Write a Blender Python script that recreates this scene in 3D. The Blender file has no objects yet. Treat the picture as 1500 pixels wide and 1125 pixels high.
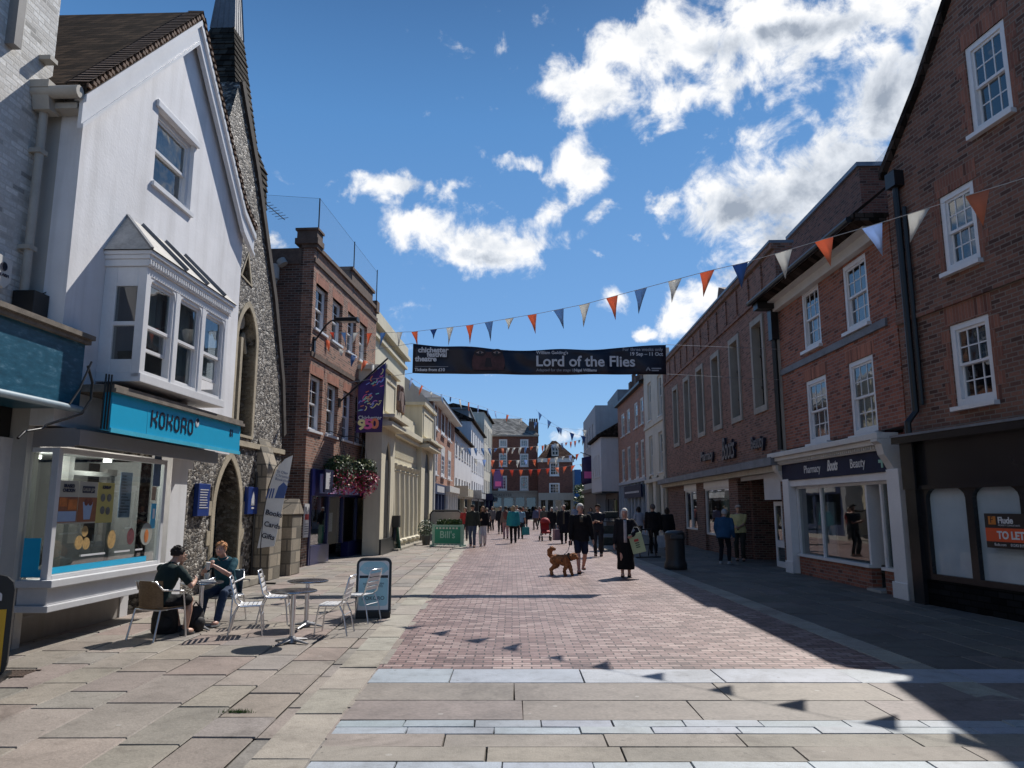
EXPO=.10; CLOUD=13.; SKYTINT=(.62,.86,1.1); SKYK=11.2
import bpy, bmesh, math, random
from mathutils import Vector, Matrix, noise
from mathutils.geometry import tessellate_polygon
R=math.radians; PI=math.pi
random.seed(7)
SC=bpy.context.scene; COL=SC.collection
# ------------------------------------------------------------------ camera solved from the photo: 1500x1125, f=1083px, eye 1.7 m
FP,CX,CY,HOR,EYE=1083.,750.,562.5,742.,1.7
TH=math.atan((HOR-CY)/FP)
def ray(px,py):
    a=(px-CX)/FP; b=(CY-py)/FP
    return Vector((a, math.cos(TH)-b*math.sin(TH), math.sin(TH)+b*math.cos(TH)))
def gnd(px,py,z=0.):
    d=ray(px,py); t=(z-EYE)/d.z; return Vector((d.x*t,d.y*t,z))
def at(px,py,Y):
    d=ray(px,py); t=Y/d.y; return Vector((d.x*t,Y,EYE+d.z*t))
# ------------------------------------------------------------------ mesh builder
class MB:
    def __init__(s): s.v=[]; s.f=[]; s.m=[]; s.c=[]; s.cc=None
    def face(s,pts,m=0):
        n=len(s.v); s.v+= [tuple(p) for p in pts]; s.f.append(tuple(range(n,n+len(pts)))); s.m.append(m); s.c.append(s.cc)
    def raw(s,vs,fs,m=0):
        n=len(s.v); s.v+=[tuple(p) for p in vs]
        for f in fs: s.f.append(tuple(n+i for i in f)); s.m.append(m); s.c.append(s.cc)
    def box(s,x0,x1,y0,y1,z0,z1,m=0,M=None):
        if x0>x1:x0,x1=x1,x0
        if y0>y1:y0,y1=y1,y0
        if z0>z1:z0,z1=z1,z0
        vs=[Vector((x,y,z)) for z in (z0,z1) for y in (y0,y1) for x in (x0,x1)]
        if M is not None: vs=[M@v for v in vs]
        s.raw(vs,[(0,2,3,1),(4,5,7,6),(0,1,5,4),(2,6,7,3),(0,4,6,2),(1,3,7,5)],m)
    def bar(s,a,b,w,h,m=0,up=(0,0,1)):
        a=Vector(a);b=Vector(b);d=b-a;L=d.length
        if L<1e-6:return
        d/=L; u=Vector(up); x=d.cross(u)
        if x.length<1e-4: x=d.cross(Vector((1,0,0)))
        x.normalize(); y=x.cross(d)
        M=Matrix((( x.x,d.x,y.x,a.x),(x.y,d.y,y.y,a.y),(x.z,d.z,y.z,a.z),(0,0,0,1)))
        s.box(-w/2,w/2,0,L,-h/2,h/2,m,M)
    def prism(s,poly,y0,y1,m=0,holes=(),M=None,caps=(1,1)):
        """polygon in (x,z) extruded between y0 (front) and y1"""
        loops=[[Vector((p[0],p[1],0)) for p in L] for L in [poly]+list(holes)]
        flat=[p for L in loops for p in L]
        tri=tessellate_polygon(loops)
        T=(lambda v:M@v) if M is not None else (lambda v:v)
        for y,on,fl in ((y0,caps[0],0),(y1,caps[1],1)):
            if not on: continue
            vs=[T(Vector((p.x,y,p.y))) for p in flat]; fs=[]
            for t in tri:
                a,b,c=[flat[i] for i in t]
                ccw=(b.x-a.x)*(c.y-a.y)-(b.y-a.y)*(c.x-a.x)>0
                t=tuple(t) if ccw else tuple(reversed(t))   # ccw in (x,z) seen from -y
                fs.append(t if not fl else tuple(reversed(t)))
            s.raw(vs,fs,m)
        for k,L in enumerate(loops):
            n=len(L); A=sum(L[i].x*L[(i+1)%n].y-L[(i+1)%n].x*L[i].y for i in range(n))
            for i in range(n):
                p,q=L[i],L[(i+1)%n]
                if (A<0)!=(k>0): p,q=q,p
                s.face([T(Vector((p.x,y0,p.y))),T(Vector((p.x,y1,p.y))),T(Vector((q.x,y1,q.y))),T(Vector((q.x,y0,q.y)))],m)
    def tube(s,pts,r,n=8,m=0,caps=True,flat=1.):
        pts=[Vector(p) for p in pts]; N=len(pts)
        rs=[r]*N if isinstance(r,(int,float)) else list(r)
        rings=[]; prev=None
        for i,p in enumerate(pts):
            d=(pts[min(i+1,N-1)]-pts[max(i-1,0)])
            if d.length<1e-9: d=Vector((0,0,1))
            d.normalize()
            if prev is None:
                a=Vector((0,0,1)) if abs(d.z)<.9 else Vector((0,1,0))
                x=d.cross(a).normalized()
            else:
                x=prev-d*prev.dot(d); x=x.normalized() if x.length>1e-5 else d.orthogonal().normalized()
            prev=x; y=d.cross(x)
            rings.append([p+x*(rs[i]*math.cos(2*PI*k/n))+y*(rs[i]*flat*math.sin(2*PI*k/n)) for k in range(n)])
        vs=[v for g in rings for v in g]; fs=[]
        for i in range(N-1):
            for k in range(n):
                fs.append((i*n+k,i*n+(k+1)%n,(i+1)*n+(k+1)%n,(i+1)*n+k))
        if caps: fs.append(tuple(reversed(range(n)))); fs.append(tuple((N-1)*n+k for k in range(n)))
        s.raw(vs,fs,m)
    def lathe(s,prof,n=16,c=(0,0,0),m=0,sx=1.,sy=1.,M=None):
        c=Vector(c); vs=[]; fs=[]
        for r,z in prof:
            for k in range(n): 
                v=Vector((r*sx*math.cos(2*PI*k/n),r*sy*math.sin(2*PI*k/n),z))
                vs.append((M@v if M is not None else v)+c)
        for i in range(len(prof)-1):
            for k in range(n): fs.append((i*n+k,i*n+(k+1)%n,(i+1)*n+(k+1)%n,(i+1)*n+k))
        fs.append(tuple(reversed(range(n)))); fs.append(tuple((len(prof)-1)*n+k for k in range(n)))
        s.raw(vs,fs,m)
    def ball(s,c,rx,ry=None,rz=None,n=12,k=8,m=0,M=None):
        ry=rx if ry is None else ry; rz=rx if rz is None else rz
        c=Vector(c); vs=[]; fs=[]
        for i in range(1,k):
            t=PI*i/k
            for j in range(n):
                a=2*PI*j/n; v=Vector((rx*math.sin(t)*math.cos(a),ry*math.sin(t)*math.sin(a),-rz*math.cos(t)))
                vs.append((M@v if M is not None else v)+c)
        b=len(vs); lo=Vector((0,0,-rz)); hi=Vector((0,0,rz))
        vs+= [(M@lo if M is not None else lo)+c,(M@hi if M is not None else hi)+c]
        for i in range(k-2):
            for j in range(n): fs.append((i*n+j,i*n+(j+1)%n,(i+1)*n+(j+1)%n,(i+1)*n+j))
        for j in range(n):
            fs.append((b,(j+1)%n,j)); fs.append((b+1,(k-2)*n+j,(k-2)*n+(j+1)%n))
        s.raw(vs,fs,m)
    def build(s,name,mats,parent=None,smooth=None,bevel=0.,attr=None,sub=0):
        me=bpy.data.meshes.new(name); me.from_pydata(s.v,[],s.f); 
        if not isinstance(mats,(list,tuple)): mats=[mats]
        for m in mats: me.materials.append(m)
        me.polygons.foreach_set('material_index',s.m)
        if s.cc is not None:
            ca=me.color_attributes.new('tint','FLOAT_COLOR','CORNER'); d=[]
            for f,c in zip(s.f,s.c): d+=list(c or (1,1,1,1))*len(f)
            ca.data.foreach_set('color',d)
        if smooth is not None:
            bm=bmesh.new(); bm.from_mesh(me); bmesh.ops.remove_doubles(bm,verts=bm.verts,dist=1e-5); bm.to_mesh(me); bm.free()
            me.polygons.foreach_set('use_smooth',[True]*len(me.polygons))
            me.set_sharp_from_angle(angle=R(smooth))
        me.update()
        o=bpy.data.objects.new(name,me); COL.objects.link(o)
        if parent is not None: o.parent=parent
        if bevel:
            b=o.modifiers.new('bevel','BEVEL'); b.width=bevel; b.segments=2; b.limit_method='ANGLE'; b.angle_limit=R(40)
        if sub:
            b=o.modifiers.new('sub','SUBSURF'); b.levels=b.render_levels=sub
        return o
def pieces(m,name,mats,parent=None,smooth=None,bevel=0.):
    """one object for each connected piece of a builder"""
    key={}; par=[]
    def find(i):
        while par[i]!=i: par[i]=par[par[i]]; i=par[i]
        return i
    ids=[]
    for v in m.v:
        k=(round(v[0],4),round(v[1],4),round(v[2],4))
        if k not in key: key[k]=len(par); par.append(len(par))
        ids.append(key[k])
    for f in m.f:
        for i in f[1:]: par[find(ids[f[0]])]=find(ids[i])
    grp={}
    for f,mi in zip(m.f,m.m): grp.setdefault(find(ids[f[0]]),[]).append((f,mi))
    out=[]
    for fs in grp.values():
        q=MB()
        for f,mi in fs: q.face([m.v[i] for i in f],mi)
        o=q.build(name,mats,parent,smooth if smooth is not None else 1.,bevel); 
        if smooth is None: o.data.polygons.foreach_set('use_smooth',[False]*len(o.data.polygons))
        out.append(o)
    return out
def tag(o,label=None,cat=None,group=None,kind=None):
    if label:o['label']=label
    if cat:o['category']=cat
    if group:o['group']=group
    if kind:o['kind']=kind
    return o
def empty(name,loc=(0,0,0),rz=0.,label=None,cat=None,group=None):
    o=bpy.data.objects.new(name,None); COL.objects.link(o); o.empty_display_size=.2
    o.location=loc; o.rotation_euler=(0,0,rz); return tag(o,label,cat,group)
def copy_tree(o,parent=None):
    c=o.copy(); COL.objects.link(c)
    if parent is not None: c.parent=parent
    for ch in [x for x in o.children]: copy_tree(ch,c)
    return c
# ------------------------------------------------------------------ materials
class NT:
    def __init__(s,name):
        s.mat=bpy.data.materials.new(name); s.mat.use_nodes=True; s.t=s.mat.node_tree; s.n=s.t.nodes; s.b=s.n['Principled BSDF']; s.out=s.n['Material Output']
    def add(s,ty,**kw):
        n=s.n.new(ty)
        for k,v in kw.items():
            if k in n.inputs: 
                n.inputs[k].default_value=v
            else: setattr(n,k,v)
        return n
    def ln(s,a,b): s.t.links.new(a,b)
    def mix(s,fac,a,b,bt='MIX'):
        n=s.n.new('ShaderNodeMix'); n.data_type='RGBA'; n.blend_type=bt
        for i,v in ((0,fac),(6,a),(7,b)):
            if hasattr(v,'is_linked'): s.ln(v,n.inputs[i])
            else: n.inputs[i].default_value=v if i==0 else c4(v)
        return n.outputs[2]
    def math(s,op,a,b=None,c=None,clamp=False):
        n=s.n.new('ShaderNodeMath'); n.operation=op; n.use_clamp=clamp
        for i,v in enumerate((a,b,c)):
            if v is None: continue
            if hasattr(v,'is_linked'): s.ln(v,n.inputs[i])
            else: n.inputs[i].default_value=v
        return n.outputs[0]
    def ramp(s,fac,stops):
        n=s.n.new('ShaderNodeValToRGB'); s.ln(fac,n.inputs[0]); e=n.color_ramp.elements
        while len(e)<len(stops): e.new(.5)
        for el,(p,c) in zip(e,stops): el.position=p; el.color=c4(c)
        return n.outputs[0]
    def noise(s,scale,detail=4.,vec=None,rough=.55,dist=0.):
        n=s.n.new('ShaderNodeTexNoise'); n.inputs['Scale'].default_value=scale; n.inputs['Detail'].default_value=detail; n.inputs['Roughness'].default_value=rough; n.inputs['Distortion'].default_value=dist
        if vec is not None: s.ln(vec,n.inputs['Vector'])
        return n
    def obj(s): 
        if not hasattr(s,'_o'): s._o=s.n.new('ShaderNodeTexCoord').outputs['Object']
        return s._o
    def uz(s):
        """facade coordinates: run along the wall, height"""
        sp=s.n.new('ShaderNodeSeparateXYZ'); s.ln(s.obj(),sp.inputs[0]); c=s.n.new('ShaderNodeCombineXYZ')
        s.ln(s.math('ADD',sp.outputs[0],sp.outputs[1]),c.inputs[0]); s.ln(sp.outputs[2],c.inputs[1]); return c.outputs[0]
    def bump(s,h,strength=.3,dist=.02,nrm=None):
        n=s.n.new('ShaderNodeBump'); n.inputs['Strength'].default_value=strength; n.inputs['Distance'].default_value=dist; s.ln(h,n.inputs['Height'])
        if nrm is not None: s.ln(nrm,n.inputs['Normal'])
        s.ln(n.outputs[0],s.b.inputs['Normal']); return n.outputs[0]
def c4(c): return (c[0],c[1],c[2],1.) if len(c)==3 else tuple(c)
def mul(c,k): return tuple(min(1.,x*k) for x in c[:3])
def hx(h): # sRGB hex to linear
    r=[int(h[i:i+2],16)/255 for i in (0,2,4)]
    return tuple(x/12.92 if x<=.04045 else ((x+.055)/1.055)**2.4 for x in r)
_M={}
def plain(name,col,rough=.6,var=.12,scale=3.,metal=0.,bump=0.,spec=.5,coat=0.):
    if name in _M: return _M[name]
    t=NT(name); n=t.noise(scale,6.,t.obj()); n2=t.noise(scale*9,4.,t.obj())
    f=t.math('ADD',t.math('MULTIPLY',n.outputs[0],.65),t.math('MULTIPLY',n2.outputs[0],.35))
    t.ln(t.ramp(f,[(.3,mul(col,1-var*1.6)),(.7,mul(col,1+var))]),t.b.inputs['Base Color'])
    t.b.inputs['Roughness'].default_value=rough; t.b.inputs['Metallic'].default_value=metal; t.b.inputs['Specular IOR Level'].default_value=spec
    if coat: t.b.inputs['Coat Weight'].default_value=coat; t.b.inputs['Coat Roughness'].default_value=.1
    if bump: t.bump(n2.outputs[0],bump,.01)
    _M[name]=t.mat; return t.mat
def brick(name,c1,c2,mortar,w=.225,h=.075,ms=.010,bump=.5,dark=.25,sc=1.,stain=.35):
    if name in _M: return _M[name]
    t=NT(name); v=t.uz()
    b=t.add('ShaderNodeTexBrick',Scale=1.); b.offset=.5
    wob=t.noise(1.3,2.,t.obj())
    vv=t.n.new('ShaderNodeVectorMath'); vv.operation='MULTIPLY_ADD'; t.ln(wob.outputs['Color'],vv.inputs[0]); vv.inputs[1].default_value=(.02,.02,0); t.ln(v,vv.inputs[2])
    t.ln(vv.outputs[0],b.inputs['Vector'])
    b.inputs['Brick Width'].default_value=w; b.inputs['Row Height'].default_value=h; b.inputs['Mortar Size'].default_value=ms; b.inputs['Mortar Smooth'].default_value=.2; b.inputs['Bias'].default_value=0.
    b.inputs['Color1'].default_value=(0,0,0,1); b.inputs['Color2'].default_value=(1,1,1,1); b.inputs['Mortar'].default_value=(.5,.5,.5,1)
    col=t.ramp(b.outputs['Color'],[(0.,mul(c1,dark*2)),(.15,c1),(.6,c2),(1.,mul(c2,1.25))])
    fine=t.noise(30.,4.,t.obj())
    col=t.mix(.35,col,t.ramp(fine.outputs[0],[(.3,(.35,.35,.35)),(.7,(1.1,1.1,1.1))]),'MULTIPLY')
    col=t.mix(b.outputs['Fac'],col,mortar)
    big=t.noise(.55,6.,t.obj(),.65)
    col=t.mix(stain,col,t.ramp(big.outputs[0],[(.3,(.35,.33,.33)),(.62,(1,1,1))]),'MULTIPLY')
    t.ln(col,t.b.inputs['Base Color']); t.b.inputs['Roughness'].default_value=.85
    hgt=t.math('ADD',t.math('MULTIPLY',b.outputs['Fac'],-1.),t.math('MULTIPLY',fine.outputs[0],.5))
    t.bump(hgt,bump,.012); _M[name]=t.mat; return t.mat
def render_wall(name,col,var=.06,bump=.25,streak=.25,rough=.75):
    if name in _M: return _M[name]
    t=NT(name); n=t.noise(1.1,6.,t.obj(),.6); n2=t.noise(22.,5.,t.obj())
    mp=t.add('ShaderNodeMapping'); t.ln(t.obj(),mp.inputs[0]); mp.inputs['Scale'].default_value=(5.,5.,.35)
    st=t.noise(1.,5.,mp.outputs[0],.6)
    c=t.ramp(n.outputs[0],[(.3,mul(col,1-var*2)),(.7,mul(col,1+var))])
    c=t.mix(streak,c,t.ramp(st.outputs[0],[(.32,(.55,.53,.5)),(.55,(1,1,1))]),'MULTIPLY')
    t.ln(c,t.b.inputs['Base Color']); t.b.inputs['Roughness'].default_value=rough
    h=t.math('ADD',n2.outputs[0],t.math('MULTIPLY',n.outputs[0],2.)); t.bump(h,bump,.012); _M[name]=t.mat; return t.mat
def tiles(name,c1,c2,w=.17,h=.11,gap=(.02,.018,.016)):
    if name in _M: return _M[name]
    t=NT(name); v=t.uz(); b=t.add('ShaderNodeTexBrick',Scale=1.); b.offset=.5; t.ln(v,b.inputs['Vector'])
    b.inputs['Brick Width'].default_value=w; b.inputs['Row Height'].default_value=h; b.inputs['Mortar Size'].default_value=.008; b.inputs['Mortar Smooth'].default_value=.3
    b.inputs['Color1'].default_value=(0,0,0,1); b.inputs['Color2'].default_value=(1,1,1,1)
    col=t.ramp(b.outputs['Color'],[(0.,mul(c1,.6)),(.4,c1),(1.,c2)]); big=t.noise(1.2,6.,t.obj(),.65)
    col=t.mix(.7,col,t.ramp(big.outputs[0],[(.3,(.4,.4,.38)),(.7,(1.1,1.1,1.05))]),'MULTIPLY')
    col=t.mix(b.outputs['Fac'],col,gap); t.ln(col,t.b.inputs['Base Color']); t.b.inputs['Roughness'].default_value=1.; t.b.inputs['Specular IOR Level'].default_value=.05
    sp=t.n.new('ShaderNodeSeparateXYZ'); t.ln(v,sp.inputs[0])
    saw=t.math('FRACT',t.math('DIVIDE',sp.outputs[1],h))
    t.bump(t.math('ADD',t.math('MULTIPLY',saw,-1.),t.math('MULTIPLY',b.outputs['Fac'],-.6)),.8,.03); _M[name]=t.mat; return t.mat
def glass(name='window_glass',tint=(.75,.82,.84),see=.8,wave=.02,refl=1.):
    if name in _M: return _M[name]
    t=NT(name); t.n.remove(t.b); tr=t.add('ShaderNodeBsdfTransparent',Color=c4(mul(tint,see))); gl=t.add('ShaderNodeBsdfGlossy',Roughness=.015)
    fr=t.add('ShaderNodeFresnel',IOR=1.62); mx=t.n.new('ShaderNodeMixShader')
    no=t.noise(1.6,2.,t.obj()); bp=t.n.new('ShaderNodeBump'); bp.inputs['Strength'].default_value=wave*4; bp.inputs['Distance'].default_value=.05; t.ln(no.outputs[0],bp.inputs['Height'])
    t.ln(bp.outputs[0],gl.inputs['Normal'])
    f=t.math('MULTIPLY_ADD',fr.outputs[0],1.25*refl,.09*refl,clamp=True)
    ge=t.n.new('ShaderNodeNewGeometry'); f=t.math('MULTIPLY',f,t.math('SUBTRACT',1.,ge.outputs['Backfacing']))
    t.ln(f,mx.inputs[0]); t.ln(tr.outputs[0],mx.inputs[1]); t.ln(gl.outputs[0],mx.inputs[2]); t.ln(mx.outputs[0],t.out.inputs['Surface']); _M[name]=t.mat; return t.mat
# ------------------------------------------------------------------ lettering (default Blender font turned into mesh)
def text(s,size,mat,parent,loc,rot=(R(90),0,0),name='lettering',align='LEFT',ext=.004,sx=1.,bold=0.,shear=0.,space=1.):
    cu=bpy.data.curves.new(name,'FONT'); cu.body=s; cu.size=size; cu.align_x=align; cu.extrude=ext; cu.offset=bold; cu.shear=shear; cu.space_character=space; cu.resolution_u=4
    o=bpy.data.objects.new(name,cu); COL.objects.link(o); bpy.context.view_layer.update()
    me=bpy.data.meshes.new_from_object(o.evaluated_get(bpy.context.evaluated_depsgraph_get())); me.name=name
    COL.objects.unlink(o); bpy.data.objects.remove(o); me.materials.clear(); me.materials.append(mat)
    q=bpy.data.objects.new(name,me); COL.objects.link(q); q.parent=parent; q.location=loc; q.rotation_euler=rot; q.scale=(sx,1,1); return q
def fit(o,width):
    xs=[v.co.x for v in o.data.vertices]; o.scale.x=width/(max(xs)-min(xs)); return o
def strokes(lines,w,mat,parent,loc,rot=(R(90),0,0),name='lettering',t=.006):
    """letters or drawings from polylines in (x,y), w = stroke width"""
    m=MB()
    for L in lines:
        for a,b in zip(L[:-1],L[1:]):
            a=Vector((a[0],a[1],0)); b=Vector((b[0],b[1],0)); d=(b-a)
            if d.length<1e-6: continue
            d.normalize(); m.bar(a-d*w*.35,b+d*w*.35,w,t)
    o=m.build(name,mat,parent); o.location=loc; o.rotation_euler=rot; return o
# ------------------------------------------------------------------ facade: local x along the front, local -y outward, z up
class Facade:
    def __init__(s,name,label,cat,a,b,group=None):
        a=Vector((a[0],a[1],0)); b=Vector((b[0],b[1],0)); s.o=a; s.d=(b-a); s.L=s.d.length; s.d.normalize(); s.n=Vector((s.d.y,-s.d.x,0))
        s.root=empty(name,a,math.atan2(s.d.y,s.d.x),label,cat,group)
    def uz(s,px,py,y=0.):
        d=ray(px,py); o=s.o-s.n*y; k=(o.x*s.n.x+o.y*s.n.y)/(d.x*s.n.x+d.y*s.n.y)
        p=Vector((d.x*k,d.y*k,0))-s.o; return (p.dot(s.d), EYE+d.z*k)
    def rect(s,l,t,r,b,y=0.):
        u0,z1=s.uz(l,t,y); u1,z0=s.uz(r,b,y); return (u0,u1,z0,z1)
    def local(s,P):
        p=Vector(P)-s.o; return Vector((p.dot(s.d),-p.dot(s.n),p.z))
def rp(r): return [(r[0],r[2]),(r[1],r[2]),(r[1],r[3]),(r[0],r[3])]
def wall(F,poly,holes,mat,y=0.,t=.25,name='wall',depth=0.):
    m=MB(); m.prism(poly,y,y+t,0,holes)
    return m.build(name,mat,F.root)
def arch_pts(x0,x1,z0,zs,k=1.,n=7,pointed=False):
    """opening with an arched head: springing at zs"""
    c=(x0+x1)/2; r=(x1-x0)/2; pts=[(x0,z0),(x1,z0)]
    if pointed:
        rr=2*r*k; 
        hmax=math.sqrt(max(rr*rr-(rr-r)**2,1e-6)); a=math.acos((rr-r)/rr)
        pts+=[(x1-rr+rr*math.cos(a*i/n), zs+rr*math.sin(a*i/n)) for i in range(n+1)]
        pts+=[(x0+rr-rr*math.cos(a*i/n), zs+rr*math.sin(a*i/n)) for i in range(n-1,-1,-1)]
    else:
        pts+=[(c+r*math.cos(PI*i/(2*n)),zs+r*k*math.sin(PI*i/(2*n))) for i in range(2*n+1)]
    return pts
def sash(F,r,M,nx=3,nu=2,nl=2,y=.09,fw=.07,bar=.025,sill=True,parent=None,meet=True,open_=0.,glassm=None,blind=None,back=None,name='window',arch=None):
    x0,x1,z0,z1=r; par=parent or F.root; m=MB(); zm=(z0+z1)/2
    for a in ((x0,x0+fw,z0,z1),(x1-fw,x1,z0,z1),(x0+fw,x1-fw,z1-fw,z1),(x0+fw,x1-fw,z0,z0+fw*1.2)): m.box(a[0],a[1],y-.03,y+.08,a[2],a[3])
    def bars(a0,a1,b0,b1,n,k,yy):
        s=.045
        for q in ((a0,a0+s,b0,b1),(a1-s,a1,b0,b1),(a0+s,a1-s,b0,b0+s),(a0+s,a1-s,b1-s,b1)): m.box(q[0],q[1],yy,yy+.04,q[2],q[3])
        for i in range(1,n):
            c=a0+(a1-a0)*i/n; m.box(c-bar/2,c+bar/2,yy+.006,yy+.034,b0+s,b1-s)
        for i in range(1,k):
            c=b0+(b1-b0)*i/k; m.box(a0+s,a1-s,yy+.009,yy+.031,c-bar/2,c+bar/2)
    a0,a1,b0,b1=x0+fw,x1-fw,z0+fw*1.2,z1-fw
    p=MB()
    if meet:
        bars(a0,a1,zm-.02,b1,nx,nu,y); bars(a0,a1,b0+open_,zm+.02,nx,nl,y+.041)
        p.box(a0+.02,a1-.02,y+.016,y+.022,zm,b1-.02); p.box(a0+.02,a1-.02,y+.057,y+.063,b0+open_+.02,zm)
    else:
        bars(a0,a1,b0,b1,nx,nu,y); p.box(a0+.02,a1-.02,y+.016,y+.022,b0+.02,b1-.02)
    w=m.build(name,M,par); p.build('pane',glassm or GLASS,w)
    q=MB(); q.box(x0-.02,x1+.02,y+.42,y+.44,z0-.02,z1+.02); q.build('dark_room',back or DARK,w)
    if blind:
        q=MB()
        for (f0,f1,g0,g1) in blind:
            xa,xb=a0+(a1-a0)*f0,a0+(a1-a0)*f1; n=max(2,int((xb-xa)/.05)); za,zb=b0+(b1-b0)*g0,b0+(b1-b0)*g1
            for i in range(n):
                xs=[xa+(xb-xa)*(i+j)/n for j in (0,1)]; ys=[y+.14+.018*math.sin((i+j)*1.9)+.01*math.sin((i+j)*.7) for j in (0,1)]
                q.face([(xs[0],ys[0],za),(xs[1],ys[1],za),(xs[1],ys[1],zb),(xs[0],ys[0],zb)])
        q.build('curtain',CURTAIN,w)
    if sill:
        q=MB(); q.box(x0-.05,x1+.05,-.06+min(0,y-.09),y+.02,z0-.07,z0+.002); q.build('sill',M,w)
    return w
GLASS=glass(); SHOPGLASS=glass('shop_glass',(.82,.88,.88),.9,.005)
SLITGLASS=glass('smoked_glass',(.5,.55,.6),.6,.02,.45)
DARK=plain('dark_room_interior',(.018,.018,.02),.9)
CURTAIN=plain('net_curtain',(.6,.6,.58),.9,.1)
WHITE=plain('white_gloss_paint',(.72,.72,.73),.35,.06,2.)
WHITE2=plain('off_white_paint',(.62,.61,.58),.5,.08,2.)
BLACK=plain('black_paint',(.012,.012,.013),.4,.2)
STONE=plain('pale_stone',(.42,.36,.26),.85,.25,2.5,bump=.4)
LEAD=plain('lead_sheet',(.17,.18,.2),.6,.25,2.)
ALU=plain('brushed_aluminium',(.75,.75,.77),.28,.06,6.,metal=1.)
NAVY=plain('navy_paint',(.012,.016,.05),.6,.15,spec=.2)
# ------------------------------------------------------------------ camera, sun, sky
cam=bpy.data.cameras.new('camera'); co=bpy.data.objects.new('camera',cam); COL.objects.link(co); SC.camera=co
cam.sensor_fit='HORIZONTAL'; cam.sensor_width=36.; cam.lens=36.*FP/1500.; cam.clip_end=3000.; cam.clip_start=.05
co.location=(0,0,EYE); co.rotation_euler=(R(90)+TH,0,0)
SUN_EL,SUN_AZ=R(49.),math.atan2(.43,.75)          # azimuth measured from +y towards +x
sd=Vector((math.cos(SUN_EL)*math.sin(SUN_AZ),math.cos(SUN_EL)*math.cos(SUN_AZ),math.sin(SUN_EL)))
L=bpy.data.lights.new('sun','SUN'); L.energy=5.; L.angle=R(.55); L.color=(1.,.955,.89)
lo=bpy.data.objects.new('sun',L); COL.objects.link(lo); lo.rotation_euler=(-sd).to_track_quat('-Z','Y').to_euler(); lo.location=(20,30,40)
SC.view_settings.view_transform='Standard'; SC.view_settings.look='None'; SC.view_settings.exposure=EXPO; SC.view_settings.gamma=1.
W=bpy.data.worlds.new('World'); SC.world=W; W.use_nodes=True
class WT(NT):
    def __init__(s): s.t=W.node_tree; s.n=s.t.nodes
w=WT(); bg=w.n['Background']; bg.inputs['Strength'].default_value=.076
sky=w.add('ShaderNodeTexSky'); sky.sky_type='NISHITA'; sky.sun_disc=False; sky.sun_elevation=SUN_EL; sky.sun_rotation=SUN_AZ; sky.altitude=20.; sky.air_density=1.; sky.dust_density=.25; sky.ozone_density=2.2
tc=w.add('ShaderNodeTexCoord').outputs['Generated']
sep=w.add('ShaderNodeSeparateXYZ'); w.ln(tc,sep.inputs[0])
az=w.math('ARCTAN2',sep.outputs[0],sep.outputs[1]); el=w.math('ARCSINE',sep.outputs[2])
cmb=w.add('ShaderNodeCombineXYZ'); w.ln(az,cmb.inputs[0]); w.ln(el,cmb.inputs[1]); ae=cmb.outputs[0]
def vm(op,a,b):
    n=w.n.new('ShaderNodeVectorMath'); n.operation=op
    for i,v in enumerate((a,b)):
        if hasattr(v,'is_linked'): w.ln(v,n.inputs[i])
        else: n.inputs[i].default_value=v
    return n
# domain warp for ragged edges
wn=w.noise(7.,5.,tc,.6); wv=vm('MULTIPLY',vm('SUBTRACT',wn.outputs['Color'],(.5,.5,.5)).outputs[0],(.09,.07,0.)).outputs[0]
wn2=w.noise(40.,5.,tc,.65); wv2=vm('MULTIPLY',vm('SUBTRACT',wn2.outputs['Color'],(.5,.5,.5)).outputs[0],(.028,.028,0.)).outputs[0]
p=vm('ADD',vm('ADD',ae,wv).outputs[0],wv2).outputs[0]
def dirae(px,py):
    d=ray(px,py).normalized(); return math.atan2(d.x,d.y),math.asin(d.z)
BLOBS=[ # photo position, half width, half height, weight
 (1010,75,150,75,1.),(1160,55,170,80,1.),(860,120,110,60,.9),(1260,20,150,60,1.),(960,150,90,45,.8),(1090,120,90,50,.85),(930,55,90,50,.9),
 (845,245,48,55,.75),(770,235,60,14,.55),(830,285,30,28,.5),
 (590,275,110,32,.85),(690,350,130,62,1.),(640,340,90,52,.95),(760,355,70,35,.8),(805,310,30,25,.45),
 (1180,270,190,95,1.1),(1060,300,130,65,1.),(1290,150,130,120,1.15),(1250,250,130,110,1.15),(1370,60,70,90,1.1),(1130,350,140,70,1.),(1080,395,90,60,1.),(1040,440,70,50,.9),(975,300,50,30,.9),
 (955,490,40,18,.9),(1000,475,45,40,.9),(925,350,32,14,.6),(875,375,25,14,.5),(905,450,55,25,.55),(885,305,28,14,.5),(730,435,22,16,.4),(960,260,40,20,.3),
 (850,632,30,16,.6),(715,553,40,8,.4),(405,350,25,20,.6),(720,160,16,16,.25),
 (1750,200,250,160,1.1),(1500,350,150,90,1.),(-250,200,190,80,1.),(-600,300,250,120,1.),(2200,300,300,150,1.)]
field=None
for (bx,by,hw,hh,wt) in BLOBS:
    a0,e0=dirae(bx,by); a1,_=dirae(bx+hw,by); _,e1=dirae(bx,by-hh)
    ra,re=abs(a1-a0),abs(e1-e0)
    q=vm('MULTIPLY',vm('SUBTRACT',p,(a0,e0,0)).outputs[0],(1/ra,1/re,0)).outputs[0]
    ln_=w.n.new('ShaderNodeVectorMath'); ln_.operation='LENGTH'; w.ln(q,ln_.inputs[0])
    v=w.math('MULTIPLY',w.math('SUBTRACT',1.35,ln_.outputs['Value']),wt)
    field=v if field is None else w.math('SMOOTH_MAX',field,v,.18)
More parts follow.
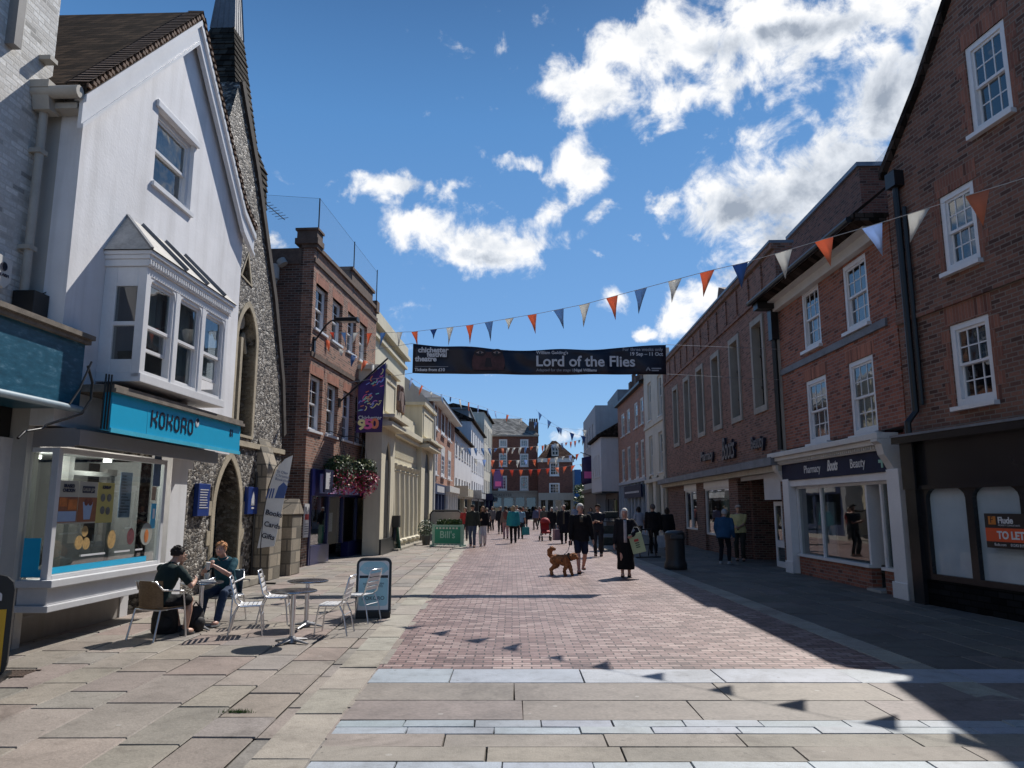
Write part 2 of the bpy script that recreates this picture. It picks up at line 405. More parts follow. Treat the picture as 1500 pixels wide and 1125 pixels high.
# broad broken cloud behind the viewer
gen=w.noise(2.6,4.,tc,.55); back=w.math('MULTIPLY',w.math('SUBTRACT',gen.outputs[0],.58),3.2)
behind=w.math('MULTIPLY_ADD',sep.outputs[1],-4.,-.4,clamp=True)
field=w.math('MAXIMUM',field,w.math('MULTIPLY',back,behind))
fb=w.noise(17.,9.,tc,.60,.3); fb2=w.noise(5.5,6.,tc,.55)
dens=w.math('ADD',field,w.math('ADD',w.math('MULTIPLY',w.math('SUBTRACT',fb.outputs[0],.5),3.0),w.math('MULTIPLY',w.math('SUBTRACT',fb2.outputs[0],.5),.8)))
cover=w.add('ShaderNodeMapRange',interpolation_type='SMOOTHSTEP'); w.ln(dens,cover.inputs[0]); cover.inputs[1].default_value=.36; cover.inputs[2].default_value=1.05
core=w.add('ShaderNodeMapRange',interpolation_type='SMOOTHSTEP'); w.ln(dens,core.inputs[0]); core.inputs[1].default_value=.75; core.inputs[2].default_value=1.75
sh=vm('ADD',tc,(-.012,-.01,-.03)).outputs[0]; fbs=w.noise(17.,9.,sh,.60,.3)
emb=w.math('MULTIPLY',w.math('SUBTRACT',fbs.outputs[0],fb.outputs[0]),2.2)
gf=None
for (bx,by,hw,hh) in ((1200,310,150,65),(1300,200,100,100),(1090,310,95,40),(1370,110,60,80),(1240,340,100,50),(1080,400,60,30),(1130,60,120,22),(600,375,60,14),(700,375,60,12),(1500,330,120,80),(900,170,60,14)):
    a0,e0=dirae(bx,by); a1,_=dirae(bx+hw,by); _,e1=dirae(bx,by-hh)
    q=vm('MULTIPLY',vm('SUBTRACT',p,(a0,e0,0)).outputs[0],(1/abs(a1-a0),1/abs(e1-e0),0)).outputs[0]
    ln_=w.n.new('ShaderNodeVectorMath'); ln_.operation='LENGTH'; w.ln(q,ln_.inputs[0]); v=w.math('SUBTRACT',1.3,ln_.outputs['Value'],clamp=True)
    gf=v if gf is None else w.math('MAXIMUM',gf,v)
shade=w.math('ADD',w.math('ADD',w.math('MULTIPLY',core.outputs[0],.30),w.math('MULTIPLY',w.math('MULTIPLY',gf,1.05),w.math('MULTIPLY_ADD',core.outputs[0],.7,.3))),emb,clamp=True)
ccol=w.ramp(shade,[(0.,(1.,1.,1.)),(.4,(.72,.76,.82)),(1.,(.33,.38,.46))])
cs=vm('MULTIPLY',ccol,(CLOUD,CLOUD,CLOUD)).outputs[0]
grad=w.ramp(el,[(0.,(.40,.66,1.)),(.2,(.23,.48,.90)),(.5,(.12,.33,.70)),(.66,(.06,.18,.42)),(1.,(.035,.11,.28))])
grad=vm('MULTIPLY',grad,(SKYK,SKYK,SKYK)).outputs[0]
skc=w.mix(.72,vm('MULTIPLY',sky.outputs[0],SKYTINT).outputs[0],grad)
fin=w.mix(w.math('MULTIPLY',cover.outputs[0],.97),skc,cs)
w.ln(fin,bg.inputs['Color'])
W.cycles.sampling_method='MANUAL'; W.cycles.sample_map_resolution=512
# ------------------------------------------------------------------ ground and paving
def kl(y): return -1.25-.0222*y
def kr(y): return 4.32-.0215*y
YB=gnd(955,981).y           # near edge of the brick carriageway
def tinted(name,cols,rough=.75,bump=.5,grain=60.,moss=0.,spec=.5):
    t=NT(name); at_=t.add('ShaderNodeVertexColor'); at_.layer_name='tint'
    n=t.noise(1.4,7.,t.obj(),.65); g=t.noise(grain,5.,t.obj(),.6); k=t.noise(6.,6.,t.obj(),.7)
    c=t.mix(.55,at_.outputs[0],t.ramp(n.outputs[0],[(.28,(.5,.49,.46)),(.68,(1.12,1.1,1.07))]),'MULTIPLY')
    c=t.mix(.5,c,t.ramp(g.outputs[0],[(.3,(.55,.55,.55)),(.7,(1.25,1.25,1.25))]),'MULTIPLY')
    c=t.mix(.45,c,t.ramp(k.outputs[0],[(.32,(.5,.48,.46)),(.5,(1,1,1))]),'MULTIPLY')
    vo=t.add('ShaderNodeTexVoronoi',Scale=2.3); t.ln(t.obj(),vo.inputs['Vector']); vo2=t.add('ShaderNodeTexVoronoi',Scale=4.1); t.ln(t.obj(),vo2.inputs['Vector'])
    c=t.mix(t.math('MULTIPLY',t.math('LESS_THAN',vo.outputs['Distance'],.055),.45),c,(.42,.40,.37)); c=t.mix(t.math('MULTIPLY',t.math('LESS_THAN',vo2.outputs['Distance'],.06),.5),c,(.06,.055,.05))
    st=t.noise(.8,7.,t.obj(),.7,.8); c=t.mix(.5,c,t.ramp(st.outputs[0],[(.36,(.5,.48,.46)),(.46,(1,1,1))]),'MULTIPLY')
    t.ln(c,t.b.inputs['Base Color']); t.b.inputs['Roughness'].default_value=rough; t.b.inputs['Specular IOR Level'].default_value=spec
    h=t.math('ADD',t.math('MULTIPLY',g.outputs[0],.35),t.math('MULTIPLY',k.outputs[0],1.)); t.bump(h,bump,.012); return t.mat
def slab(m,q,z,gap,ch=.012):
    """one paving slab: top set in from the joint, chamfered down to the bedding"""
    c=sum((Vector((a,b,0)) for a,b in q),Vector())/4; top=[];bot=[]
    dz=random.uniform(-.003,.003)
    for a,b in q:
        d=(c-Vector((a,b,0))); d.x=math.copysign(1,d.x); d.y=math.copysign(1,d.y)
        jx,jy=random.uniform(-.004,.004),random.uniform(-.004,.004)
        bot.append(Vector((a+d.x*gap+jx,b+d.y*gap+jy,z-.012))); top.append(Vector((a+d.x*(gap+ch)+jx,b+d.y*(gap+ch)+jy,z+dz+random.uniform(-.002,.002))))
    m.face(top)
    for i in range(4): m.face([bot[i],bot[(i+1)%4],top[(i+1)%4],top[i]])
def vary(c,k=.12):
    f=1+random.uniform(-k,k); return tuple(min(1,x*f*(1+random.uniform(-.03,.03))) for x in c)+(1.,)
g=MB(); g.face([(-700,-300,-.03),(700,-300,-.03),(700,1200,-.03),(-700,1200,-.03)])
gm=plain('bedding_mortar',(.10,.09,.075),.95,.3,8.,bump=.3); tag(g.build('ground',gm),kind='structure')
YORK=[mul((c_[0],c_[1]*.985,c_[2]*1.0),1.04) for c_ in [hx('8f877c'),hx('8a857b'),hx('968e82'),hx('8b8078'),hx('827d77'),hx('958c82'),hx('8a8780'),hx('8e7e76')]]
YM=tuple(sum(c_[i] for c_ in YORK)/len(YORK) for i in range(3)); YORK=[tuple(YM[i]*.45+c_[i]*.55 for i in range(3)) for c_ in YORK]
def flagstones(name,xa,xb,y0,y1,cols,lab=None):
    m=MB(); m.cc=(1,1,1,1); x=0.; widths=[]
    tot=8.4
    while x<tot: 
        wv_=random.uniform(.42,.74); widths.append((x,x+wv_)); x+=wv_
    for (a,b) in widths:
        y=y0-random.uniform(0,.5)
        while y<y1:
            ln__=random.uniform(.5,1.1)*(1 if y<45 else 1.6); f=y+ln__
            q=[(xa(y,a),y),(xa(y,b),y),(xa(f,b),f),(xa(f,a),f)]
            m.cc=vary(random.choice(cols),.10); slab(m,q,0.,random.choice((.004,.006,.009,.014)),.009); y=f
    return tag(m.build(name,PAVM),kind='structure')
PAVM=tinted('york_stone',None,.7,.6,45.)
sg=lambda sgn,off: (lambda y,a: (kl(y)-.40-a) if sgn<0 else (kr(y)+.36+a))
# negative side runs mirrored so faces must be flipped to face up
def flagL(y,a): return kl(y)-.42-(8.4-a)
m0=flagstones('pavement',flagL,None,.5,112.,YORK)
m1=flagstones('pavement',lambda y,a: kr(y)+.38+a,None,.5,104.,[mul(hx(c_),.6) for c_ in ('85807a','7d7973','8c857c','7a7670')])  # right slab tones lowered, the street's shade put into their colour
# kerb strips of pale granite
m=MB(); m.cc=(1,1,1,1)
for side in (-1,1):
    y=.5
    while y<104:
        f=y+random.uniform(.75,1.15)
        if side<0: q=[(kl(y)-.42,y),(kl(y),y),(kl(f),f),(kl(f)-.42,f)]
        else: q=[(kr(y),y),(kr(y)+.38,y),(kr(f)+.38,f),(kr(f),f)]
        m.cc=vary(hx('a09a90'),.08); slab(m,q,.004,.006,.01); y=f
tag(m.build('kerb_strip',tinted('kerb_granite',None,.8,.7,90.)),kind='structure')
# brick carriageway: brick setts, running bond across the street
t=NT('brick_paving'); b=t.add('ShaderNodeTexBrick',Scale=1.); b.offset=.5
sp=t.n.new('ShaderNodeSeparateXYZ'); t.ln(t.obj(),sp.inputs[0]); c=t.n.new('ShaderNodeCombineXYZ')
wob=t.noise(2.2,3.,t.obj()); rot=t.math('ADD',sp.outputs[1],t.math('MULTIPLY',t.math('SUBTRACT',wob.outputs[0],.5),.03))
wob2=t.noise(1.7,2.,t.obj()); 
t.ln(t.math('ADD',sp.outputs[0],t.math('MULTIPLY',t.math('SUBTRACT',wob2.outputs[0],.5),.05)),c.inputs[0]); t.ln(rot,c.inputs[1]); t.ln(c.outputs[0],b.inputs['Vector'])
b.inputs['Brick Width'].default_value=.215; b.inputs['Row Height'].default_value=.107; b.inputs['Mortar Size'].default_value=.009; b.inputs['Mortar Smooth'].default_value=.35
b.inputs['Color1'].default_value=(0,0,0,1); b.inputs['Color2'].default_value=(1,1,1,1); b.inputs['Mortar'].default_value=(.5,.5,.5,1)
col=t.ramp(b.outputs['Color'],[(0.,hx('6b524e')),(.3,hx('846963')),(.65,hx('967c77')),(1.,hx('ad9790'))])
n1=t.noise(.45,6.,t.obj(),.65); n2=t.noise(40.,5.,t.obj(),.6); n3=t.noise(4.,5.,t.obj(),.7)
col=t.mix(.5,col,t.ramp(n1.outputs[0],[(.3,(.62,.58,.58)),(.7,(1.15,1.12,1.1))]),'MULTIPLY')
col=t.mix(.5,col,t.ramp(n2.outputs[0],[(.3,(.6,.6,.6)),(.7,(1.2,1.2,1.2))]),'MULTIPLY')
col=t.mix(.35,col,t.ramp(n3.outputs[0],[(.35,(.55,.5,.5)),(.5,(1,1,1))]),'MULTIPLY')
vo=t.add('ShaderNodeTexVoronoi',Scale=1.9); t.ln(t.obj(),vo.inputs['Vector']); col=t.mix(t.math('MULTIPLY',t.math('LESS_THAN',vo.outputs['Distance'],.06),.5),col,(.40,.37,.35))
n4=t.noise(.9,7.,t.obj(),.72,.6); col=t.mix(.55,col,t.ramp(n4.outputs[0],[(.34,(.5,.45,.43)),(.46,(1,1,1)),(.6,(1,1,1)),(.72,(1.25,1.2,1.15))]),'MULTIPLY')
col=t.mix(b.outputs['Fac'],col,(.045,.036,.033)); t.ln(col,t.b.inputs['Base Color']); t.b.inputs['Roughness'].default_value=.52
t.bump(t.math('ADD',t.math('MULTIPLY',b.outputs['Fac'],-1.4),t.math('MULTIPLY',n2.outputs[0],.35)),.9,.012)
m=MB(); ys=[YB]+[YB+(104-YB)*(i/40)**1.4 for i in range(1,41)]
for a,f in zip(ys[:-1],ys[1:]): m.face([(kl(a),a,0),(kr(a),a,0),(kr(f),f,0),(kl(f),f,0)])
tag(m.build('road',t.mat),kind='structure')
# bands of stone across the near end
def rowy(py): return gnd(955,py).y
B=[(1001,981,hx('a5acb6'),1.25,0),(1027,1001,hx('877d76'),1.7,1),(1056,1027,hx('827973'),1.7,1),(1066,1056,hx('9ca4ad'),.62,0),(1076,1066,hx('9fa6af'),.62,0),(1095,1076,hx('958e86'),1.1,2),(1117,1095,hx('918a82'),1.1,2),(1134,1117,hx('a9b1ba'),.7,0),(1170,1134,hx('958c82'),1.3,1),(1230,1170,hx('938b80'),1.3,1),(1400,1230,hx('9a9389'),1.2,2)]
bands=[MB(),MB(),MB()]
for k in bands: k.cc=(1,1,1,1)
for (pn,pf,colr,ln__,ix) in B:
    y0,y1=rowy(pn),rowy(pf); x=kl(y0)+.005-random.uniform(0,.4)*ln__
    while x<kr(y0)+2.6:
        e=x+ln__*random.uniform(.85,1.15); a=max(x,kl(y0)+.005)
        if e>a+.05:
            bands[ix].cc=vary(mul(colr,1.0),.07); slab(bands[ix],[(a,y0),(e,y0),(e,y1),(a,y1)],.006,.003,.004)
        x=e
bm_=[tinted('blue_granite',None,.55,.25,120.),tinted('buff_sandstone',None,.6,.25,30.),tinted('flamed_granite',None,.75,.6,110.)]
for k,mt in zip(bands,bm_): tag(k.build('paving_band',mt),kind='structure')
# ================================================================== LEFT SIDE
TEAL=plain('turquoise_panel',hx('1ea6d0'),.35,.04,1.); INK=plain('dark_blue_ink',(.006,.012,.04),.5,.05)
GREYP=plain('grey_shopfront_paint',hx('8d8988'),.5,.06,2.); LGREY=plain('light_grey_paint',(.55,.55,.56),.5,.06,2.)
TILE=tiles('clay_tiles',(.045,.03,.022),(.10,.066,.045))
WB1=brick('red_brick_grey_headers',(.20,.088,.056),(.34,.155,.098),(.33,.28,.23))
WB2=brick('dark_brick',(.085,.042,.030),(.15,.07,.048),(.2,.18,.16))
RED1=brick('soft_red_brick',(.30,.105,.06),(.40,.16,.09),(.36,.3,.25),stain=.2)
RUBBED=brick('rubbed_red_brick',(.34,.12,.07),(.40,.15,.09),(.36,.24,.18),w=.07,h=.3,ms=.005)
RENDER=render_wall('white_render',(.78,.78,.80),.06,.25,.28)
# ---- neighbour on the extreme left
K0=gnd(20,945); KD=Vector((.035,1,0)).normalized()
F=Facade('white_brick_building','white painted brick building with dark teal shop fascia at far left','building',K0-KD*36,K0-KD*.42)  # front lengthened unseen past the viewer to hold back sky light
PB=brick('painted_brick',(.68,.66,.62),(.74,.73,.70),(.62,.60,.56),ms=.01,bump=.7,stain=.25)
wall(F,[(0,3.2),(F.L,3.2),(F.L,15.5),(0,15.5)],[],PB,0.,.3)
m=MB(); m.box(0,F.L-.03,.02,8,0,3.2); m.box(F.L-.25,F.L-.01,.3,8,0,15.4); m.build('dark_ground_floor',BLACK,F.root)
m=MB(); y=-.62
u1,zt=F.uz(126,492,y); _,zb=F.uz(122,604,y); 
m.box(0,u1,y,0,zb,zt-.12); tg=NT('weathered_teal_panel'); mp=tg.add('ShaderNodeMapping'); tg.ln(tg.obj(),mp.inputs[0]); mp.inputs['Scale'].default_value=(3.,1.,9.)
n1=tg.noise(1.6,8.,mp.outputs[0],.7); tg.ln(tg.ramp(n1.outputs[0],[(.35,hx('1f4a5e')),(.55,hx('2b5e75')),(.72,hx('6d8ea0'))]),tg.b.inputs['Base Color']); tg.b.inputs['Roughness'].default_value=.35
fas=m.build('fascia',tg.mat,F.root)
m=MB(); m.box(-.1,u1+.04,y-.06,.0,zt-.12,zt-.06); m.box(-.1,u1+.06,y-.1,.0,zt-.06,zt); m.build('cornice',plain('weathered_board',(.2,.17,.14),.9,.3,6.),fas)
m=MB(); m.tube([(0,y-.03,zb+.02),(u1,y-.03,zb+.02)],.045,8); m.build('fascia_trim',plain('pale_blue_trim',(.3,.38,.43),.4),fas,60)
pipe=plain('cream_downpipe',(.42,.39,.34),.5,.1)
m=MB(); uP,zP=F.uz(66,150,-.1); uQ,_=F.uz(42,440,-.1)
m.tube([(uP,-.1,zP-.15),(uP-.0,-.1,3.2)],.055,10); m.prism([(uP-.1,zP-.15),(uP+.1,zP-.15),(uP+.17,zP+.12),(uP-.17,zP+.12)],-.24,-.02)
m.box(uP-.18,uP+.18,-.25,-.0,zP+.12,zP+.22)
for k in range(4): m.box(uP-.075,uP+.075,-.16,0,3.6+k*1.3,3.66+k*1.3)
m.build('downpipe',pipe,F.root,50)
ua,za=F.uz(4,398,-.12); m=MB(); m.prism([(ua-.2,za-.12),(ua+.02,za-.2),(ua+.12,za-.1),(ua+.12,za+.17),(ua-.2,za+.2)],-.14,0); al=m.build('alarm_box',WHITE2,F.root,bevel=.015)
m=MB(); m.lathe([(.0,0),(.055,0),(.055,.004),(.04,.004),(.04,0)],20,M=Matrix.Rotation(R(90),4,'X')); o=m.build('emblem',INK,al); o.location=(ua-.02,-.145,za+.06)
text('ALARM',.055,INK,al,(ua-.1,-.143,za-.06))
ub,zb2=F.uz(48,440,-.2); m=MB(); m.box(ub-.12,ub+.16,-.3,-.02,zb2-.28,zb2+.1); m.tube([(ub+.1,-.2,zb2+.1),(ub+.3,-.3,zb2+.25)],.008,5); m.build('junction_box',BLACK,F.root,bevel=.01)
m=MB(); ul,zl=F.uz(22,60,-.05); m.box(ul-.1,ul+.03,-.12,0,zl-.1,zl+2.); m.build('flue',plain('grey_flue',(.25,.24,.23),.7),F.root)
# ---- turquoise take-away
K=Facade('gabled_white_building','white rendered gabled building with turquoise take-away shopfront','building',K0,K0+KD*6)
YW=-.5
def kz(px,py,y=YW): return K.uz(px,py,y)
uL,zE=kz(127,131); uA,zA=kz(283,36); uR=2*uA-uL; uR=max(uR,4.75)
zF=kz(135,600)[1]
win=K.rect(233,158,278,312,YW)
gab=[(uL,2.7),(uR,2.7),(uR,zE),(uA,zA),(uL,zE)]
bx0,bz0=kz(181,545,-1.1); bx1,_=kz(327,593,-1.1); bzt=kz(187,372,-1.1)[1]; bx0=kz(150,420,YW)[0]+.03
wall(K,gab,[rp(win),[(bx0+.15,bz0+.15),(bx1-.15,bz0+.15),(bx1-.15,bzt-.15),(bx0+.15,bzt-.15)]],RENDER,YW,.3)
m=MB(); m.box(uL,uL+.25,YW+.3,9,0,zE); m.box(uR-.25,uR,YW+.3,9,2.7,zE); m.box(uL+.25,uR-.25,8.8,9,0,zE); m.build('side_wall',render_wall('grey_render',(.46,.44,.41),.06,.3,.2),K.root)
sash(K,win,WHITE,1,1,1,y=YW+.1,fw=.09,blind=[(0,1,.55,1)])
m=MB(); m.box(win[0]-.1,win[1]+.1,YW-.05,YW-.002,win[3]-.02,win[3]+.1); m.build('window_head',WHITE,K.root,bevel=.01)
# roof slabs and bargeboards
s=(zA-zE)/(uA-uL); oh=.22; yv=YW-.14
kick=[(uR+.34,zE-.12),(uR-.25,zE+.3)]
m=MB(); tk=.13
Lf=[(uL-oh,zE-oh*s),(uA,zA+.05)]; Rt=[(uA,zA+.05),(uR-.3,zA+.05-s*(uR-.3-uA)),(uR+.3,zA-s*(uR+.3-uA)+.38)]
for P in (Lf,Rt):
    poly=P+[(x,z+tk*1.5) for x,z in reversed(P)]
    m.prism(poly,yv,9)
m.build('roof',TILE,K.root)
m=MB(); n=26
for P in (Lf,Rt):
    for (a,b) in zip(P[:-1],P[1:]):
        k=int(math.dist(a,b)/.11)
        for i in range(k):
            x=a[0]+(b[0]-a[0])*i/k; z=a[1]+(b[1]-a[1])*i/k; x2=a[0]+(b[0]-a[0])*(i+1)/k; z2=a[1]+(b[1]-a[1])*(i+1)/k
            d=.012*(i%2); m.face([(x,yv-.03-d,z+tk*1.5+.02),(x2,yv-.03-d,z2+tk*1.5+.004),(x2,yv+.25,z2+tk*1.5+.014),(x,yv+.25,z+tk*1.5+.03)]); m.box(min(x,x2),max(x,x2),yv-.03-d,yv-.002,min(z,z2)+.14,min(z,z2)+.19)
m.build('verge_tiles',plain('verge_tile_clay',(.16,.10,.07),.9,.4,8.),K.root)
m=MB()
for P,sg_ in ((Lf,-1),(Rt,1)):
    lo=[(x,z-.44) for x,z in P]
    m.prism(P+list(reversed(lo)),yv+.02,yv+.07)
    m.prism([(x,z+.03) for x,z in P]+list(reversed([(x,z-.08) for x,z in P])),yv-.02,yv+.02)
    m.prism([(x,z-.38) for x,z in P]+list(reversed([(x,z-.44) for x,z in P])),yv-.01,yv+.018)
    m.prism([(x,z-.02) for x,z in P]+list(reversed([(x,z-.06) for x,z in P])),yv+.07,YW)
m.build('bargeboard',WHITE,K.root)
m=MB(); g0=uL-oh-.08; m.tube([(g0,yv+.02,zE-oh*s+.02),(g0,4,zE-oh*s+.02)],.085,10); m.box(uL-oh,uL-.02,yv+.1,4,zE-oh*s-.16,zE-oh*s-.08); m.build('gutter',pipe,K.root,50)
# bay window
ROOM=plain('room_grey',(.2,.2,.21),.9)
bay=empty('bay_window',(0,0,0)); bay.parent=K.root; yb=-1.1; ft=.34
m=MB(); zc=bzt
for x in (bx0,bx1-.12): m.box(x,x+.12,yb,yb+.12,bz0,zc)
m.box(bx0,bx1,yb-.02,YW,bz0-.06,bz0+.06); m.box(bx0+.12,bx1-.12,yb,yb+.12,zc-.12,zc)
m.box(bx0,bx0+.1,YW-.18,YW,bz0+.06,zc); m.box(bx1-.1,bx1,YW-.18,YW,bz0+.06,zc)
for x in (bx0,bx1-.08): m.box(x+.002,x+.078,yb+.12,YW-.18,bz0+.06,bz0+.25); m.box(x+.002,x+.078,yb+.12,YW-.18,zc-.28,zc); m.box(x+.002,x+.078,yb+.12,YW-.18,(bz0+zc)/2-.06,(bz0+zc)/2)
w3=(bx1-bx0-.12)/3
for i in (1,2): m.box(bx0+.0+w3*i,bx0+.12+w3*i,yb+.003,yb+.12,bz0+.06,zc-.12)
m.box(bx0-.03,bx1+.03,yb-.03,YW,zc,zc+.1); m.box(bx0-.07,bx1+.07,yb-.08,YW,zc+.16,zc+.22); m.box(bx0-.05,bx1+.05,yb-.05,YW,zc+.1,zc+.16)
for i in range(40): 
    x=bx0-.03+(bx1-bx0+.02)*i/40; m.box(x,x+.035,yb-.055,yb-.03,zc+.02,zc+.09)
for i in range(3):   # small curved brackets at the window heads
    a=bx0+.12+w3*i; b=bx0+w3*(i+1)
    for (x,sg_) in ((a,1),(b,-1)): m.prism([(x,zc-.12),(x+sg_*.16,zc-.12),(x+sg_*.05,zc-.17),(x,zc-.3)] if sg_>0 else [(x,zc-.12),(x,zc-.3),(x-.05,zc-.17),(x-.16,zc-.12)],yb+.01,yb+.05)
m.build('bay_frame',WHITE,bay,bevel=.006)
for i in range(3):
    a=bx0+.12+w3*i; b=bx0+w3*(i+1)
    sash(K,(a,b,bz0+.06,zc-.12),WHITE,1,1,1,y=yb+.05,fw=.045,parent=bay,sill=False,open_=[.3,0,.22][i],blind=[[(0,1,.32,1)],[(0,1,.0,1)],[(0,.8,.25,1)]][i],back=ROOM)
m=MB(); m.box(bx0+.03,bx0+.036,yb+.12,YW-.18,bz0+.25,zc-.28); m.build('pane',GLASS,bay)
m=MB(); zr=kz(183,313)[1]; e=.1
top=[(bx0+.42,YW,zr),(bx1-.25,YW,zr)]; ev=[(bx0-e,YW,zc+.22),(bx0-e,yb-e,zc+.22),(bx1+e,yb-e,zc+.22),(bx1+e,YW,zc+.22)]
m.face([ev[1],ev[2],top[1],top[0]]); m.face([ev[0],ev[1],top[0]]); m.face([ev[2],ev[3],top[1]])
m.build('bay_roof',plain('weathered_lead_roof',(.42,.40,.37),.7,.3,3.),bay)
m=MB()
for x in (.30,.56,.8): m.bar((bx0+(bx1-bx0)*x+.1,yb-e-.01,zc+.25),(bx0+(bx1-bx0)*x,YW-.01,zr+.02),.05,.05)
m.bar((bx0-e,yb-e,zc+.23),(bx0+.42,YW,zr+.01),.04,.03); pieces(m,'lead_roll',LEAD,bay)
# fascia, frieze, shop window
yf=-1.02; u0,z1=kz(131,553,yf); u1,_=kz(353,616,yf); z0=kz(118,622,yf)[1]; z1=kz(131,553,yf)[1]; u0=max(u0,uL+.35)
m=MB(); m.box(u0,u1,yf,yf+.12,z0,z1-.1); fa=m.build('shop_fascia',TEAL,K.root)
m=MB(); m.box(u0-.03,u1+.05,yf-.06,YW,z1-.1,z1-.05); m.box(u0-.02,u1+.03,yf-.03,YW,z1-.05,z1); m.build('fascia_ledge',plain('weathered_board',()),fa)
m=MB(); m.box(u0,u1,yf-.02,yf-.002,z0-.03,z0+.03); m.box(u0+.9,u0+.905,yf-.003,yf-.001,z0+.03,z1-.1); m.build('fascia_trim',plain('turquoise_trim',hx('4fb9d6'),.3),fa)
kx0,kzb=kz(221,627,yf); kx1,_=kz(281,637,yf); kh=(z1-z0)*.36; kw=(kx1-kx0)/6*.66; st=(kx1-kx0-kw)/5
L=[]; Lz=(z0+z1-.1)/2-kh/2+.02
def rr(x,y,w,h,c=.35):
    r_=w*c; pts=[]
    for cx,cy,a0 in ((x+w-r_,y+h-r_,0),(x+r_,y+h-r_,90),(x+r_,y+r_,180),(x+w-r_,y+r_,270)):
        pts+=[(cx+r_*math.cos(R(a0+i*30)),cy+r_*math.sin(R(a0+i*30))) for i in range(4)]
    return pts+[pts[0]]
for i,ch in enumerate('KOKORO'):
    x=kx0+i*st
    if ch=='O': L.append(rr(x,Lz,kw,kh,.48))
    elif ch=='K': L+=[[(x,Lz),(x,Lz+kh)],[(x+kw,Lz+kh),(x+kw,Lz+kh*.72),(x+kw*.5,Lz+kh*.5),(x,Lz+kh*.5)],[(x+kw*.5,Lz+kh*.5),(x+kw,Lz+kh*.28),(x+kw,Lz)]]
    else: L+=[[(x,Lz),(x,Lz+kh*.85),(x+kw*.2,Lz+kh),(x+kw*.8,Lz+kh),(x+kw,Lz+kh*.85),(x+kw,Lz+kh*.6),(x+kw*.8,Lz+kh*.45),(x,Lz+kh*.45)],[(x+kw*.8,Lz+kh*.45),(x+kw,Lz+kh*.25),(x+kw,Lz)]]
strokes(L,.034,INK,fa,(0,yf-.006,0))
hx0=kx0+6*st+.06; m=MB(); m.ball((hx0,yf-.006,Lz+kh*.95),.065,.008,.075,12,8); m.build('emblem',WHITE,fa,60)
strokes([[(hx0,Lz+kh*1.0),(hx0-.03,Lz+kh*1.12),(hx0,Lz+kh*1.2),(hx0+.03,Lz+kh*1.12),(hx0,Lz+kh*1.0)]],.035,INK,fa,(0,yf-.012,0))
text('81',.2,INK,fa,(kz(342,634,yf)[0]-.17,yf-.004,Lz+.1),sx=.8)
yr=-.80; uF,_=kz(318,690,yr); zw=kz(92,655,-.55)[1]
m=MB(); m.box(uL+.1,uF,yr,yr+.06,zw+.02,z0-.02); m.box(uL+.1,uF,yr+.06,YW+.3,z0-.06,z0); m.box(uL+.1,uL+.14,yr+.06,0.,zw,z0-.06)
m.build('frieze',GREYP,K.root)
ys=-.55; wx0,wz1=kz(88,655,ys); wx1,_=kz(246,676,ys); wz0=kz(68,850,ys)[1]
sw=empty('shop_window'); sw.parent=K.root
m=MB(); fr=.085
m.box(wx0,wx0+fr,ys,ys+.09,wz0,wz1); m.box(wx1-fr,wx1,ys,ys+.09,wz0,wz1); m.box(wx0+fr,wx1-fr,ys,ys+.09,wz1-.07,wz1); m.box(wx0+fr,wx1-fr,ys,ys+.09,wz0,wz0+.05)
m.box(wx0,wx0+.08,ys+.42,ys+.5,wz0,wz1); m.box(wx0,wx0+.08,ys+.09,ys+.42,wz1-.06,wz1)
m.box(wx0-.03,wx0+.005,-.2,.0,0,wz1+.02); m.build('window_frame',LGREY,sw,bevel=.006)
m=MB(); m.box(wx0-.06,wx1+.1,ys-.1,.0,wz0-.09,wz0); m.box(wx0-.0,wx1+.05,ys-.02,.0,wz0-.3,wz0-.09); m.box(wx0-.05,wx1+.08,ys-.07,.0,wz0-.38,wz0-.3); m.build('sill',LGREY,sw,bevel=.008)
m=MB(); m.box(wx0+fr,wx1-fr,ys+.04,ys+.046,wz0+.05,wz1-.07); m.box(wx0+.035,wx0+.041,ys+.09,ys+.42,wz0+.02,wz1-.06); m.build('pane',SHOPGLASS,sw)
INT=plain('shop_interior_grey',(.34,.34,.35),.8,.1)
m=MB(); ri=3.2
m.face([(wx0,ri,wz0),(wx1+.4,ri,wz0),(wx1+.4,ri,wz1+.3),(wx0,ri,wz1+.3)]); m.face([(wx0+.09,ys+.5,wz0-.02),(wx1,ys+.5,wz0-.02),(wx1+.4,ri,wz0-.02),(wx0,ri,wz0-.02)]); m.face([(wx0,ys+.1,wz1+.03),(wx1,ys+.1,wz1+.03),(wx1+.4,ri,wz1+.03),(wx0,ri,wz1+.03)])
m.face([(wx0-.01,ys+.51,wz0),(wx0-.01,ri,wz0),(wx0-.01,ri,wz1),(wx0-.01,ys+.51,wz1)]); m.face([(wx1+.4,.1,wz0),(wx1+.4,ri,wz0),(wx1+.4,ri,wz1),(wx1+.4,.1,wz1)])
m.build('shop_interior',INT,sw)
em=NT('lit_spotlight'); em.b.inputs['Emission Color'].default_value=(1,.93,.8,1); em.b.inputs['Emission Strength'].default_value=6.
for k in range(3):
    xx=wx0+.35+.9*k; m=MB(); m.lathe([(.0,wz1-.06),(.06,wz1-.06),(.06,wz1-.01),(.0,wz1-.01)],14,(xx,.1+.5*(k%2),0)); m.build('spotlight',em.mat,sw)
    la=bpy.data.lights.new('spotlight_lamp','POINT'); la.energy=24.; la.color=(1,.93,.82); la.shadow_soft_size=.08; lo2=bpy.data.objects.new('spotlight_lamp',la); COL.objects.link(lo2); lo2.parent=sw; lo2.location=(xx,.1+.5*(k%2),wz1-.15)
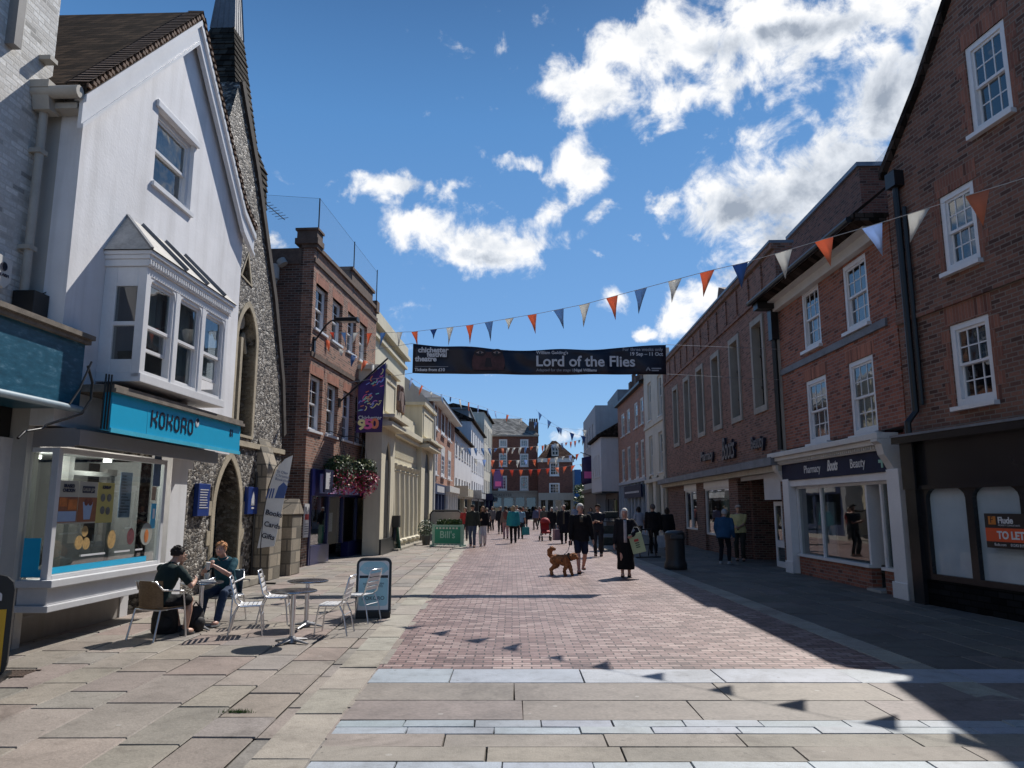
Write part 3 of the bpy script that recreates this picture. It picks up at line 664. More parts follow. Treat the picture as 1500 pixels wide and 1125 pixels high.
m=MB(); m.box(wx0+.2,wx0+.32,.9,1.1,wz0,wz1); m.box(wx0+1.62,wx0+1.74,.35,.5,wz0,wz1); m.box(wx0+1.74,wx1,.38,.44,wz0+1.35,wz0+1.42); m.box(wx0+1.74,wx1,.38,.44,wz0,wz0+.35); m.build('inner_partition',plain('partition_grey',(.2,.2,.2),.6),sw)
m=MB()
for i in range(4): m.ball((wx0+.3+.45*i,.9,wz0+.18),.2,.3,.22,10,6); 
m.build('counter_goods',plain('dark_goods',(.05,.05,.055),.7,.4),sw,60)
YELL=plain('poster_pale_yellow',hx('b7a95f'),.6,.05); BRN=plain('poster_brown',hx('8a5233'),.6,.2); CRM=plain('poster_cream',hx('a8a497'),.6,.04); ORG=plain('food_orange',hx('b8692c'),.6,.3,12.); PBLUE=plain('poster_blue_grey',hx('8fa3c0'),.6,.1)
def disc(m,x,z,y,r,rz=None,n=18):
    rz=rz or r; m.face([(x+r*math.cos(2*PI*i/n),y,z+rz*math.sin(2*PI*i/n)) for i in range(n)])
yp=ys+.034; pt=kz(140,706,ys)[1]; pb=kz(90,768,ys)[1]; px=[kz(84,740,ys)[0]+.02]; px=[wx0+fr+.02+i*.0 for i in range(1)]
pxs=[wx0+fr+.01,wx0+fr+.01+.43,wx0+fr+.01+.85,wx0+fr+.01+1.25]
for i in range(3):
    a,b=pxs[i],pxs[i+1]; m=MB(); m.box(a,b-.004,yp,yp+.003,pb,pt); po=m.build('poster',[CRM,CRM,YELL][i],sw)
    if i<2:
        m=MB(); m.box(a+.005,b-.008,yp-.004,yp-.001,pb+.02,pb+(pt-pb)*.62); m.build('poster_picture',BRN,po)
    text(['BRAISED\nCHICKEN','','KIMBAP'][i],.058,INK,po,((a+b)/2,yp-.006,pt-.085),align='CENTER',ext=.001,bold=.003)
    if i==1:
        m=MB(); m.box(a+.08,b-.08,yp-.006,yp-.001,pt-.15,pt-.06); m.build('title_block',INK,po); text('GALBI JJIM',.062,CRM,po,((a+b)/2,yp-.009,pt-.125),align='CENTER',ext=.001)
        m=MB(); m.prism([(a+.14,pb+.05),(b-.14,pb+.05),(b-.1,pb+.28),(a+.1,pb+.28)],yp-.007,yp-.005); m.build('drink_cup',PBLUE,po)
        m=MB(); disc(m,a+.17,pb+.275,yp-.009,.045); disc(m,a+.26,pb+.28,yp-.009,.05); pieces(m,'food_photo',plain('food_red',hx('7a3a2a'),.6,.4,12.),po)
    if i==0:
        m=MB(); m.box(a+.04,a+.2,yp-.007,yp-.005,pb+.22,pb+.33); m.box(a+.22,b-.03,yp-.007,yp-.005,pb+.18,pb+.31); pieces(m,'food_photo',ORG,po)
        m=MB(); m.box(a+.03,b-.03,yp-.007,yp-.005,pb+.03,pb+.16); m.build('food_tray',PBLUE,po)
    if i==2:
        m=MB()
        for (dx,dz) in ((.13,.34),(.28,.34),(.14,.17),(.27,.16)): disc(m,a+dx,pb+dz,yp-.004,.055)
        pieces(m,'food_photo',plain('food_grey',hx('6b6b66'),.6,.4,14.),po)
# decals on the glass
m=MB(); m.box(wx0+fr,wx1-fr-.3,ys+.03,ys+.034,wz0+.06,wz0+.14); m.box(wx0+.025,wx0+.03,ys+.1,ys+.42,wz0+.03,wz0+.12); m.box(wx0+.025,wx0+.03,ys+.14,ys+.4,wz0+.12,wz0+.5); m.build('window_decal',TEAL,sw)
FOOD=plain('food_noodles',hx('a98a55'),.6,.45,25.); FRED=plain('food_dark_red',hx('5e2730'),.6,.4,18.)
m=MB(); xs=wx0+.62
for dx,dz,r_ in ((0,.0,.09),(.16,-.02,.08),(.11,.14,.07)): disc(m,xs+dx,wz0+.42+dz,ys+.03,r_)
disc(m,xs+.75,wz0+.43,ys+.03,.1,.13); pieces(m,'food_decal',FOOD,sw)
m=MB(); disc(m,xs+1.24,wz0+.45,ys+.03,.1,.12); m.build('food_decal',FRED,sw)
m=MB(); disc(m,xs+1.68,wz0+.47,ys+.03,.17); m.build('plate_decal',plain('plate_grey',hx('8f918a'),.5,.1),sw); m=MB(); disc(m,xs+1.68,wz0+.44,ys+.026,.06,.1); m.build('food_decal',ORG,sw)
for i,(x,wd) in enumerate(((.42,.55),(1.2,.4),(1.75,.2))): 
    m=MB(); m.box(xs-.25+x-.1,xs-.25+x+wd-.1,ys+.03,ys+.033,wz0+.235,wz0+.26); m.build('caption_strip',LGREY,sw)
m=MB(); m.box(wx0+1.95,wx0+2.27,ys+.3,ys+.31,wz0+.72,wz0+1.4); mn=m.build('menu_sheet',PBLUE,sw); strokes([[(wx0+1.99,wz0+1.34-.045*i),(wx0+2.05+random.random()*.18,wz0+1.34-.045*i)] for i in range(13)],.012,INK,mn,(0,ys+.296,0),t=.003)
m=MB(); m.box(wx1-.36,wx1-.14,ys+.03,ys+.034,wz0+1.2,wz0+1.7); m.build('window_sticker',plain('sticker_blue',hx('47607c'),.5,.2),sw)
m=MB(); m.box(wx1-.36,wx1-.24,ys+.03,ys+.034,wz0+.98,wz0+1.19); m.build('window_sticker',plain('sticker_tan',hx('a08770'),.5,.3,20.),sw)
m=MB(); m.box(wx1-.34,wx1-.2,ys+.03,ys+.034,wz0+.55,wz0+.93); st_=m.build('window_sticker',TEAL,sw); m=MB(); m.box(wx1-.30,wx1-.24,ys+.026,ys+.029,wz0+.7,wz0+.85); m.build('sticker_mark',WHITE,st_)
# plinth, post, door recess, pilaster
m=MB(); pr=K.uz(174,890,0.)[0]; m.box(wx0-.3,pr,0,.2,0,wz0-.1); m.build('plinth',render_wall('plinth_paint',hx('928d88'),.08,.3,.3),K.root)
m=MB(); m.box(pr,pr+.22,-.02,.2,0,wz0-.3); m.box(wx0-.34,wx0-.02,-.02,.2,0,zw+.1); pieces(m,'post',LGREY,K.root)
m=MB(); p0=kz(247,760,-.25)[0]; p1=kz(275,700,-.25)[0]; m.box(p0,p1,-.25,.12,0,z0-.05); m.box(p1,uR-.3,.06,.3,2.4,z0-.05); pieces(m,'pilaster',render_wall('white_column_paint',(.66,.66,.67),.05,.2,.25),K.root)
dr=empty('shop_door'); dr.parent=K.root; m=MB(); d0,d1=pr+.22,p0
m.box(d0,d0+.1,.5,.58,0,2.3); m.box(d1-.1,d1,.5,.58,0,2.3); m.box(d0+.1,d1-.1,.5,.58,0,.3); m.box(d0+.1,d1-.1,.5,.58,2.2,2.3); m.build('door_frame',GREYP,dr); m=MB(); m.box(d0+.1,d1-.1,.53,.54,.3,2.2); m.build('door_pane',GLASS,dr); m=MB(); m.box(d0,d1,.8,.82,0,2.4); m.build('dark_room',DARK,dr)
m=MB(); m.box(wx0+.02,wx0+.1,-.08,-.0,.05,.33); m.tube([(wx0+.06,-.05,.3),(wx0+.06,-.05,.0)],.03,8)
for (a,b) in ((.3,.62),(1.8,2.1)): 
    for k in range(2): m.box(wx0+a,wx0+b,-.012,0,.30+.06*k,.325+.06*k)
pieces(m,'air_vent',GREYP,K.root)
# black cable looping off the fascias
m=MB(); P=[kz(124,536,yf-.05),kz(133,560,yf-.07),kz(131,585,yf-.07),kz(117,606,yf-.07),kz(95,622,yf-.05),kz(60,628,yr-.05),kz(35,632,yr-.05),kz(25,642,yr-.05)]
pts=[(a,(yf-.09) if i<4 else yr-.06,b) for i,(a,b) in enumerate(P)]; m.tube(pts,.016,7)
P=[kz(126,530,yf-.05),kz(108,570,yf-.05),kz(93,592,yf-.05)]; m.tube([(a,yf-.12,b) for a,b in P],.013,6)
for k in range(3): m.tube([(u0-.05-.03*k,yf+.02*k,z1+.12),(u0-.06-.03*k,yf+.02*k,z0)],.011,6)
m.build('cable',BLACK,K.root,60)
# ---- flint church
FL=NT('knapped_flint'); sp=FL.uz(); vo=FL.add('ShaderNodeTexVoronoi',Scale=15.,Randomness=1.); mpv=FL.add('ShaderNodeMapping'); FL.ln(sp,mpv.inputs[0]); mpv.inputs['Scale'].default_value=(.75,1.15,1); wob=FL.noise(6.,3.,FL.obj())
va=FL.n.new('ShaderNodeVectorMath'); va.operation='MULTIPLY_ADD'; FL.ln(wob.outputs['Color'],va.inputs[0]); va.inputs[1].default_value=(.06,.06,0); FL.ln(mpv.outputs[0],va.inputs[2]); FL.ln(va.outputs[0],vo.inputs['Vector'])
ve=FL.add('ShaderNodeTexVoronoi',Scale=15.,feature='DISTANCE_TO_EDGE'); FL.ln(va.outputs[0],ve.inputs['Vector'])
sc_=FL.n.new('ShaderNodeSeparateColor'); FL.ln(vo.outputs['Color'],sc_.inputs[0])
c=FL.ramp(sc_.outputs[0],[(0.,(.025,.023,.024)),(.28,(.07,.06,.055)),(.5,(.19,.16,.13)),(.72,(.36,.32,.27)),(1.,(.62,.59,.54))])
fn=FL.noise(45.,4.,FL.obj()); c=FL.mix(.5,c,FL.ramp(fn.outputs[0],[(.3,(.35,.35,.35)),(.7,(1.25,1.25,1.25))]),'MULTIPLY')
eg=FL.ramp(ve.outputs['Distance'],[(.0,(1,1,1)),(.07,(0,0,0))]); big=FL.noise(.7,5.,FL.obj(),.65)
c=FL.mix(eg,c,(.16,.135,.105)); c=FL.mix(.5,c,FL.ramp(big.outputs[0],[(.3,(.45,.43,.4)),(.65,(1.1,1.1,1.1))]),'MULTIPLY')
FL.ln(c,FL.b.inputs['Base Color']); FL.b.inputs['Roughness'].default_value=.6
FL.bump(FL.math('MULTIPLY_ADD',fn.outputs[0],.25,FL.math('MINIMUM',FL.math('MULTIPLY',ve.outputs['Distance'],4.),.6)),1.,.05)
FLINT=FL.mat
C0=K0+KD*3.2; C1=gnd(417,838); C0=Vector((C1.x-.25,C0.y,0)); C0.x=-6.28
C=Facade('flint_church','small flint walled church with steep gable and shingled bell turret','church',C0,C1)
edge=[C.uz(*p) for p in ((413,640),(411,560),(400,440),(385,330),(374,250))]
uc=edge[0][0]; ua=edge[-1][0]-1.15; zap=edge[-1][1]+1.6
poly=[(0,0),(uc+.1,0)]+edge+[(ua,zap),(ua-3.2,6.5),(0,6.)]
dw0,dzs=C.uz(311,735); dw1,_=C.uz(352,735); dzt=C.uz(338,672)[1]; dz0=0.
lw0,lz0=C.uz(337,612); lw1,_=C.uz(371,612); lzs=C.uz(355,500)[1]; 
hd=arch_pts(dw0+.1,dw1-.05,0,max(1.6,dzt-1.25),1.05,7,True); hl=arch_pts(lw0+.12,lw1-.12,lz0-.3,lzs,.95,7,True)
tr=[C.uz(364,425),C.uz(370,378),C.uz(357,400)]; tr=[C.uz(354,402),C.uz(367,417),C.uz(363,374)]
poly=[(0,0),(uc+.1,0)]+edge+[(ua,zap),(ua-2.2,5.2),(0,5.)]
wall(C,poly,[hd,hl,tr],FLINT,0.,.5)
m=MB(); 
m.box(uc-.15,uc+.1,.5,8,0,edge[1][1]); m.build('side_wall',FLINT,C.root)
m=MB(); pe=edge+[(ua,zap)]
m.prism(pe+[(x+.16,z+.1) for x,z in reversed(pe)],-.06,8); m.build('verge',plain('dark_verge_tile',(.05,.04,.035),.9,.3,6.),C.root)
def ring(h,w,y0,y1,m):   # stone dressing round an opening
    c=sum((Vector((x,z)) for x,z in h),Vector((0,0)))/len(h); outer=[]
    n=len(h)
    for i,(x,z) in enumerate(h):
        a=Vector(h[i-1]); b=Vector(h[(i+1)%n]); d=(b-a); nn=Vector((d.y,-d.x)).normalized(); outer.append((x+nn.x*w,z+nn.y*w))
    m.prism(outer,y0,y1,0,[h])
m=MB(); ring(hd,.15,-.03,.5,m); ring(hl,.13,-.03,.4,m); ring(tr,.1,-.02,.4,m)
for i in range(14):   # toothed quoins on both jambs
    if i<7:
        z=.02+i*.3; w_=.30 if i%2 else .17
        m.box(hd[0][0]-w_,hd[0][0]-.149,-.026,.1,z,z+.29); m.box(hd[1][0]+.149,hd[1][0]+w_,-.026,.1,z,z+.29)
lm=(hl[0][0]+hl[1][0])/2; m.box(lm-.06,lm+.06,.1,.3,lz0-.3,lzs+.15)
m.tube([(lm-.42,.2,lzs-.15),(lm-.24,.2,lzs+.28),(lm-.03,.2,lzs-.1)],.05,6); m.tube([(lm+.42,.2,lzs-.15),(lm+.24,.2,lzs+.28),(lm+.03,.2,lzs-.1)],.05,6); m.lathe([(.15,-.05),(.2,-.05),(.2,.05),(.15,.05)],14,(lm,.2,lzs+.55),M=Matrix.Rotation(R(90),4,'X'))
m.build('stone_dressing',STONE,C.root)
m=MB(); m.box(hl[0][0],hl[1][0],.32,.34,lz0-.3,lzs+1.2); gl=m.build('leaded_window',plain('leaded_glass',(.05,.06,.06),.15,.4,14.),C.root)
m=MB(); m.box(hd[0][0]-.05,hd[1][0]+.05,.62,.66,0,3.2); m.build('door',plain('dark_oak',(.035,.026,.02),.7,.4,6.),C.root)
m=MB(); m.box(hd[0][0]-.3,hd[1][0]+.5,-.5,.6,0,.16); m.build('step',plain('stone_step',(.3,.27,.22),.85,.2,3.,bump=.3),C.root,bevel=.02)
m=MB(); zs=C.uz(395,655)[1]; m.box(0,uc+.1,-.07,0,zs-.12,zs); m.build('string_course',STONE,C.root)
ASH=brick('rough_ashlar',(.20,.175,.135),(.34,.29,.22),(.14,.125,.1),w=.5,h=.3,ms=.02,bump=1.,stain=.5)
m=MB(); b0=C.uz(396,760,-.4)[0]; bt=C.uz(395,645,0)[1]
m.prism([(0,0),(-.42,0),(-.42,1.75),(-.26,1.95),(-.26,2.6),(0,bt)][::-1],0,.75,M=Matrix(((0,1,0,b0),(1,0,0,0),(0,0,1,0),(0,0,0,1)))); m.build('buttress',ASH,C.root)
m=MB(); b2=uc+.0; m.box(b2-.35,b2+.4,-.5,.3,0,1.5); m.prism([(b2-.42,1.5),(b2+.47,1.5),(b2+.02,1.9)],-.54,.3); pieces(m,'pier',ASH,C.root,bevel=.02)
m=MB(); m.tube([(b0-.12,-.06,.05),(b0-.12,-.06,2.5)],.03,6); m.build('downpipe',BLACK,C.root)
BLUE=plain('royal_blue_board',hx('16357a'),.4,.1)
for (l,t_,r_,b_,sgn) in ((289,708,303,756,0),(362,713,374,753,1)):
    q=C.rect(l,t_,r_,b_,-.06); m=MB(); m.box(q[0],q[1],-.1,-.005,q[2],q[3]); o=m.build('notice_board',BLUE,C.root,bevel=.01)
    m=MB()
    if sgn:
        x=(q[0]+q[1])/2; m.prism([(x-.1,q[3]-.42),(x+.1,q[3]-.42),(x+.1,q[3]-.28),(x,q[3]-.1),(x-.1,q[3]-.28)],-.106,-.101); m.box(x-.08,x+.08,-.106,-.101,q[2]+.2,q[2]+.24); m.box(x-.08,x+.08,-.106,-.101,q[2]+.12,q[2]+.16); m.build('emblem',LGREY,o)
    else: o2=strokes([[(q[0]+.06,q[3]-.12-.05*i),(q[1]-.06-.12*random.random(),q[3]-.12-.05*i)] for i in range(int((q[3]-q[2]-.2)/.05))],.018,LGREY,o,(0,-.106,0),t=.004)
# bell turret: tile hung, then lead spire
tu,tz=C.uz(343,60,1.2); bz=C.uz(340,235,1.2)[1]; SH=tiles('slate_hanging',(.05,.045,.04),(.12,.105,.09),.22,.2)
m=MB(); cx=C.uz(352,200,1.2)[0]-1.15; cy=1.2
def sq(r,z): return [(cx-r,cy-r,z),(cx+r,cy-r,z),(cx+r,cy+r,z),(cx-r,cy+r,z)]
zt1=C.uz(322,35,1.2)[1]; lev=[(.95,bz-2.6),(.88,bz-.35),(.68,bz+.25),(.30,zt1)]
for (r0,z0_),(r1,z1_) in zip(lev[:-1],lev[1:]):
    A,B_=sq(r0,z0_),sq(r1,z1_); k=max(1,int((z1_-z0_)/.16))
    for j in range(k):
        f0,f1=j/k,(j+1)/k
        P=[Vector(a).lerp(Vector(b),f0)+ (Vector(a)-Vector((cx,cy,a[2]))).normalized()*random.uniform(.02,.05) for a,b in zip(A,B_)]; Q=[Vector(a).lerp(Vector(b),f1) for a,b in zip(A,B_)]
        for i in range(4): m.face([P[i],P[(i+1)%4],Q[(i+1)%4],Q[i]])
        m.face(list(reversed(P)))
m.build('bell_turret',SH,C.root)
m=MB(); A=sq(.30,zt1); r_=.12; B_=sq(.03,zt1+3.6)
for i in range(4): m.face([A[i],A[(i+1)%4],B_[(i+1)%4],B_[i]]); m.bar(A[i],B_[i],.035,.035)
for i in range(4):
    for f in (.25,.5,.75): m.bar(Vector(A[i]).lerp(Vector(A[(i+1)%4]),f),B_[i],.02,.02)
m.build('spire',LEAD,C.root)
# ---- brick betting shop
G=Facade('brick_corner_building','three storey brown brick building with navy shopfront and lamp bracket','building',gnd(440,831),gnd(541,808))
zT=G.uz(470,372)[1]; LW=G.L
print('WH',G.L,zT)
ops=[]
for (l,t_,r_,b_) in ((464,407,478,488),(488,432,500,505),(510,456,520,523),(527,478,536,537)): ops.append(G.rect(l,t_,r_,b_))
lows=[]
for (l,t_,r_,b_) in ((455,543,470,630),(480,558,493,640),(503,573,514,648),(521,585,530,655)): lows.append(G.rect(l,t_,r_,b_))
za=sum(o[3] for o in ops)/4; zb_=sum(o[2] for o in ops)/4; zc_=sum(o[3] for o in lows)/4; zd=sum(o[2] for o in lows)/4
ws=[(o[0],o[1]) for o in ops]; print('WHwin',ops,lows)
H=[]
for (a,b) in ws:
    H.append((a,b,zb_,za))
for o in lows: H.append((o[0],o[1],zd,zc_))
zs=G.uz(480,690)[1]
wall(G,[(0,zs),(LW,zs),(LW,zT),(0,zT)],[rp(h) for h in H],WB1,0,.35)
for i,h in enumerate(H): sash(G,h,WHITE,2,2,2,y=.14,fw=.06,blind=[(0,1,.1,.9)] if i in(1,2,6) else None)
m=MB()
for h in H: m.box(h[0]-.06,h[1]+.06,-.004,.1,h[3],h[3]+.3)
pieces(m,'window_head',RUBBED,G.root)
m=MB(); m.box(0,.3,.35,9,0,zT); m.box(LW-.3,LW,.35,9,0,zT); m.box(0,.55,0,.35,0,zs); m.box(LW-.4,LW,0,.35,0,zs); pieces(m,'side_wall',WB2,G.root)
m=MB(); zm=G.uz(470,528)[1]
m.box(0,LW,-.05,0,zm-.05,zm+.1); m.box(-.04,LW+.02,-.08,.4,zT,zT+.12); m.box(-.02,LW,-.05,0,zT-.45,zT-.3); m.box(-.1,.5,-.12,.6,zT+.12,zT+.3); m.box(-.06,.45,-.08,.55,zT+.3,zT+.55); m.box(-.1,.5,-.12,.6,zT+.55,zT+.62); m.box(LW*.52,LW*.9,-.02,.4,zT+.12,zT+.55); m.box(LW*.5,LW*.92,-.08,.45,zT+.55,zT+.65); m.box(LW-.35,LW+.05,-.1,.4,zT-.1,zT+.35); m.box(-.03,.0,.4,9,zT-.5,zT); m.build('cornice',plain('weathered_brick_cornice',(.13,.085,.065),.9,.35,5.),G.root)
m=MB(); m.box(.3,LW-.3,.4,9,zT-.4,zT-.3); m.build('roof',LEAD,G.root)
sf=empty('shopfront'); sf.parent=G.root; zk=G.uz(480,727)[1]; NB=plain('navy_shop_paint',hx('141b52'),.3,.12)
m=MB(); m.box(.5,LW-.4,-.06,.2,zk,zs); m.box(.5,.62,-.04,.2,0,zk); 
for f in (.28,.52,.78): m.box(.5+(LW-.9)*f-.06,.5+(LW-.9)*f+.06,.0,.15,.5,zk)
m.box(LW-.52,LW-.4,-.04,.2,0,zk); m.box(.62,.5+(LW-.9)*.28,-.05,.2,0,.55); m.box(.5+(LW-.9)*.6,LW-.52,-.05,.2,0,.5); m.build('shop_frame',NB,sf)
m=MB(); m.box(1.2,LW-.45,-.075,-.061,zk+.08,zs-.12); fp=NT('printed_sky_panel'); nn=fp.noise(1.6,6.,fp.obj(),.6); fp.ln(fp.ramp(nn.outputs[0],[(.35,hx('3a4f86')),(.5,hx('8fa0cc')),(.62,hx('c47aa0'))]),fp.b.inputs['Base Color']); m.build('sign_panel',fp.mat,sf)
m=MB(); m.box(LW-.9,LW-.45,-.085,-.076,zk+.06,zs-.2); m.build('sign_panel',plain('sign_red',hx('a02028'),.4),sf)
m=MB(); m.box(.62,LW-.5,.06,.066,.5,zk); m.build('pane',SHOPGLASS,sf); m=MB(); m.box(.5,LW-.4,1.2,1.25,0,zk); m.box(.5,LW-.4,.2,1.2,zk-.02,zk); m.build('dark_room',DARK,sf)
m=MB(); m.box(2.2,3.,.08,.085,.9,1.5); m.build('window_notice',LGREY,sf); m=MB(); m.box(.9,2.,.09,.1,zk-.42,zk-.05); m.box(LW-2,LW-1,.09,.1,zk-.42,zk-.05); pieces(m,'window_banner',plain('banner_red',hx('7a1c22'),.5),sf)
m=MB(); q=G.rect(451,690,463,716,-.3); m.box(.35,1.1,-.5,-.44,q[2]-.1,q[3]+.1); ps=m.build('projecting_sign',NAVY,sf); m=MB(); m.box(.40,.72,-.51,-.501,q[2],q[3]); m.build('sign_panel',LGREY,ps); text('HILL',.3,WHITE,ps,(.78,-.506,q[2]+.1),rot=(R(90),R(-90),0),sx=.7)
q=G.rect(436,738,449,787,-.02); m=MB(); m.box(.06,.45,-.03,-.002,q[2],q[3]); nt=m.build('notice_panel',LGREY,G.root); m=MB(); m.box(.1,.42,-.035,-.031,q[2]+.5,q[2]+.66); m.build('notice_stripe',plain('sign_red',()),nt); strokes([[(.1,q[2]+.1+.07*i),(.4,q[2]+.1+.07*i)] for i in range(5)]+[[(.14,q[3]-.1),(.25,q[3]-.3),(.36,q[3]-.1)],[(.25,q[3]-.3),(.25,q[3]-.45)]],.015,NAVY,nt,(0,-.036,0),t=.003)
m=MB(); 
for (l,t_,r_,b_) in ((420,370,432,400),): 
    zz=zT-.9; m.tube([(-.12,2.2,zz-.75),(-.12,1.3,zz-.6),(-.12,1.2,zz-.1)],.13,10); m.tube([(-.12,1.2,zz-.1),(-.12,1.2,zz+.35)],.17,10); m.tube([(-.12,.9,zz+.35),(-.12,1.0,zz+.5)],.14,10)
m.build('flue',plain('pale_flue',(.4,.39,.37),.6),G.root,50)
m=MB(); m.tube([(.1,2.,zT),(.1,2.,zT+1.9)],.02,5); m.bar((.1,2.,zT+1.8),(1.5,1.6,zT+1.55),.02,.02)
for i in range(9): p=Vector((.1,2.,zT+1.8)).lerp(Vector((1.5,1.6,zT+1.55)),.1+i*.105); m.bar(p-Vector((.06,.2,0)),p+Vector((.06,.2,0)),.012,.012)
m.build('aerial',plain('dark_metal',(.06,.06,.065),.5,metal=.6),G.root)
m=MB(); 
for u in (.25,LW*.55,LW-.1): m.tube([(u,0,zT-.3),(u,0,zT+1.7)],.02,6)
pieces(m,'net_pole',BLACK,G.root)
nt_=NT('bird_netting'); nt_.n.remove(nt_.b); tr_=nt_.add('ShaderNodeBsdfTransparent'); df=nt_.add('ShaderNodeBsdfDiffuse',Color=(.25,.28,.33,1)); mx=nt_.n.new('ShaderNodeMixShader'); mx.inputs[0].default_value=.13; nt_.ln(tr_.outputs[0],mx.inputs[1]); nt_.ln(df.outputs[0],mx.inputs[2]); nt_.ln(mx.outputs[0],nt_.out.inputs['Surface'])
m=MB(); m.face([(.25,0,zT+.1),(LW-.1,0,zT+.1),(LW-.1,0,zT+1.6),(.25,0,zT+1.7)]); m.face([(.25,0,zT+.1),(.25,0,zT+1.7),(.25,9,zT+2.6),(.25,9,zT+.1)]); m.build('bird_net',nt_.mat,G.root)
m=MB(); m.bar((.25,0,zT+1.7),(LW-.1,0,zT+1.6),.006,.006); m.bar((.25,0,zT+1.7),(.25,9,zT+2.6),.006,.006); m.build('net_cable',BLACK,G.root)
# street lamp on its bracket
ul,zl=G.uz(466,467,-.2); lp=empty('street_lamp',(0,0,0),0,'black bracket street lamp with flat head on brown brick corner','street lamp'); lp.location=G.root.location; lp.rotation_euler=G.root.rotation_euler
P=Vector((.25,-.02,zl-.9)); m=MB(); m.box(.18,.32,-.05,-.003,zl-1.1,zl-.5); m.tube([(.25,-.05,zl-.6),(.25,-.35,zl-.15),(.28,-.5,zl),(.3,-.72,zl+.04)],.028,8); m.build('bracket',BLACK,lp,60)
m=MB(); m.prism([(.2,zl-.02),(.5,zl-.02),(.5,zl+.08),(.3,zl+.12),(.2,zl+.08)],-1.32,-.66); m.build('lamp_head',BLACK,lp,bevel=.02); m=MB(); m.box(.24,.46,-1.26,-.8,zl-.028,zl-.021); m.build('lens',plain('lamp_lens',(.5,.52,.5),.2),lp)
# flagpole and purple banner
fpR=empty('flagpole_banner',(0,0,0),0,'purple festival banner on slanting black flagpole above the navy shopfront','banner')
A=G.uz(496,590,0); pa=G.root.location+G.d*A[0]+Vector((0,0,A[1])); YF=25.; pb_=at(568,525,YF+.05)
m=MB(); m.tube([pa,pb_],.03,8); m.build('pole',BLACK,fpR); m=MB(); m.box(A[0]-.08,A[0]+.08,-.06,-.003,A[1]-.15,A[1]+.15); q_=m.build('pole_bracket',BLACK,fpR); q_.location=G.root.location; q_.rotation_euler=G.root.rotation_euler
tl,trr,bl,br=at(525,563,YF),at(566,531,YF),at(521,634,YF),at(559,633,YF)
bn=NT('banner_purple'); bn.ln(bn.ramp(bn.noise(1.5,3.,bn.obj()).outputs[0],[(.3,hx('34265f')),(.7,hx('46357c'))]),bn.b.inputs['Base Color']); bn.b.inputs['Roughness'].default_value=.6
def bq(u,v):  # point on the hanging cloth
    p=tl.lerp(trr,u).lerp(bl.lerp(br,u),v); return Vector((p.x,p.y+.04*math.sin(u*5+v*3),p.z))
m=MB(); n=10
for i in range(n):
    for j in range(n): m.face([bq(i/n,(j+1)/n),bq((i+1)/n,(j+1)/n),bq((i+1)/n,j/n),bq(i/n,j/n)])
cl=m.build('banner_cloth',bn.mat,fpR,60); so=cl.modifiers.new('thick','SOLIDIFY'); so.thickness=.006
cols=[plain('print_'+n_,hx(h),.5,.02) for n_,h in (('pink','f06aa6'),('yellow','f5e9a5'),('blue','8ea4f0'),('orange','f28a64'),('teal','9be0d3'))]
rnd=random.Random(3)
for k in range(5):
    LS=[]
    for i in range(8):
        u,v=.1+.8*rnd.random(),.08+.5*rnd.random(); ty=rnd.randint(0,2); s_=.05+.03*rnd.random(); a=rnd.random()*6
        if ty==0: pts=[(u+s_*1.1*j-.1,v+.018*(-1)**j) for j in range(4)]
        elif ty==1: pts=[(u+s_*1.3*math.cos(a+j*.5),v+s_*.55*math.sin(a+j*.5)) for j in range(6)]
        else: pts=[(u-s_,v),(u+s_,v+.01)]
        LS.append([(max(.04,min(.96,x)),max(.03,min(.66,y_))) for x,y_ in pts])
    m=MB()
    for Ls in LS:
        for (a,b) in zip(Ls[:-1],Ls[1:]):
            A_,B_=bq(*a)+Vector((0,-.012,0)),bq(*b)+Vector((0,-.012,0)); m.bar(A_,B_,.03,.004,up=(0,1,0))
    m.build('printed_shapes',cols[k],cl)
p=bq(.07,.74); fit(text('Chichester',.19,WHITE,cl,(p.x,p.y-.06,p.z),bold=.004),.8)
for k,(ch,u) in enumerate((('9',.08),('5',.33),('0',.58))):
    p=bq(u,.935); fit(text(ch,.46,cols[(1,0,3)[k]],cl,(p.x,p.y-.06-.01*k,p.z),bold=.02),.29)
# ================================================================== RIGHT SIDE
RB=brick('dark_multi_brick',(.135,.062,.045),(.225,.105,.072),(.22,.18,.15),bump=.6)
RB2=brick('plum_red_brick',(.24,.078,.048),(.35,.12,.072),(.26,.2,.17),bump=.5,stain=.25)
MB_=brick('brown_brick',(.19,.085,.058),(.28,.13,.09),(.23,.18,.145),bump=.5,stain=.2)
CONC=render_wall('cast_stone',(.36,.33,.28),.1,.3,.4); DGREY=plain('dark_metal',())
OLDT=tiles('mossy_roof_tiles',(.03,.023,.02),(.085,.066,.058),.19,.16)
RUB2=brick('dull_rubbed_brick',(.23,.09,.06),(.28,.115,.075),(.26,.19,.15),w=.07,h=.3,ms=.005)
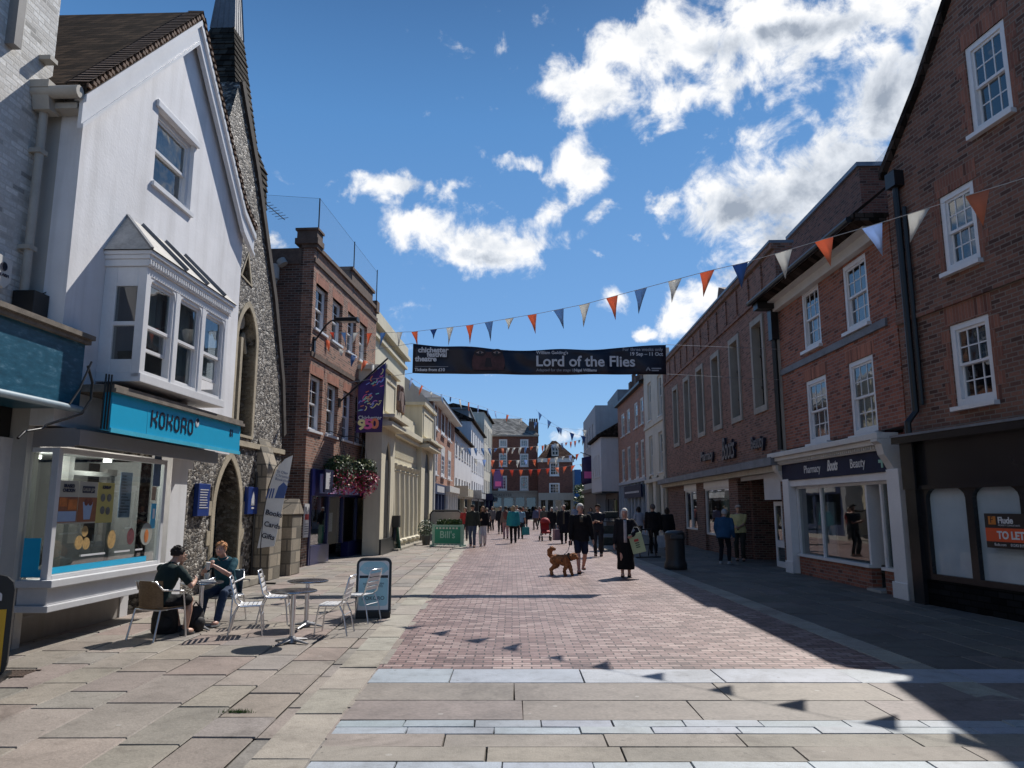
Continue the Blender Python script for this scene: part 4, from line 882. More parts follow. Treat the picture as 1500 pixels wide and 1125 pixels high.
# ---- big gabled building, nearest on the right
A=gnd(1352,883); Bq=gnd(1500,911); d=(Bq-A).normalized()
E=Facade('brick_gable_building','tall dark brick gabled building with empty black shopfront','building',A,A+d*8.5)
e0=E.uz(1331,232); e1=E.uz(1404,0); sl=(e1[1]-e0[1])/(e1[0]-e0[0]); uap=4.2; zap=e0[1]+sl*(uap-e0[0]); e0=(0.0,e0[1]-.0)
wt=E.rect(1412,73,1485,160); wm=E.rect(1375,291,1437,379); wl=E.rect(1390,478,1461,586)
print('FL',wt,wm,wl,e0,zap)
wins=[]
for r in (wt,wm,wl): 
    wins.append(r); 
    if r is not wt: 
        o=2.05+(.15 if r is wt else 0); wins.append((r[0]+o,r[1]+o,r[2],r[3]))
        wins.append((r[0]+o*2,r[1]+o*2,r[2],r[3]))
z0=E.uz(1345,648)[1]; f1=(uap*2-e0[0]-.0,e0[1])
mid=(e0[0]+(uap-e0[0])*.5,e0[1]+(zap-e0[1])*.47)
poly=[(0,z0),(8.4,z0),(8.4,e0[1]),(uap,zap),(e0[0]+(uap-e0[0])*.28,e0[1]+(zap-e0[1])*.235),(0,e0[1])]
wall(E,poly,[rp(r) for r in wins],RB,0,.35)
for i,r in enumerate(wins): sash(E,r,WHITE,3,2,2,y=.05,fw=.1,bar=.022,blind=[None,[(0,1,.62,1)],[(0,.3,0,1),(.7,1,0,1)],[(0,1,0,.4)],None,None,[(0,1,0,1)]][i%7])
m=MB()
for r in wins: m.box(r[0]-.09,r[1]+.09,-.006,.1,r[3],r[3]+.34)
pieces(m,'window_head',RUB2,E.root)
for r in wins:
    m=MB()
    for k in range(int((r[3]-r[2])/.225)):
        w_=.22 if k%2 else .11; z=r[2]+k*.225
        m.box(r[0]-w_,r[0]-.003,-.005,.05,z,z+.22); m.box(r[1]+.003,r[1]+w_,-.005,.05,z,z+.22)
    m.build('quoin_bricks',RUB2,E.root)
m=MB(); zb=E.uz(1340,468)[1]; m.box(0,8.4,-.06,0,zb,zb+.12); m.box(0,8.4,-.04,0,zb+.12,zb+.3); m.build('string_course',RB,E.root)
m=MB(); P=[(-.05,e0[1]-.1),(e0[0]+(uap-e0[0])*.28,e0[1]+(zap-e0[1])*.235),(uap,zap),(8.5,e0[1]-.1)]
m.prism(P+[(x,z+.16) for x,z in reversed(P)],-.12,12); m.build('roof',OLDT,E.root)
m=MB(); m.box(0,.3,.35,12,0,e0[1]); m.box(8.1,8.4,.35,12,0,e0[1]); pieces(m,'side_wall',RB,E.root)
m=MB(); m.box(8.52,34,0.,9.,0,e0[1]+1.); m.build('unseen_frontage',RB,E.root)  # unseen frontage behind the viewer, added to cut the sky light
m=MB(); a=E.uz(1316,330,-.1)[0]; m.tube([(a,-.09,e0[1]-.4),(a,-.09,3.4),(a-.02,-.25,3.2),(a-.02,-.25,2.9)],.06,8); m.tube([(a+.16,-.07,e0[1]-.9),(a+.16,-.07,3.5)],.04,8); m.box(a-.14,a+.14,-.2,0,e0[1]-.45,e0[1]-.15); m.build('downpipe',BLACK,E.root)
# empty shop
es=empty('shopfront'); es.parent=E.root; GB=plain('gloss_black',(.016,.017,.02),.22,.2)
m=MB(); zc=E.uz(1350,700)[1]; zp=E.uz(1366,707)[1]; zq=E.uz(1362,835)[1]
panes=[E.rect(1360,705,1432,848)]; w_=panes[0][1]-panes[0][0]; p0=panes[0][0]; zq=panes[0][2]; zp=E.uz(1395,703)[1]
ho=[]
for k in range(4): x=p0+k*(w_+.16); ho.append([(x,zq),(x+w_,zq),(x+w_,zp-.3)]+[(x+w_/2+w_/2*math.cos(PI*i/10),zp-.3+.22*math.sin(PI*i/10)) for i in range(1,10)]+[(x,zp-.3)])
m.prism([(0,zq-.1),(8.4,zq-.1),(8.4,z0-.0),(0,z0-.0)],-.08,.1,0,ho)
m.box(-.06,8.4,-.32,.2,z0-.02,z0+.1); m.box(0,8.4,-.14,-.08,z0-.85,z0-.78); m.box(0,.28,-.16,-.08,0,z0-.85); m.box(0,.34,-.2,-.16,z0-.85,z0-.02)
m.build('shop_frame',GB,es)
m=MB(); m.box(-.06,8.4,-.34,0,z0+.1,z0+.14); m.build('lead_flashing',LEAD,es)
rb_=tiles('black_glazed_tiles',(.012,.012,.014),(.02,.02,.022),.3,.1,(.004,.004,.004)); m=MB(); m.box(.0,8.4,-.06,.1,0,zq-.1); m.build('stall_riser',rb_,es)
WF=NT('whitened_glass'); nn=WF.noise(.7,5.,WF.obj(),.6); WF.ln(WF.ramp(nn.outputs[0],[(.3,hx('8fa0ac')),(.7,hx('b4c4cd'))]),WF.b.inputs['Base Color']); WF.b.inputs['Roughness'].default_value=.35; WF.b.inputs['Coat Weight'].default_value=.6; WF.b.inputs['Coat Roughness'].default_value=.02
for k in range(4): 
    x=p0+k*(w_+.16); m=MB(); m.box(x-.02,x+w_+.02,.0,.02,zq-.02,zp+.0); m.build('pane',WF.mat,es)
b=E.rect(1447,752,1512,806,-.06); b=(b[0],b[0]+1.15,b[2],b[3]+.0); hgt=b[3]-b[2]
tl_=empty('letting_board',(0,0,0),0,'black and orange to let board on the whitened shop window','sign'); tl_.location=E.root.location; tl_.rotation_euler=E.root.rotation_euler
m=MB(); m.box(b[0],b[1],-.13,-.1,b[2],b[3]); m.build('panel',plain('board_black',(.013,.013,.016),.35),tl_)
OR=plain('board_orange',hx('d9532a'),.4,.05); m=MB(); m.box(b[0]+.004,b[1]-.004,-.134,-.131,b[2]+hgt*.19,b[2]+hgt*.58); m.build('orange_stripe',OR,tl_)
text('TO LET',hgt*.3,WHITE,tl_,(b[0]+.24,-.137,b[2]+hgt*.28),bold=.006,ext=.002); text('Flude',hgt*.26,WHITE,tl_,(b[0]+.27,-.133,b[2]+hgt*.72),bold=.004,ext=.002)
m=MB(); m.box(b[0]+.08,b[0]+.23,-.134,-.131,b[2]+hgt*.68,b[2]+hgt*.92); lg=m.build('emblem',plain('board_amber',hx('c9782e'),.4),tl_); text('F',.14,BLACK,lg,(b[0]+.115,-.136,b[2]+hgt*.73),ext=.001)
text('PROPERTY CONSULTANTS',.035,LGREY,tl_,(b[0]+.27,-.133,b[2]+hgt*.64),ext=.001); text('flude.com     01243 819000',.06,WHITE,tl_,(b[0]+.16,-.133,b[2]+hgt*.07),ext=.001)
# ---- red brick chemist annexe
D=Facade('red_brick_shop_house','red brick two storey shop house with white sash windows and navy fascia','building',gnd(1163,838),gnd(1352,881.5))
LD=D.L; sof=D.uz(1160,436)[1]; w4=[D.rect(1173,430,1204,503),D.rect(1233,393,1275,471),D.rect(1180,560,1216,645),D.rect(1242,533,1287,632)]
print('DW',LD,sof,w4); zf=D.uz(1240,640)[1]
wall(D,[(0,zf),(LD-.05,zf),(LD-.05,sof+.2),(0,sof+.2)],[rp(r) for r in w4],RB2,0,.3)
bl4=[[(0,.9,0,.45)],[(0.05,1,0,.95)],[(0,1,0,1)],[(0,1,0,1)]]
for r,b_ in zip(w4,bl4): sash(D,r,WHITE,3,2,2,y=.05,fw=.1,bar=.022,blind=b_)
m=MB()
for r in w4[2:]: m.box(r[0]-.09,r[1]+.09,-.006,.1,r[3],r[3]+.3)
pieces(m,'window_head',RUBBED,D.root)
m=MB(); zb=w4[0][2]-.32; m.box(-.0,LD-.4,-.05,0,zb,zb+.16); m.build('string_course',LEAD,D.root)
m=MB(); m.box(0,LD-.5,-.16,.0,sof-.12,sof+.2); m.prism([(0,sof+.1),(0,sof+.2),(LD-.4,sof+.2),(LD-.4,sof+.1)],-.34,-.16); m.build('eaves_cornice',WHITE2,D.root)
m=MB(); ro=.55; rn=1.9; m.box(-.3,LD-.1,-.62,.1,sof+.14,sof+.3); rz=2.05
m.face([(-.32,-.66,sof+.3),(LD-.1,-.66,sof+.3),(LD-.1,rn,sof+.3+rz),(-.32,rn,sof+.3+rz)]); m.face([(-.32,-.66,sof+.18),(-.32,-.66,sof+.3),(LD-.1,-.66,sof+.3),(LD-.1,-.66,sof+.18)]); m.face([(-.32,-.66,sof+.3),(-.32,rn,sof+.3+rz),(-.32,rn,sof+.2),(-.32,-.66,sof+.18)]); m.build('roof',OLDT,D.root)
m=MB(); m.tube([(-.35,-.7,sof+.2),(LD-.2,-.7,sof+.2)],.07,8); m.box(-.2,.15,-.62,.0,sof-.05,sof+.17); m.build('gutter',BLACK,D.root)
m=MB(); a=-.12; m.box(a-.13,a+.14,-.22,-.02,sof-.9,sof-.05); m.tube([(a,-.12,sof-.9),(a,-.12,zf)],.075,8); m.build('downpipe',BLACK,D.root)
m=MB(); m.box(-.0,.3,.3,8,0,sof); m.build('side_wall',RB2,D.root)
sd_=empty('shopfront'); sd_.parent=D.root; zt=D.uz(1145,672,-.3)[1]; zs=D.uz(1156,692,-.14)[1]; ztop=zf
yc=-.42; zct=D.uz(1200,655,-.3)[1]+.16
m=MB(); zc1=D.uz(1145,668,yc)[1]; m.box(-.35,LD-.35,yc,0,zc1-.0,zc1+.12); m.box(-.3,LD-.4,yc+.08,0,zc1-.1,zc1); m.box(-.25,LD-.45,yc+.2,0,zc1-.2,zc1-.1)
m.build('cornice',WHITE2,sd_,bevel=.01)
m=MB()
for k in range(60): x=-.25+(LD-.3)*k/60; m.box(x,x+.04,yc+.14,yc+.2,zc1-.17,zc1-.1)
m.build('dentil_course',WHITE2,sd_)
for x in (-.28,LD-.62):   # scrolled end consoles
    m=MB(); m.prism([(0,zc1-.62),(.12,zc1-.62),(.2,zc1-.45),(.3,zc1-.3),(.34,zc1-.1),(.42,zc1-.05),(.42,zc1+.0),(0,zc1+.0)][::-1],x,x+.26,M=Matrix(((0,1,0,0),(-1,0,0,0),(0,0,1,0),(0,0,0,1)))); m.build('console',WHITE2,sd_,bevel=.012)
m=MB(); zfb=zc1-.62; m.box(.0,LD-.62,-.16,.0,zfb,zc1-.2); fs=m.build('sign_fascia',NAVY,sd_)
hN=(zc1-.2-zfb)
for s_,p0_,p1_,sz,kw in (('Pharmacy',1178,1201,.27,{}),('Boots',1212,1227,.34,dict(shear=.4,bold=.008)),('Beauty',1246,1267,.28,{})):
    ua_,ub_=D.uz(p0_,690,-.16)[0],D.uz(p1_,680,-.16)[0]; fit(text(s_,sz,WHITE,fs,(ua_,-.166,zfb+hN*.33),**kw),ub_-ua_)
m=MB(); x=D.uz(1292,672,-.16)[0]; zz=zfb+hN*.5; m.box(x-.03,x+.03,-.175,-.161,zz-.13,zz+.13); m.box(x-.13,x-.03,-.175,-.161,zz-.03,zz+.03); m.box(x+.03,x+.13,-.175,-.161,zz-.03,zz+.03); m.build('chemist_cross',plain('cross_green',(.25,.5,.42),.4),fs)
m=MB(); zfr=D.uz(1180,712)[1]; m.box(.0,LD-.2,-.12,.05,zfr,zfb); m.box(.0,.42,-.17,.05,.0,zfr+.2); m.box(LD-.62,LD-.16,-.17,.05,0,zfr+.2); m.box(-.03,.46,-.2,-.17,0,.3); m.box(LD-.66,LD-.12,-.2,-.17,0,.3); m.build('shop_frame',WHITE,sd_,bevel=.008)
zsl=D.uz(1180,812)[1]; xa,xb=.46,D.uz(1271,760)[0]; xc,xd=D.uz(1290,760)[0],LD-.66
m=MB(); m.box(xa,xb,.0,.2,0,zsl-.06); m.box(xc,xd,.0,.2,0,zsl-.06); pieces(m,'stall_riser',RB2,sd_)
m=MB(); m.box(xa,xb+.02,-.06,.2,zsl-.06,zsl); m.box(xc-.02,xd,-.06,.2,zsl-.06,zsl)
x1=D.uz(1203,760)[0]
for x in (xa,x1-.05,xb-.08,xc,xd-.06): m.box(x,x+.08,.02,.12,zsl,zfr)
m.box(xb-.08,xb,.12,1.2,zsl,zfr); m.box(xa,xd,.02,.12,zfr-.06,zfr); m.box(xb,xc,1.2,1.3,0,.25); m.box(xb,xb+.08,1.2,1.3,.25,2.2); m.box(xc-.08,xc,1.2,1.3,.25,2.2); m.box(xb,xc,1.2,1.3,2.1,2.3)
m.build('window_frame',WHITE,sd_)
m=MB(); m.box(xa+.08,xb-.08,.06,.066,zsl,zfr-.06); m.box(xc+.08,xd-.06,.06,.066,zsl,zfr-.06); m.box(xc+.02,xc+.026,.12,1.2,zsl,zfr); m.box(xb+.08,xc-.08,1.24,1.25,.25,2.1); m.build('pane',SHOPGLASS,sd_)
m=MB(); m.box(xa-.2,xd+.2,2.4,2.45,0,zfr); m.box(xa-.2,xd+.2,.2,2.4,zfr-.0,zfr+.03); m.box(xd+.1,xd+.15,.2,2.4,0,zfr); m.box(xa-.2,xa-.15,.2,2.4,0,zfr); m.build('shop_interior',INT,sd_)
m=MB(); m.box(x1+.7,x1+1.3,.9,.95,zsl+.1,zsl+1.1); m.build('display_poster',PBLUE,sd_); m=MB(); m.box(x1+1.4,xb-.2,1.2,1.25,zsl+.3,zsl+.7); m.build('display_poster',YELL,sd_)
m=MB(); m.box(xa,xa+1.1,.5,.55,zsl,zfr-.4); m.build('window_blind',LGREY,sd_)
m=MB(); m.box(xb-.02,xc+.02,-.12,1.2,0,.05); m.build('threshold',plain('threshold_stone',(.35,.34,.32),.7),sd_)
# ---- long brown brick chemist
A=gnd(979,792); Bq=gnd(1163,838); 
B=Facade('brown_brick_chemist','long brown brick chemist shop with seven tall slit windows and stone band','building',A,Bq)
LB=B.L; zT=9.3; zT=B.uz(1065,437)[1]; zbt=B.uz(1145,668,-.25)[1]; zbb=B.uz(1148,690,-.1)[1]; print('BOOTS',LB,zT,zbt,zbb)
rs=[(984,568,998,651),(1000,557,1015,644),(1020,542,1037,636),(1041,526,1062,625),(1067,500,1091,615),(1099,478,1127,600)]
rs=[B.rect(*r) for r in rs]; zw1=sum(r[3] for r in rs)/6; zw0=sum(r[2] for r in rs)/6; print(rs)
cs_=[(r[0]+r[1])/2 for r in rs]; st=(cs_[-1]-cs_[0])/5; rs=[(cs_[0]+st*i-.62,cs_[0]+st*i+.62,zw0,zw1) for i in range(6)]
wall(B,[(0,zbt),(LB,zbt),(LB,zT),(0,zT)],[rp(r) for r in rs],MB_,0,.4)
for r in rs:
    m=MB(); t_=.16; m.prism([(r[0]-.02,r[2]-.02),(r[1]+.02,r[2]-.02),(r[1]+.02,r[3]+.02),(r[0]-.02,r[3]+.02)],-.05,.3,0,[[(r[0]+t_,r[2]+t_),(r[1]-t_,r[2]+t_),(r[1]-t_,r[3]-t_),(r[0]+t_,r[3]-t_)]]); w_=m.build('window',CONC,B.root)
    m=MB(); m.box(r[0]+t_,r[1]-t_,.2,.21,r[2]+t_,r[3]-t_); m.build('pane',SLITGLASS,w_); m=MB(); h_=(r[3]-r[2]); 
    for f in (.28,.62): m.box(r[0]+t_,r[1]-t_,.17,.24,r[2]+h_*f-.04,r[2]+h_*f+.04)
    m.build('glazing_bar',BLACK,w_); m=MB(); m.box(r[0],r[1],.5,.52,r[2],r[3]); m.build('dark_room',DARK,w_)
m=MB(); m.box(0,LB,-.1,.5,zT,zT+.16); m.box(0,LB,-.06,0,zT-1.1,zT-.98); 
for i in range(13): x=.3+(LB-.6)*i/13; m.box(x,x+.45,-.05,-.001,zT-.95,zT-.1)
m.build('parapet',MB_,B.root)
m=MB(); m.box(-.05,LB,-.14,.55,zT+.16,zT+.24); m.build('coping',plain('blue_grey_coping',(.16,.2,.26),.5,.15),B.root)
m=MB(); m.box(-.0,.35,-.08,.4,0,zT-.9); m.box(LB-.3,LB,-.06,.0,zbt,zT-1.); pieces(m,'stone_pier',CONC,B.root)
m=MB(); m.box(0,LB,-.25,.1,zbb+.0,zbt-.22); m.build('stone_band',render_wall('portland_stone',(.50,.46,.38),.08,.2,.3),B.root)
m=MB(); m.box(-.05,LB,-.45,.1,zbt-.22,zbt); m.build('ledge',LEAD,B.root)
# rear upper block behind the annexe
m=MB(); yb=2.2; zr=10.9; uu=B.uz(1258,244,yb)[0]; zr=B.uz(1258,244,yb)[1]; m.box(LB-5.,uu,yb,yb+9,zT-1.,zr); m.build('upper_block',brick('dark_red_brick',(.12,.05,.035),(.19,.075,.05),(.16,.12,.1)),B.root); m=MB(); m.box(LB-5.,uu+.05,yb-.08,yb+9,zr,zr+.12); m.build('coping',plain('blue_grey_coping',()),B.root)
w_=lambda Fc,q,y: Fc.o+Fc.d*q[0]-Fc.n*y+Vector((0,0,q[1]))
nm=nt_.mat.copy(); nm.name='roof_netting'
for n_ in nm.node_tree.nodes:
    if n_.type=='MIX_SHADER': n_.inputs[0].default_value=.30
    if n_.type=='BSDF_DIFFUSE': n_.inputs[0].default_value=(.4,.42,.45,1)
a1,a2,b1=w_(E,E.uz(1371,105),.3),w_(E,E.uz(1337,226),.3),w_(B,B.uz(1274,243,yb),yb+.05); m=MB(); m.face([E.local(v) for v in (a1,a2,b1)]); m.build('roof_net',nm,E.root)
m=MB(); ug,zg=B.uz(1049,425,5.); m.prism([(ug-5,zT-.5),(ug+3,zT-.5),(ug+2.2,zg-.6),(ug+.6,zg),(ug-4.,zT+.4)],5,11); m.build('rear_gable',brick('dark_brick',(),(),()),B.root)
m=MB(); m.box(0,.3,.4,10,0,zT); m.box(.3,LB,9.7,10,0,zT); m.box(.3,LB-.2,.5,9.6,zT-.6,zT-.5); m.build('side_wall',MB_,B.root)
BL=plain('sign_letters_blue_black',(.012,.016,.035),.35)
for s_,p0_,p1_,py_,sz,kw in (('Pharmacy',1028,1046,676,.5,{}),('Beauty',1102,1121,658,.52,{}),('Boots',1059,1078,674,1.1,dict(shear=.4))):
    ua_,z=B.uz(p0_,py_,-.06); ub_=B.uz(p1_,py_,-.06)[0]; fit(text(s_,sz,BL,B.root,(ua_,-.07,z),ext=.04,bold=.012,**kw),ub_-ua_)
# ground floor: brick piers, display windows, recessed entry
X=[B.uz(px_,745)[0] for px_ in (1003,1021,1032,1069,1080,1100,1146)]; zh=zbb
gf=empty('shopfront'); gf.parent=B.root
m=MB(); 
for a,b_ in ((.35,X[0]),(X[1],X[2]),(X[3],X[4]+.15),(X[6],LB)): m.box(a,b_,0,.4,0,zh)
m.box(X[0],X[1],.1,.4,0,.72); m.box(X[2],X[3],.1,.4,0,.62); m.box(X[4]+.15,X[4]+.4,.4,3.,0,zh); m.box(X[4]+.15,X[5]+1.4,1.6,1.9,0,zh)
m.build('pier',brick('brown_brick_dark',(.12,.055,.042),(.19,.085,.063),(.24,.2,.17),bump=.5),gf)
for a,b_,zz in ((X[0],X[1],.72),(X[2],X[3],.62)):
    m=MB(); t_=.07
    for q in ((a,a+t_,zz,zh-.25),(b_-t_,b_,zz,zh-.25),(a+t_,b_-t_,zz,zz+t_),(a+t_,b_-t_,zh-.25-t_,zh-.25)): m.box(q[0],q[1],.05,.16,q[2],q[3])
    if a==X[0]: m.box(a+(b_-a)*.45,a+(b_-a)*.45+.07,.05,.16,zz+t_,zh-.25-t_)
    m.box(a,b_,.0,.3,zh-.25,zh); wf=m.build('display_window',WHITE,gf); m=MB(); m.box(a+t_,b_-t_,.1,.106,zz+t_,zh-.25-t_); m.build('pane',SHOPGLASS,wf)
    m=MB(); m.box(a-.1,b_+.1,1.6,1.62,zz-.1,zh); m.build('dark_room',INT,wf); m=MB(); m.box(a+(b_-a)*.25,b_-.25,.45,.48,zz+.15,zh-.5); m.build('display_poster',[PBLUE,plain('poster_pale_green',hx('9fae9a'),.6,.15)][a!=X[0]],wf)
    if a!=X[0]: text('REVEAL',.3,plain('print_olive',(.25,.23,.06),.5),wf,(a+(b_-a)*.36,.44,zh-1.35),ext=.001,sx=.8)
m=MB(); m.box(X[6]-1.45,X[6],-.02,.4,zh-.75,zh); m.box(X[4]+.4,X[6],.05,.1,zh-.12,zh); m.build('entry_soffit',LGREY,gf)
dd=empty('entrance_door'); dd.parent=gf; xa=X[6]-1.35; m=MB(); zd=zh-.8
for q in ((xa,xa+.12,0,zd),(xa+1.2,xa+1.32,0,zd),(xa+.12,xa+1.2,zd-.12,zd),(xa+.12,xa+1.2,0,.16),(xa+.12,xa+1.2,.55,.75)): m.box(q[0],q[1],.2,.26,q[2],q[3])
m.box(xa+.62,xa+.68,.2,.26,.75,zd-.12); m.build('door_frame',WHITE,dd); m=MB(); m.box(xa+.12,xa+1.2,.22,.228,.16,zd-.12); m.build('pane',SHOPGLASS,dd); m=MB(); m.box(X[4]+.4,X[6],1.5,1.55,0,zh); m.build('dark_room',DARK,dd)
# ---- cream stuccoed building, brick terrace, white jettied building beyond
def house(name,label,a,b,h,mat,ops,roofm=None,wmat=WHITE,y=.1,depth=9,cat='building',nx=2,rise=0.,heads=None,group=None,blind=None,fw=.08):
    Q=Facade(name,label,cat,a,b,group); L_=Q.L
    rr_=[]
    for o in ops: rr_.append(o if len(o)==4 and o[1]<L_+2 and not isinstance(o[0],int) else Q.rect(*o))
    wall(Q,[(0,0),(L_,0),(L_,h),(0,h)],[rp(r) for r in rr_],mat,0,.3)
    for i,r in enumerate(rr_): sash(Q,r,wmat,nx,2,2,y=y,fw=fw,bar=.03,blind=blind)
    m=MB(); m.box(0,.3,.3,depth,0,h); m.box(L_-.3,L_,.3,depth,0,h); pieces(m,'side_wall',mat,Q.root)
    if heads:
        m=MB()
        for r in rr_: m.box(r[0]-.1,r[1]+.1,-.01,.1,r[3],r[3]+.3)
        pieces(m,'window_head',heads,Q.root)
    m=MB()
    if rise: m.prism([(-.3,h),(depth/2,h+rise),(depth+.2,h)][::-1],-.1,L_+.1,M=Matrix(((0,1,0,0),(1,0,0,0),(0,0,1,0),(0,0,0,1))))
    else: m.box(.3,L_-.3,.3,depth,h-.4,h-.3)
    m.build('roof',roofm or LEAD,Q.root)
    return Q
X8=8.0; ya,yb_=45.2,38.6
CR=render_wall('cream_stucco',(.60,.55,.46),.06,.2,.3); 
Q=Facade('cream_stucco_building','cream stuccoed three storey building with arched ground floor behind the chemist','building',(8.15,45.2),(7.98,38.6))
up=[Q.rect(948,563,954.5,614),Q.rect(962,552,970,606)]; lo_=[Q.rect(950.5,640,957,694),Q.rect(964,634,972,690)]
h=Q.uz(960,528)[1]; zg=Q.uz(960,706)[1]
ar=[arch_pts(Q.uz(a,740)[0],Q.uz(b_,740)[0],.9,2.6,1.) for a,b_ in ((950.5,957.5),(961,968.5),(972,979))]
wall(Q,[(0,0),(Q.L,0),(Q.L,h),(0,h)],[rp(r) for r in up+lo_]+ar,CR,0,.35)
for r in up+lo_: sash(Q,r,WHITE2,2,2,2,y=.12,fw=.07)
for a in ar:
    m=MB(); m.box(a[0][0]-.05,a[1][0]+.05,.2,.21,.85,3.6); w_=m.build('arched_window',GLASS,Q.root); m=MB(); m.box(a[0][0]-.05,a[1][0]+.05,.6,.62,.85,3.6); m.build('dark_room',DARK,w_)
m=MB(); m.box(0,Q.L,-.12,0,zg,zg+.2); m.box(0,Q.L,-.08,0,Q.uz(960,622)[1],Q.uz(960,622)[1]+.2); m.box(-.05,Q.L,-.25,.4,h,h+.3); m.build('cornice',CR,Q.root)
m=MB(); m.box(0,Q.L,.35,9,h-.5,h-.4); m.build('roof',LEAD,Q.root); m=MB(); m.box(0,.3,.35,9,0,h); m.build('side_wall',CR,Q.root)
T=Facade('brick_terrace','red brick terrace with chimneys and navy shop sign, beside the cream stucco','building',(8.2,57.),(8.15,45.2))
uo=[T.rect(910,609,915,637),T.rect(918,602,923,634),T.rect(929,591,934.5,626),T.rect(937.5,584,943,620)]; 
lo_=[T.rect(911,661,916,706),T.rect(919,655,924.5,704),T.rect(930,648,936,700),T.rect(938.5,645,944.5,697)]
u1,u0=sum(r[3] for r in uo)/4,sum(r[2] for r in uo)/4; l1,l0=sum(r[3] for r in lo_)/4,sum(r[2] for r in lo_)/4
uo=[(r[0],r[1],u0,u1) for r in uo]; lo_=[(r[0],r[1],l0,l1) for r in lo_]
h=T.uz(925,575)[1]; zg=T.uz(930,705)[1]; print('T',h,uo,lo_)
wall(T,[(0,zg),(T.L,zg),(T.L,h),(0,h)],[rp(r) for r in uo+lo_],RED1,0,.3)
for r in uo+lo_: sash(T,r,WHITE2,2,2,2,y=.04,fw=.1)
m=MB(); m.prism([(-.3,h),(4.5,h+2.6),(9.2,h)][::-1],-.1,T.L+.1,M=Matrix(((0,1,0,0),(1,0,0,0),(0,0,1,0),(0,0,0,1)))); m.build('roof',OLDT,T.root)
m=MB(); m.box(.0,T.L,-.3,.0,h-.15,h); m.build('gutter',BLACK,T.root); m=MB(); m.box(0,.3,.3,9,0,h); m.build('side_wall',RED1,T.root)
for u in (.6,3.2,6.,8.4):
    m=MB(); m.box(u,u+.9,.8,1.5,h,h+1.7); c_=m.build('chimney',brick('dark_brick',(),(),()),T.root); m=MB()
    for k in range(3): m.lathe([(.13,h+1.7),(.11,h+2.2),(.14,h+2.3),(.0,h+2.3)],8,(u+.2+.26*k,1.15,0))
    m.build('chimney_pot',plain('terracotta_dark',(.12,.07,.05),.8),c_)
sf2=empty('shopfront'); sf2.parent=T.root; m=MB(); m.box(0,T.L,-.1,.2,zg-.1,zg+.1)
for k in range(9): x=(T.L-.2)*k/8; m.box(x,x+.2,-.05,.2,0,zg-.1)
m.box(0,T.L,-.02,.15,0,.5); m.build('shop_frame',plain('pale_blue_shop_paint',(.36,.4,.46),.5),sf2); q=T.rect(916,713,941,728,-.12); m=MB(); m.box(q[0],q[1],-.2,-.1,q[2],q[3]); sg_=m.build('sign_fascia',NAVY,sf2)
strokes([[(q[0]+.4+.5*k,q[2]+.35),(q[0]+.7+.5*k,q[2]+.35)] for k in range(int((q[1]-q[0]-1)/.5))],.12,LGREY,sg_,(0,-.21,0)); m=MB(); m.box(.1,T.L-.1,.1,.106,.5,zg-.1); m.build('pane',SHOPGLASS,sf2); m=MB(); m.box(0,T.L,1.,1.02,0,zg); m.build('dark_room',DARK,sf2)
J=Facade('white_jettied_building','white jettied building overhanging a dark shop at the right','building',(6.95,65.),(6.9,57.4))
zb,zt=J.uz(880,720)[1],J.uz(880,640)[1]; WJ=render_wall('white_boarding',(.55,.55,.56),.04,.1,.2)
jw=[(1.2+1.5*k,1.9+1.5*k,zb+1.2,zb+3.) for k in range(4)]
wall(J,[(0,zb),(J.L,zb),(J.L,zt),(0,zt)],[rp(r) for r in jw],WJ,0,.25)
for r in jw: sash(J,r,WHITE2,1,1,1,y=.05)
m=MB(); m.box(J.L-.2,J.L,.25,2.2,zb,zt); m.box(0,.2,.25,2.2,zb,zt); pieces(m,'side_wall',WJ,J.root); m=MB(); m.box(0,J.L,0.0,2.,zb-.12,zb-.002); m.build('jetty_soffit',BLACK,J.root)
m=MB(); m.box(-.1,J.L+.2,-.3,2.,zt,zt+.18); m.face([(-.1,-.3,zt+.18),(J.L+.2,-.3,zt+.18),(J.L+.2,5,zt+3.2),(-.1,5,zt+3.2)]); m.face([(J.L+.2,-.3,zt+.18),(J.L+.2,5,zt+.18),(J.L+.2,5,zt+3.2)]); m.build('roof',OLDT,J.root)
m=MB(); m.box(0,J.L,1.2,1.4,0,zb-.12); m.build('shop_frame',plain('brown_shopfront',(.07,.045,.035),.6),J.root); m=MB(); m.box(.4,2.4,1.1,1.19,.5,2.3); m.box(3,J.L-1.5,1.1,1.19,.5,2.3); pieces(m,'pane',plain('shop_window_dark',(.03,.03,.03),.1),J.root); m=MB(); m.box(J.L-1.2,J.L-.2,1.1,1.19,0,2.2); m.build('shop_door',plain('olive_door',(.12,.13,.03),.5),J.root)
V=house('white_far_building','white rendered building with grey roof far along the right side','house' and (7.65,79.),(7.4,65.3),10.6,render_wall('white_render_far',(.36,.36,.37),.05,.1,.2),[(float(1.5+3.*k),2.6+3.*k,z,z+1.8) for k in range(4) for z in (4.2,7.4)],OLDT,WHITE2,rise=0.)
m=MB(); m.box(V.L-8,V.L+.2,2.,9,10.6,12.); m.build('upper_block',LEAD,V.root); m=MB(); m.box(0,V.L,-.3,.0,3.0,3.3); m.box(.2,V.L-.2,-.05,-.001,.3,3.); m.build('shop_frame',plain('brown_shopfront',()),V.root)
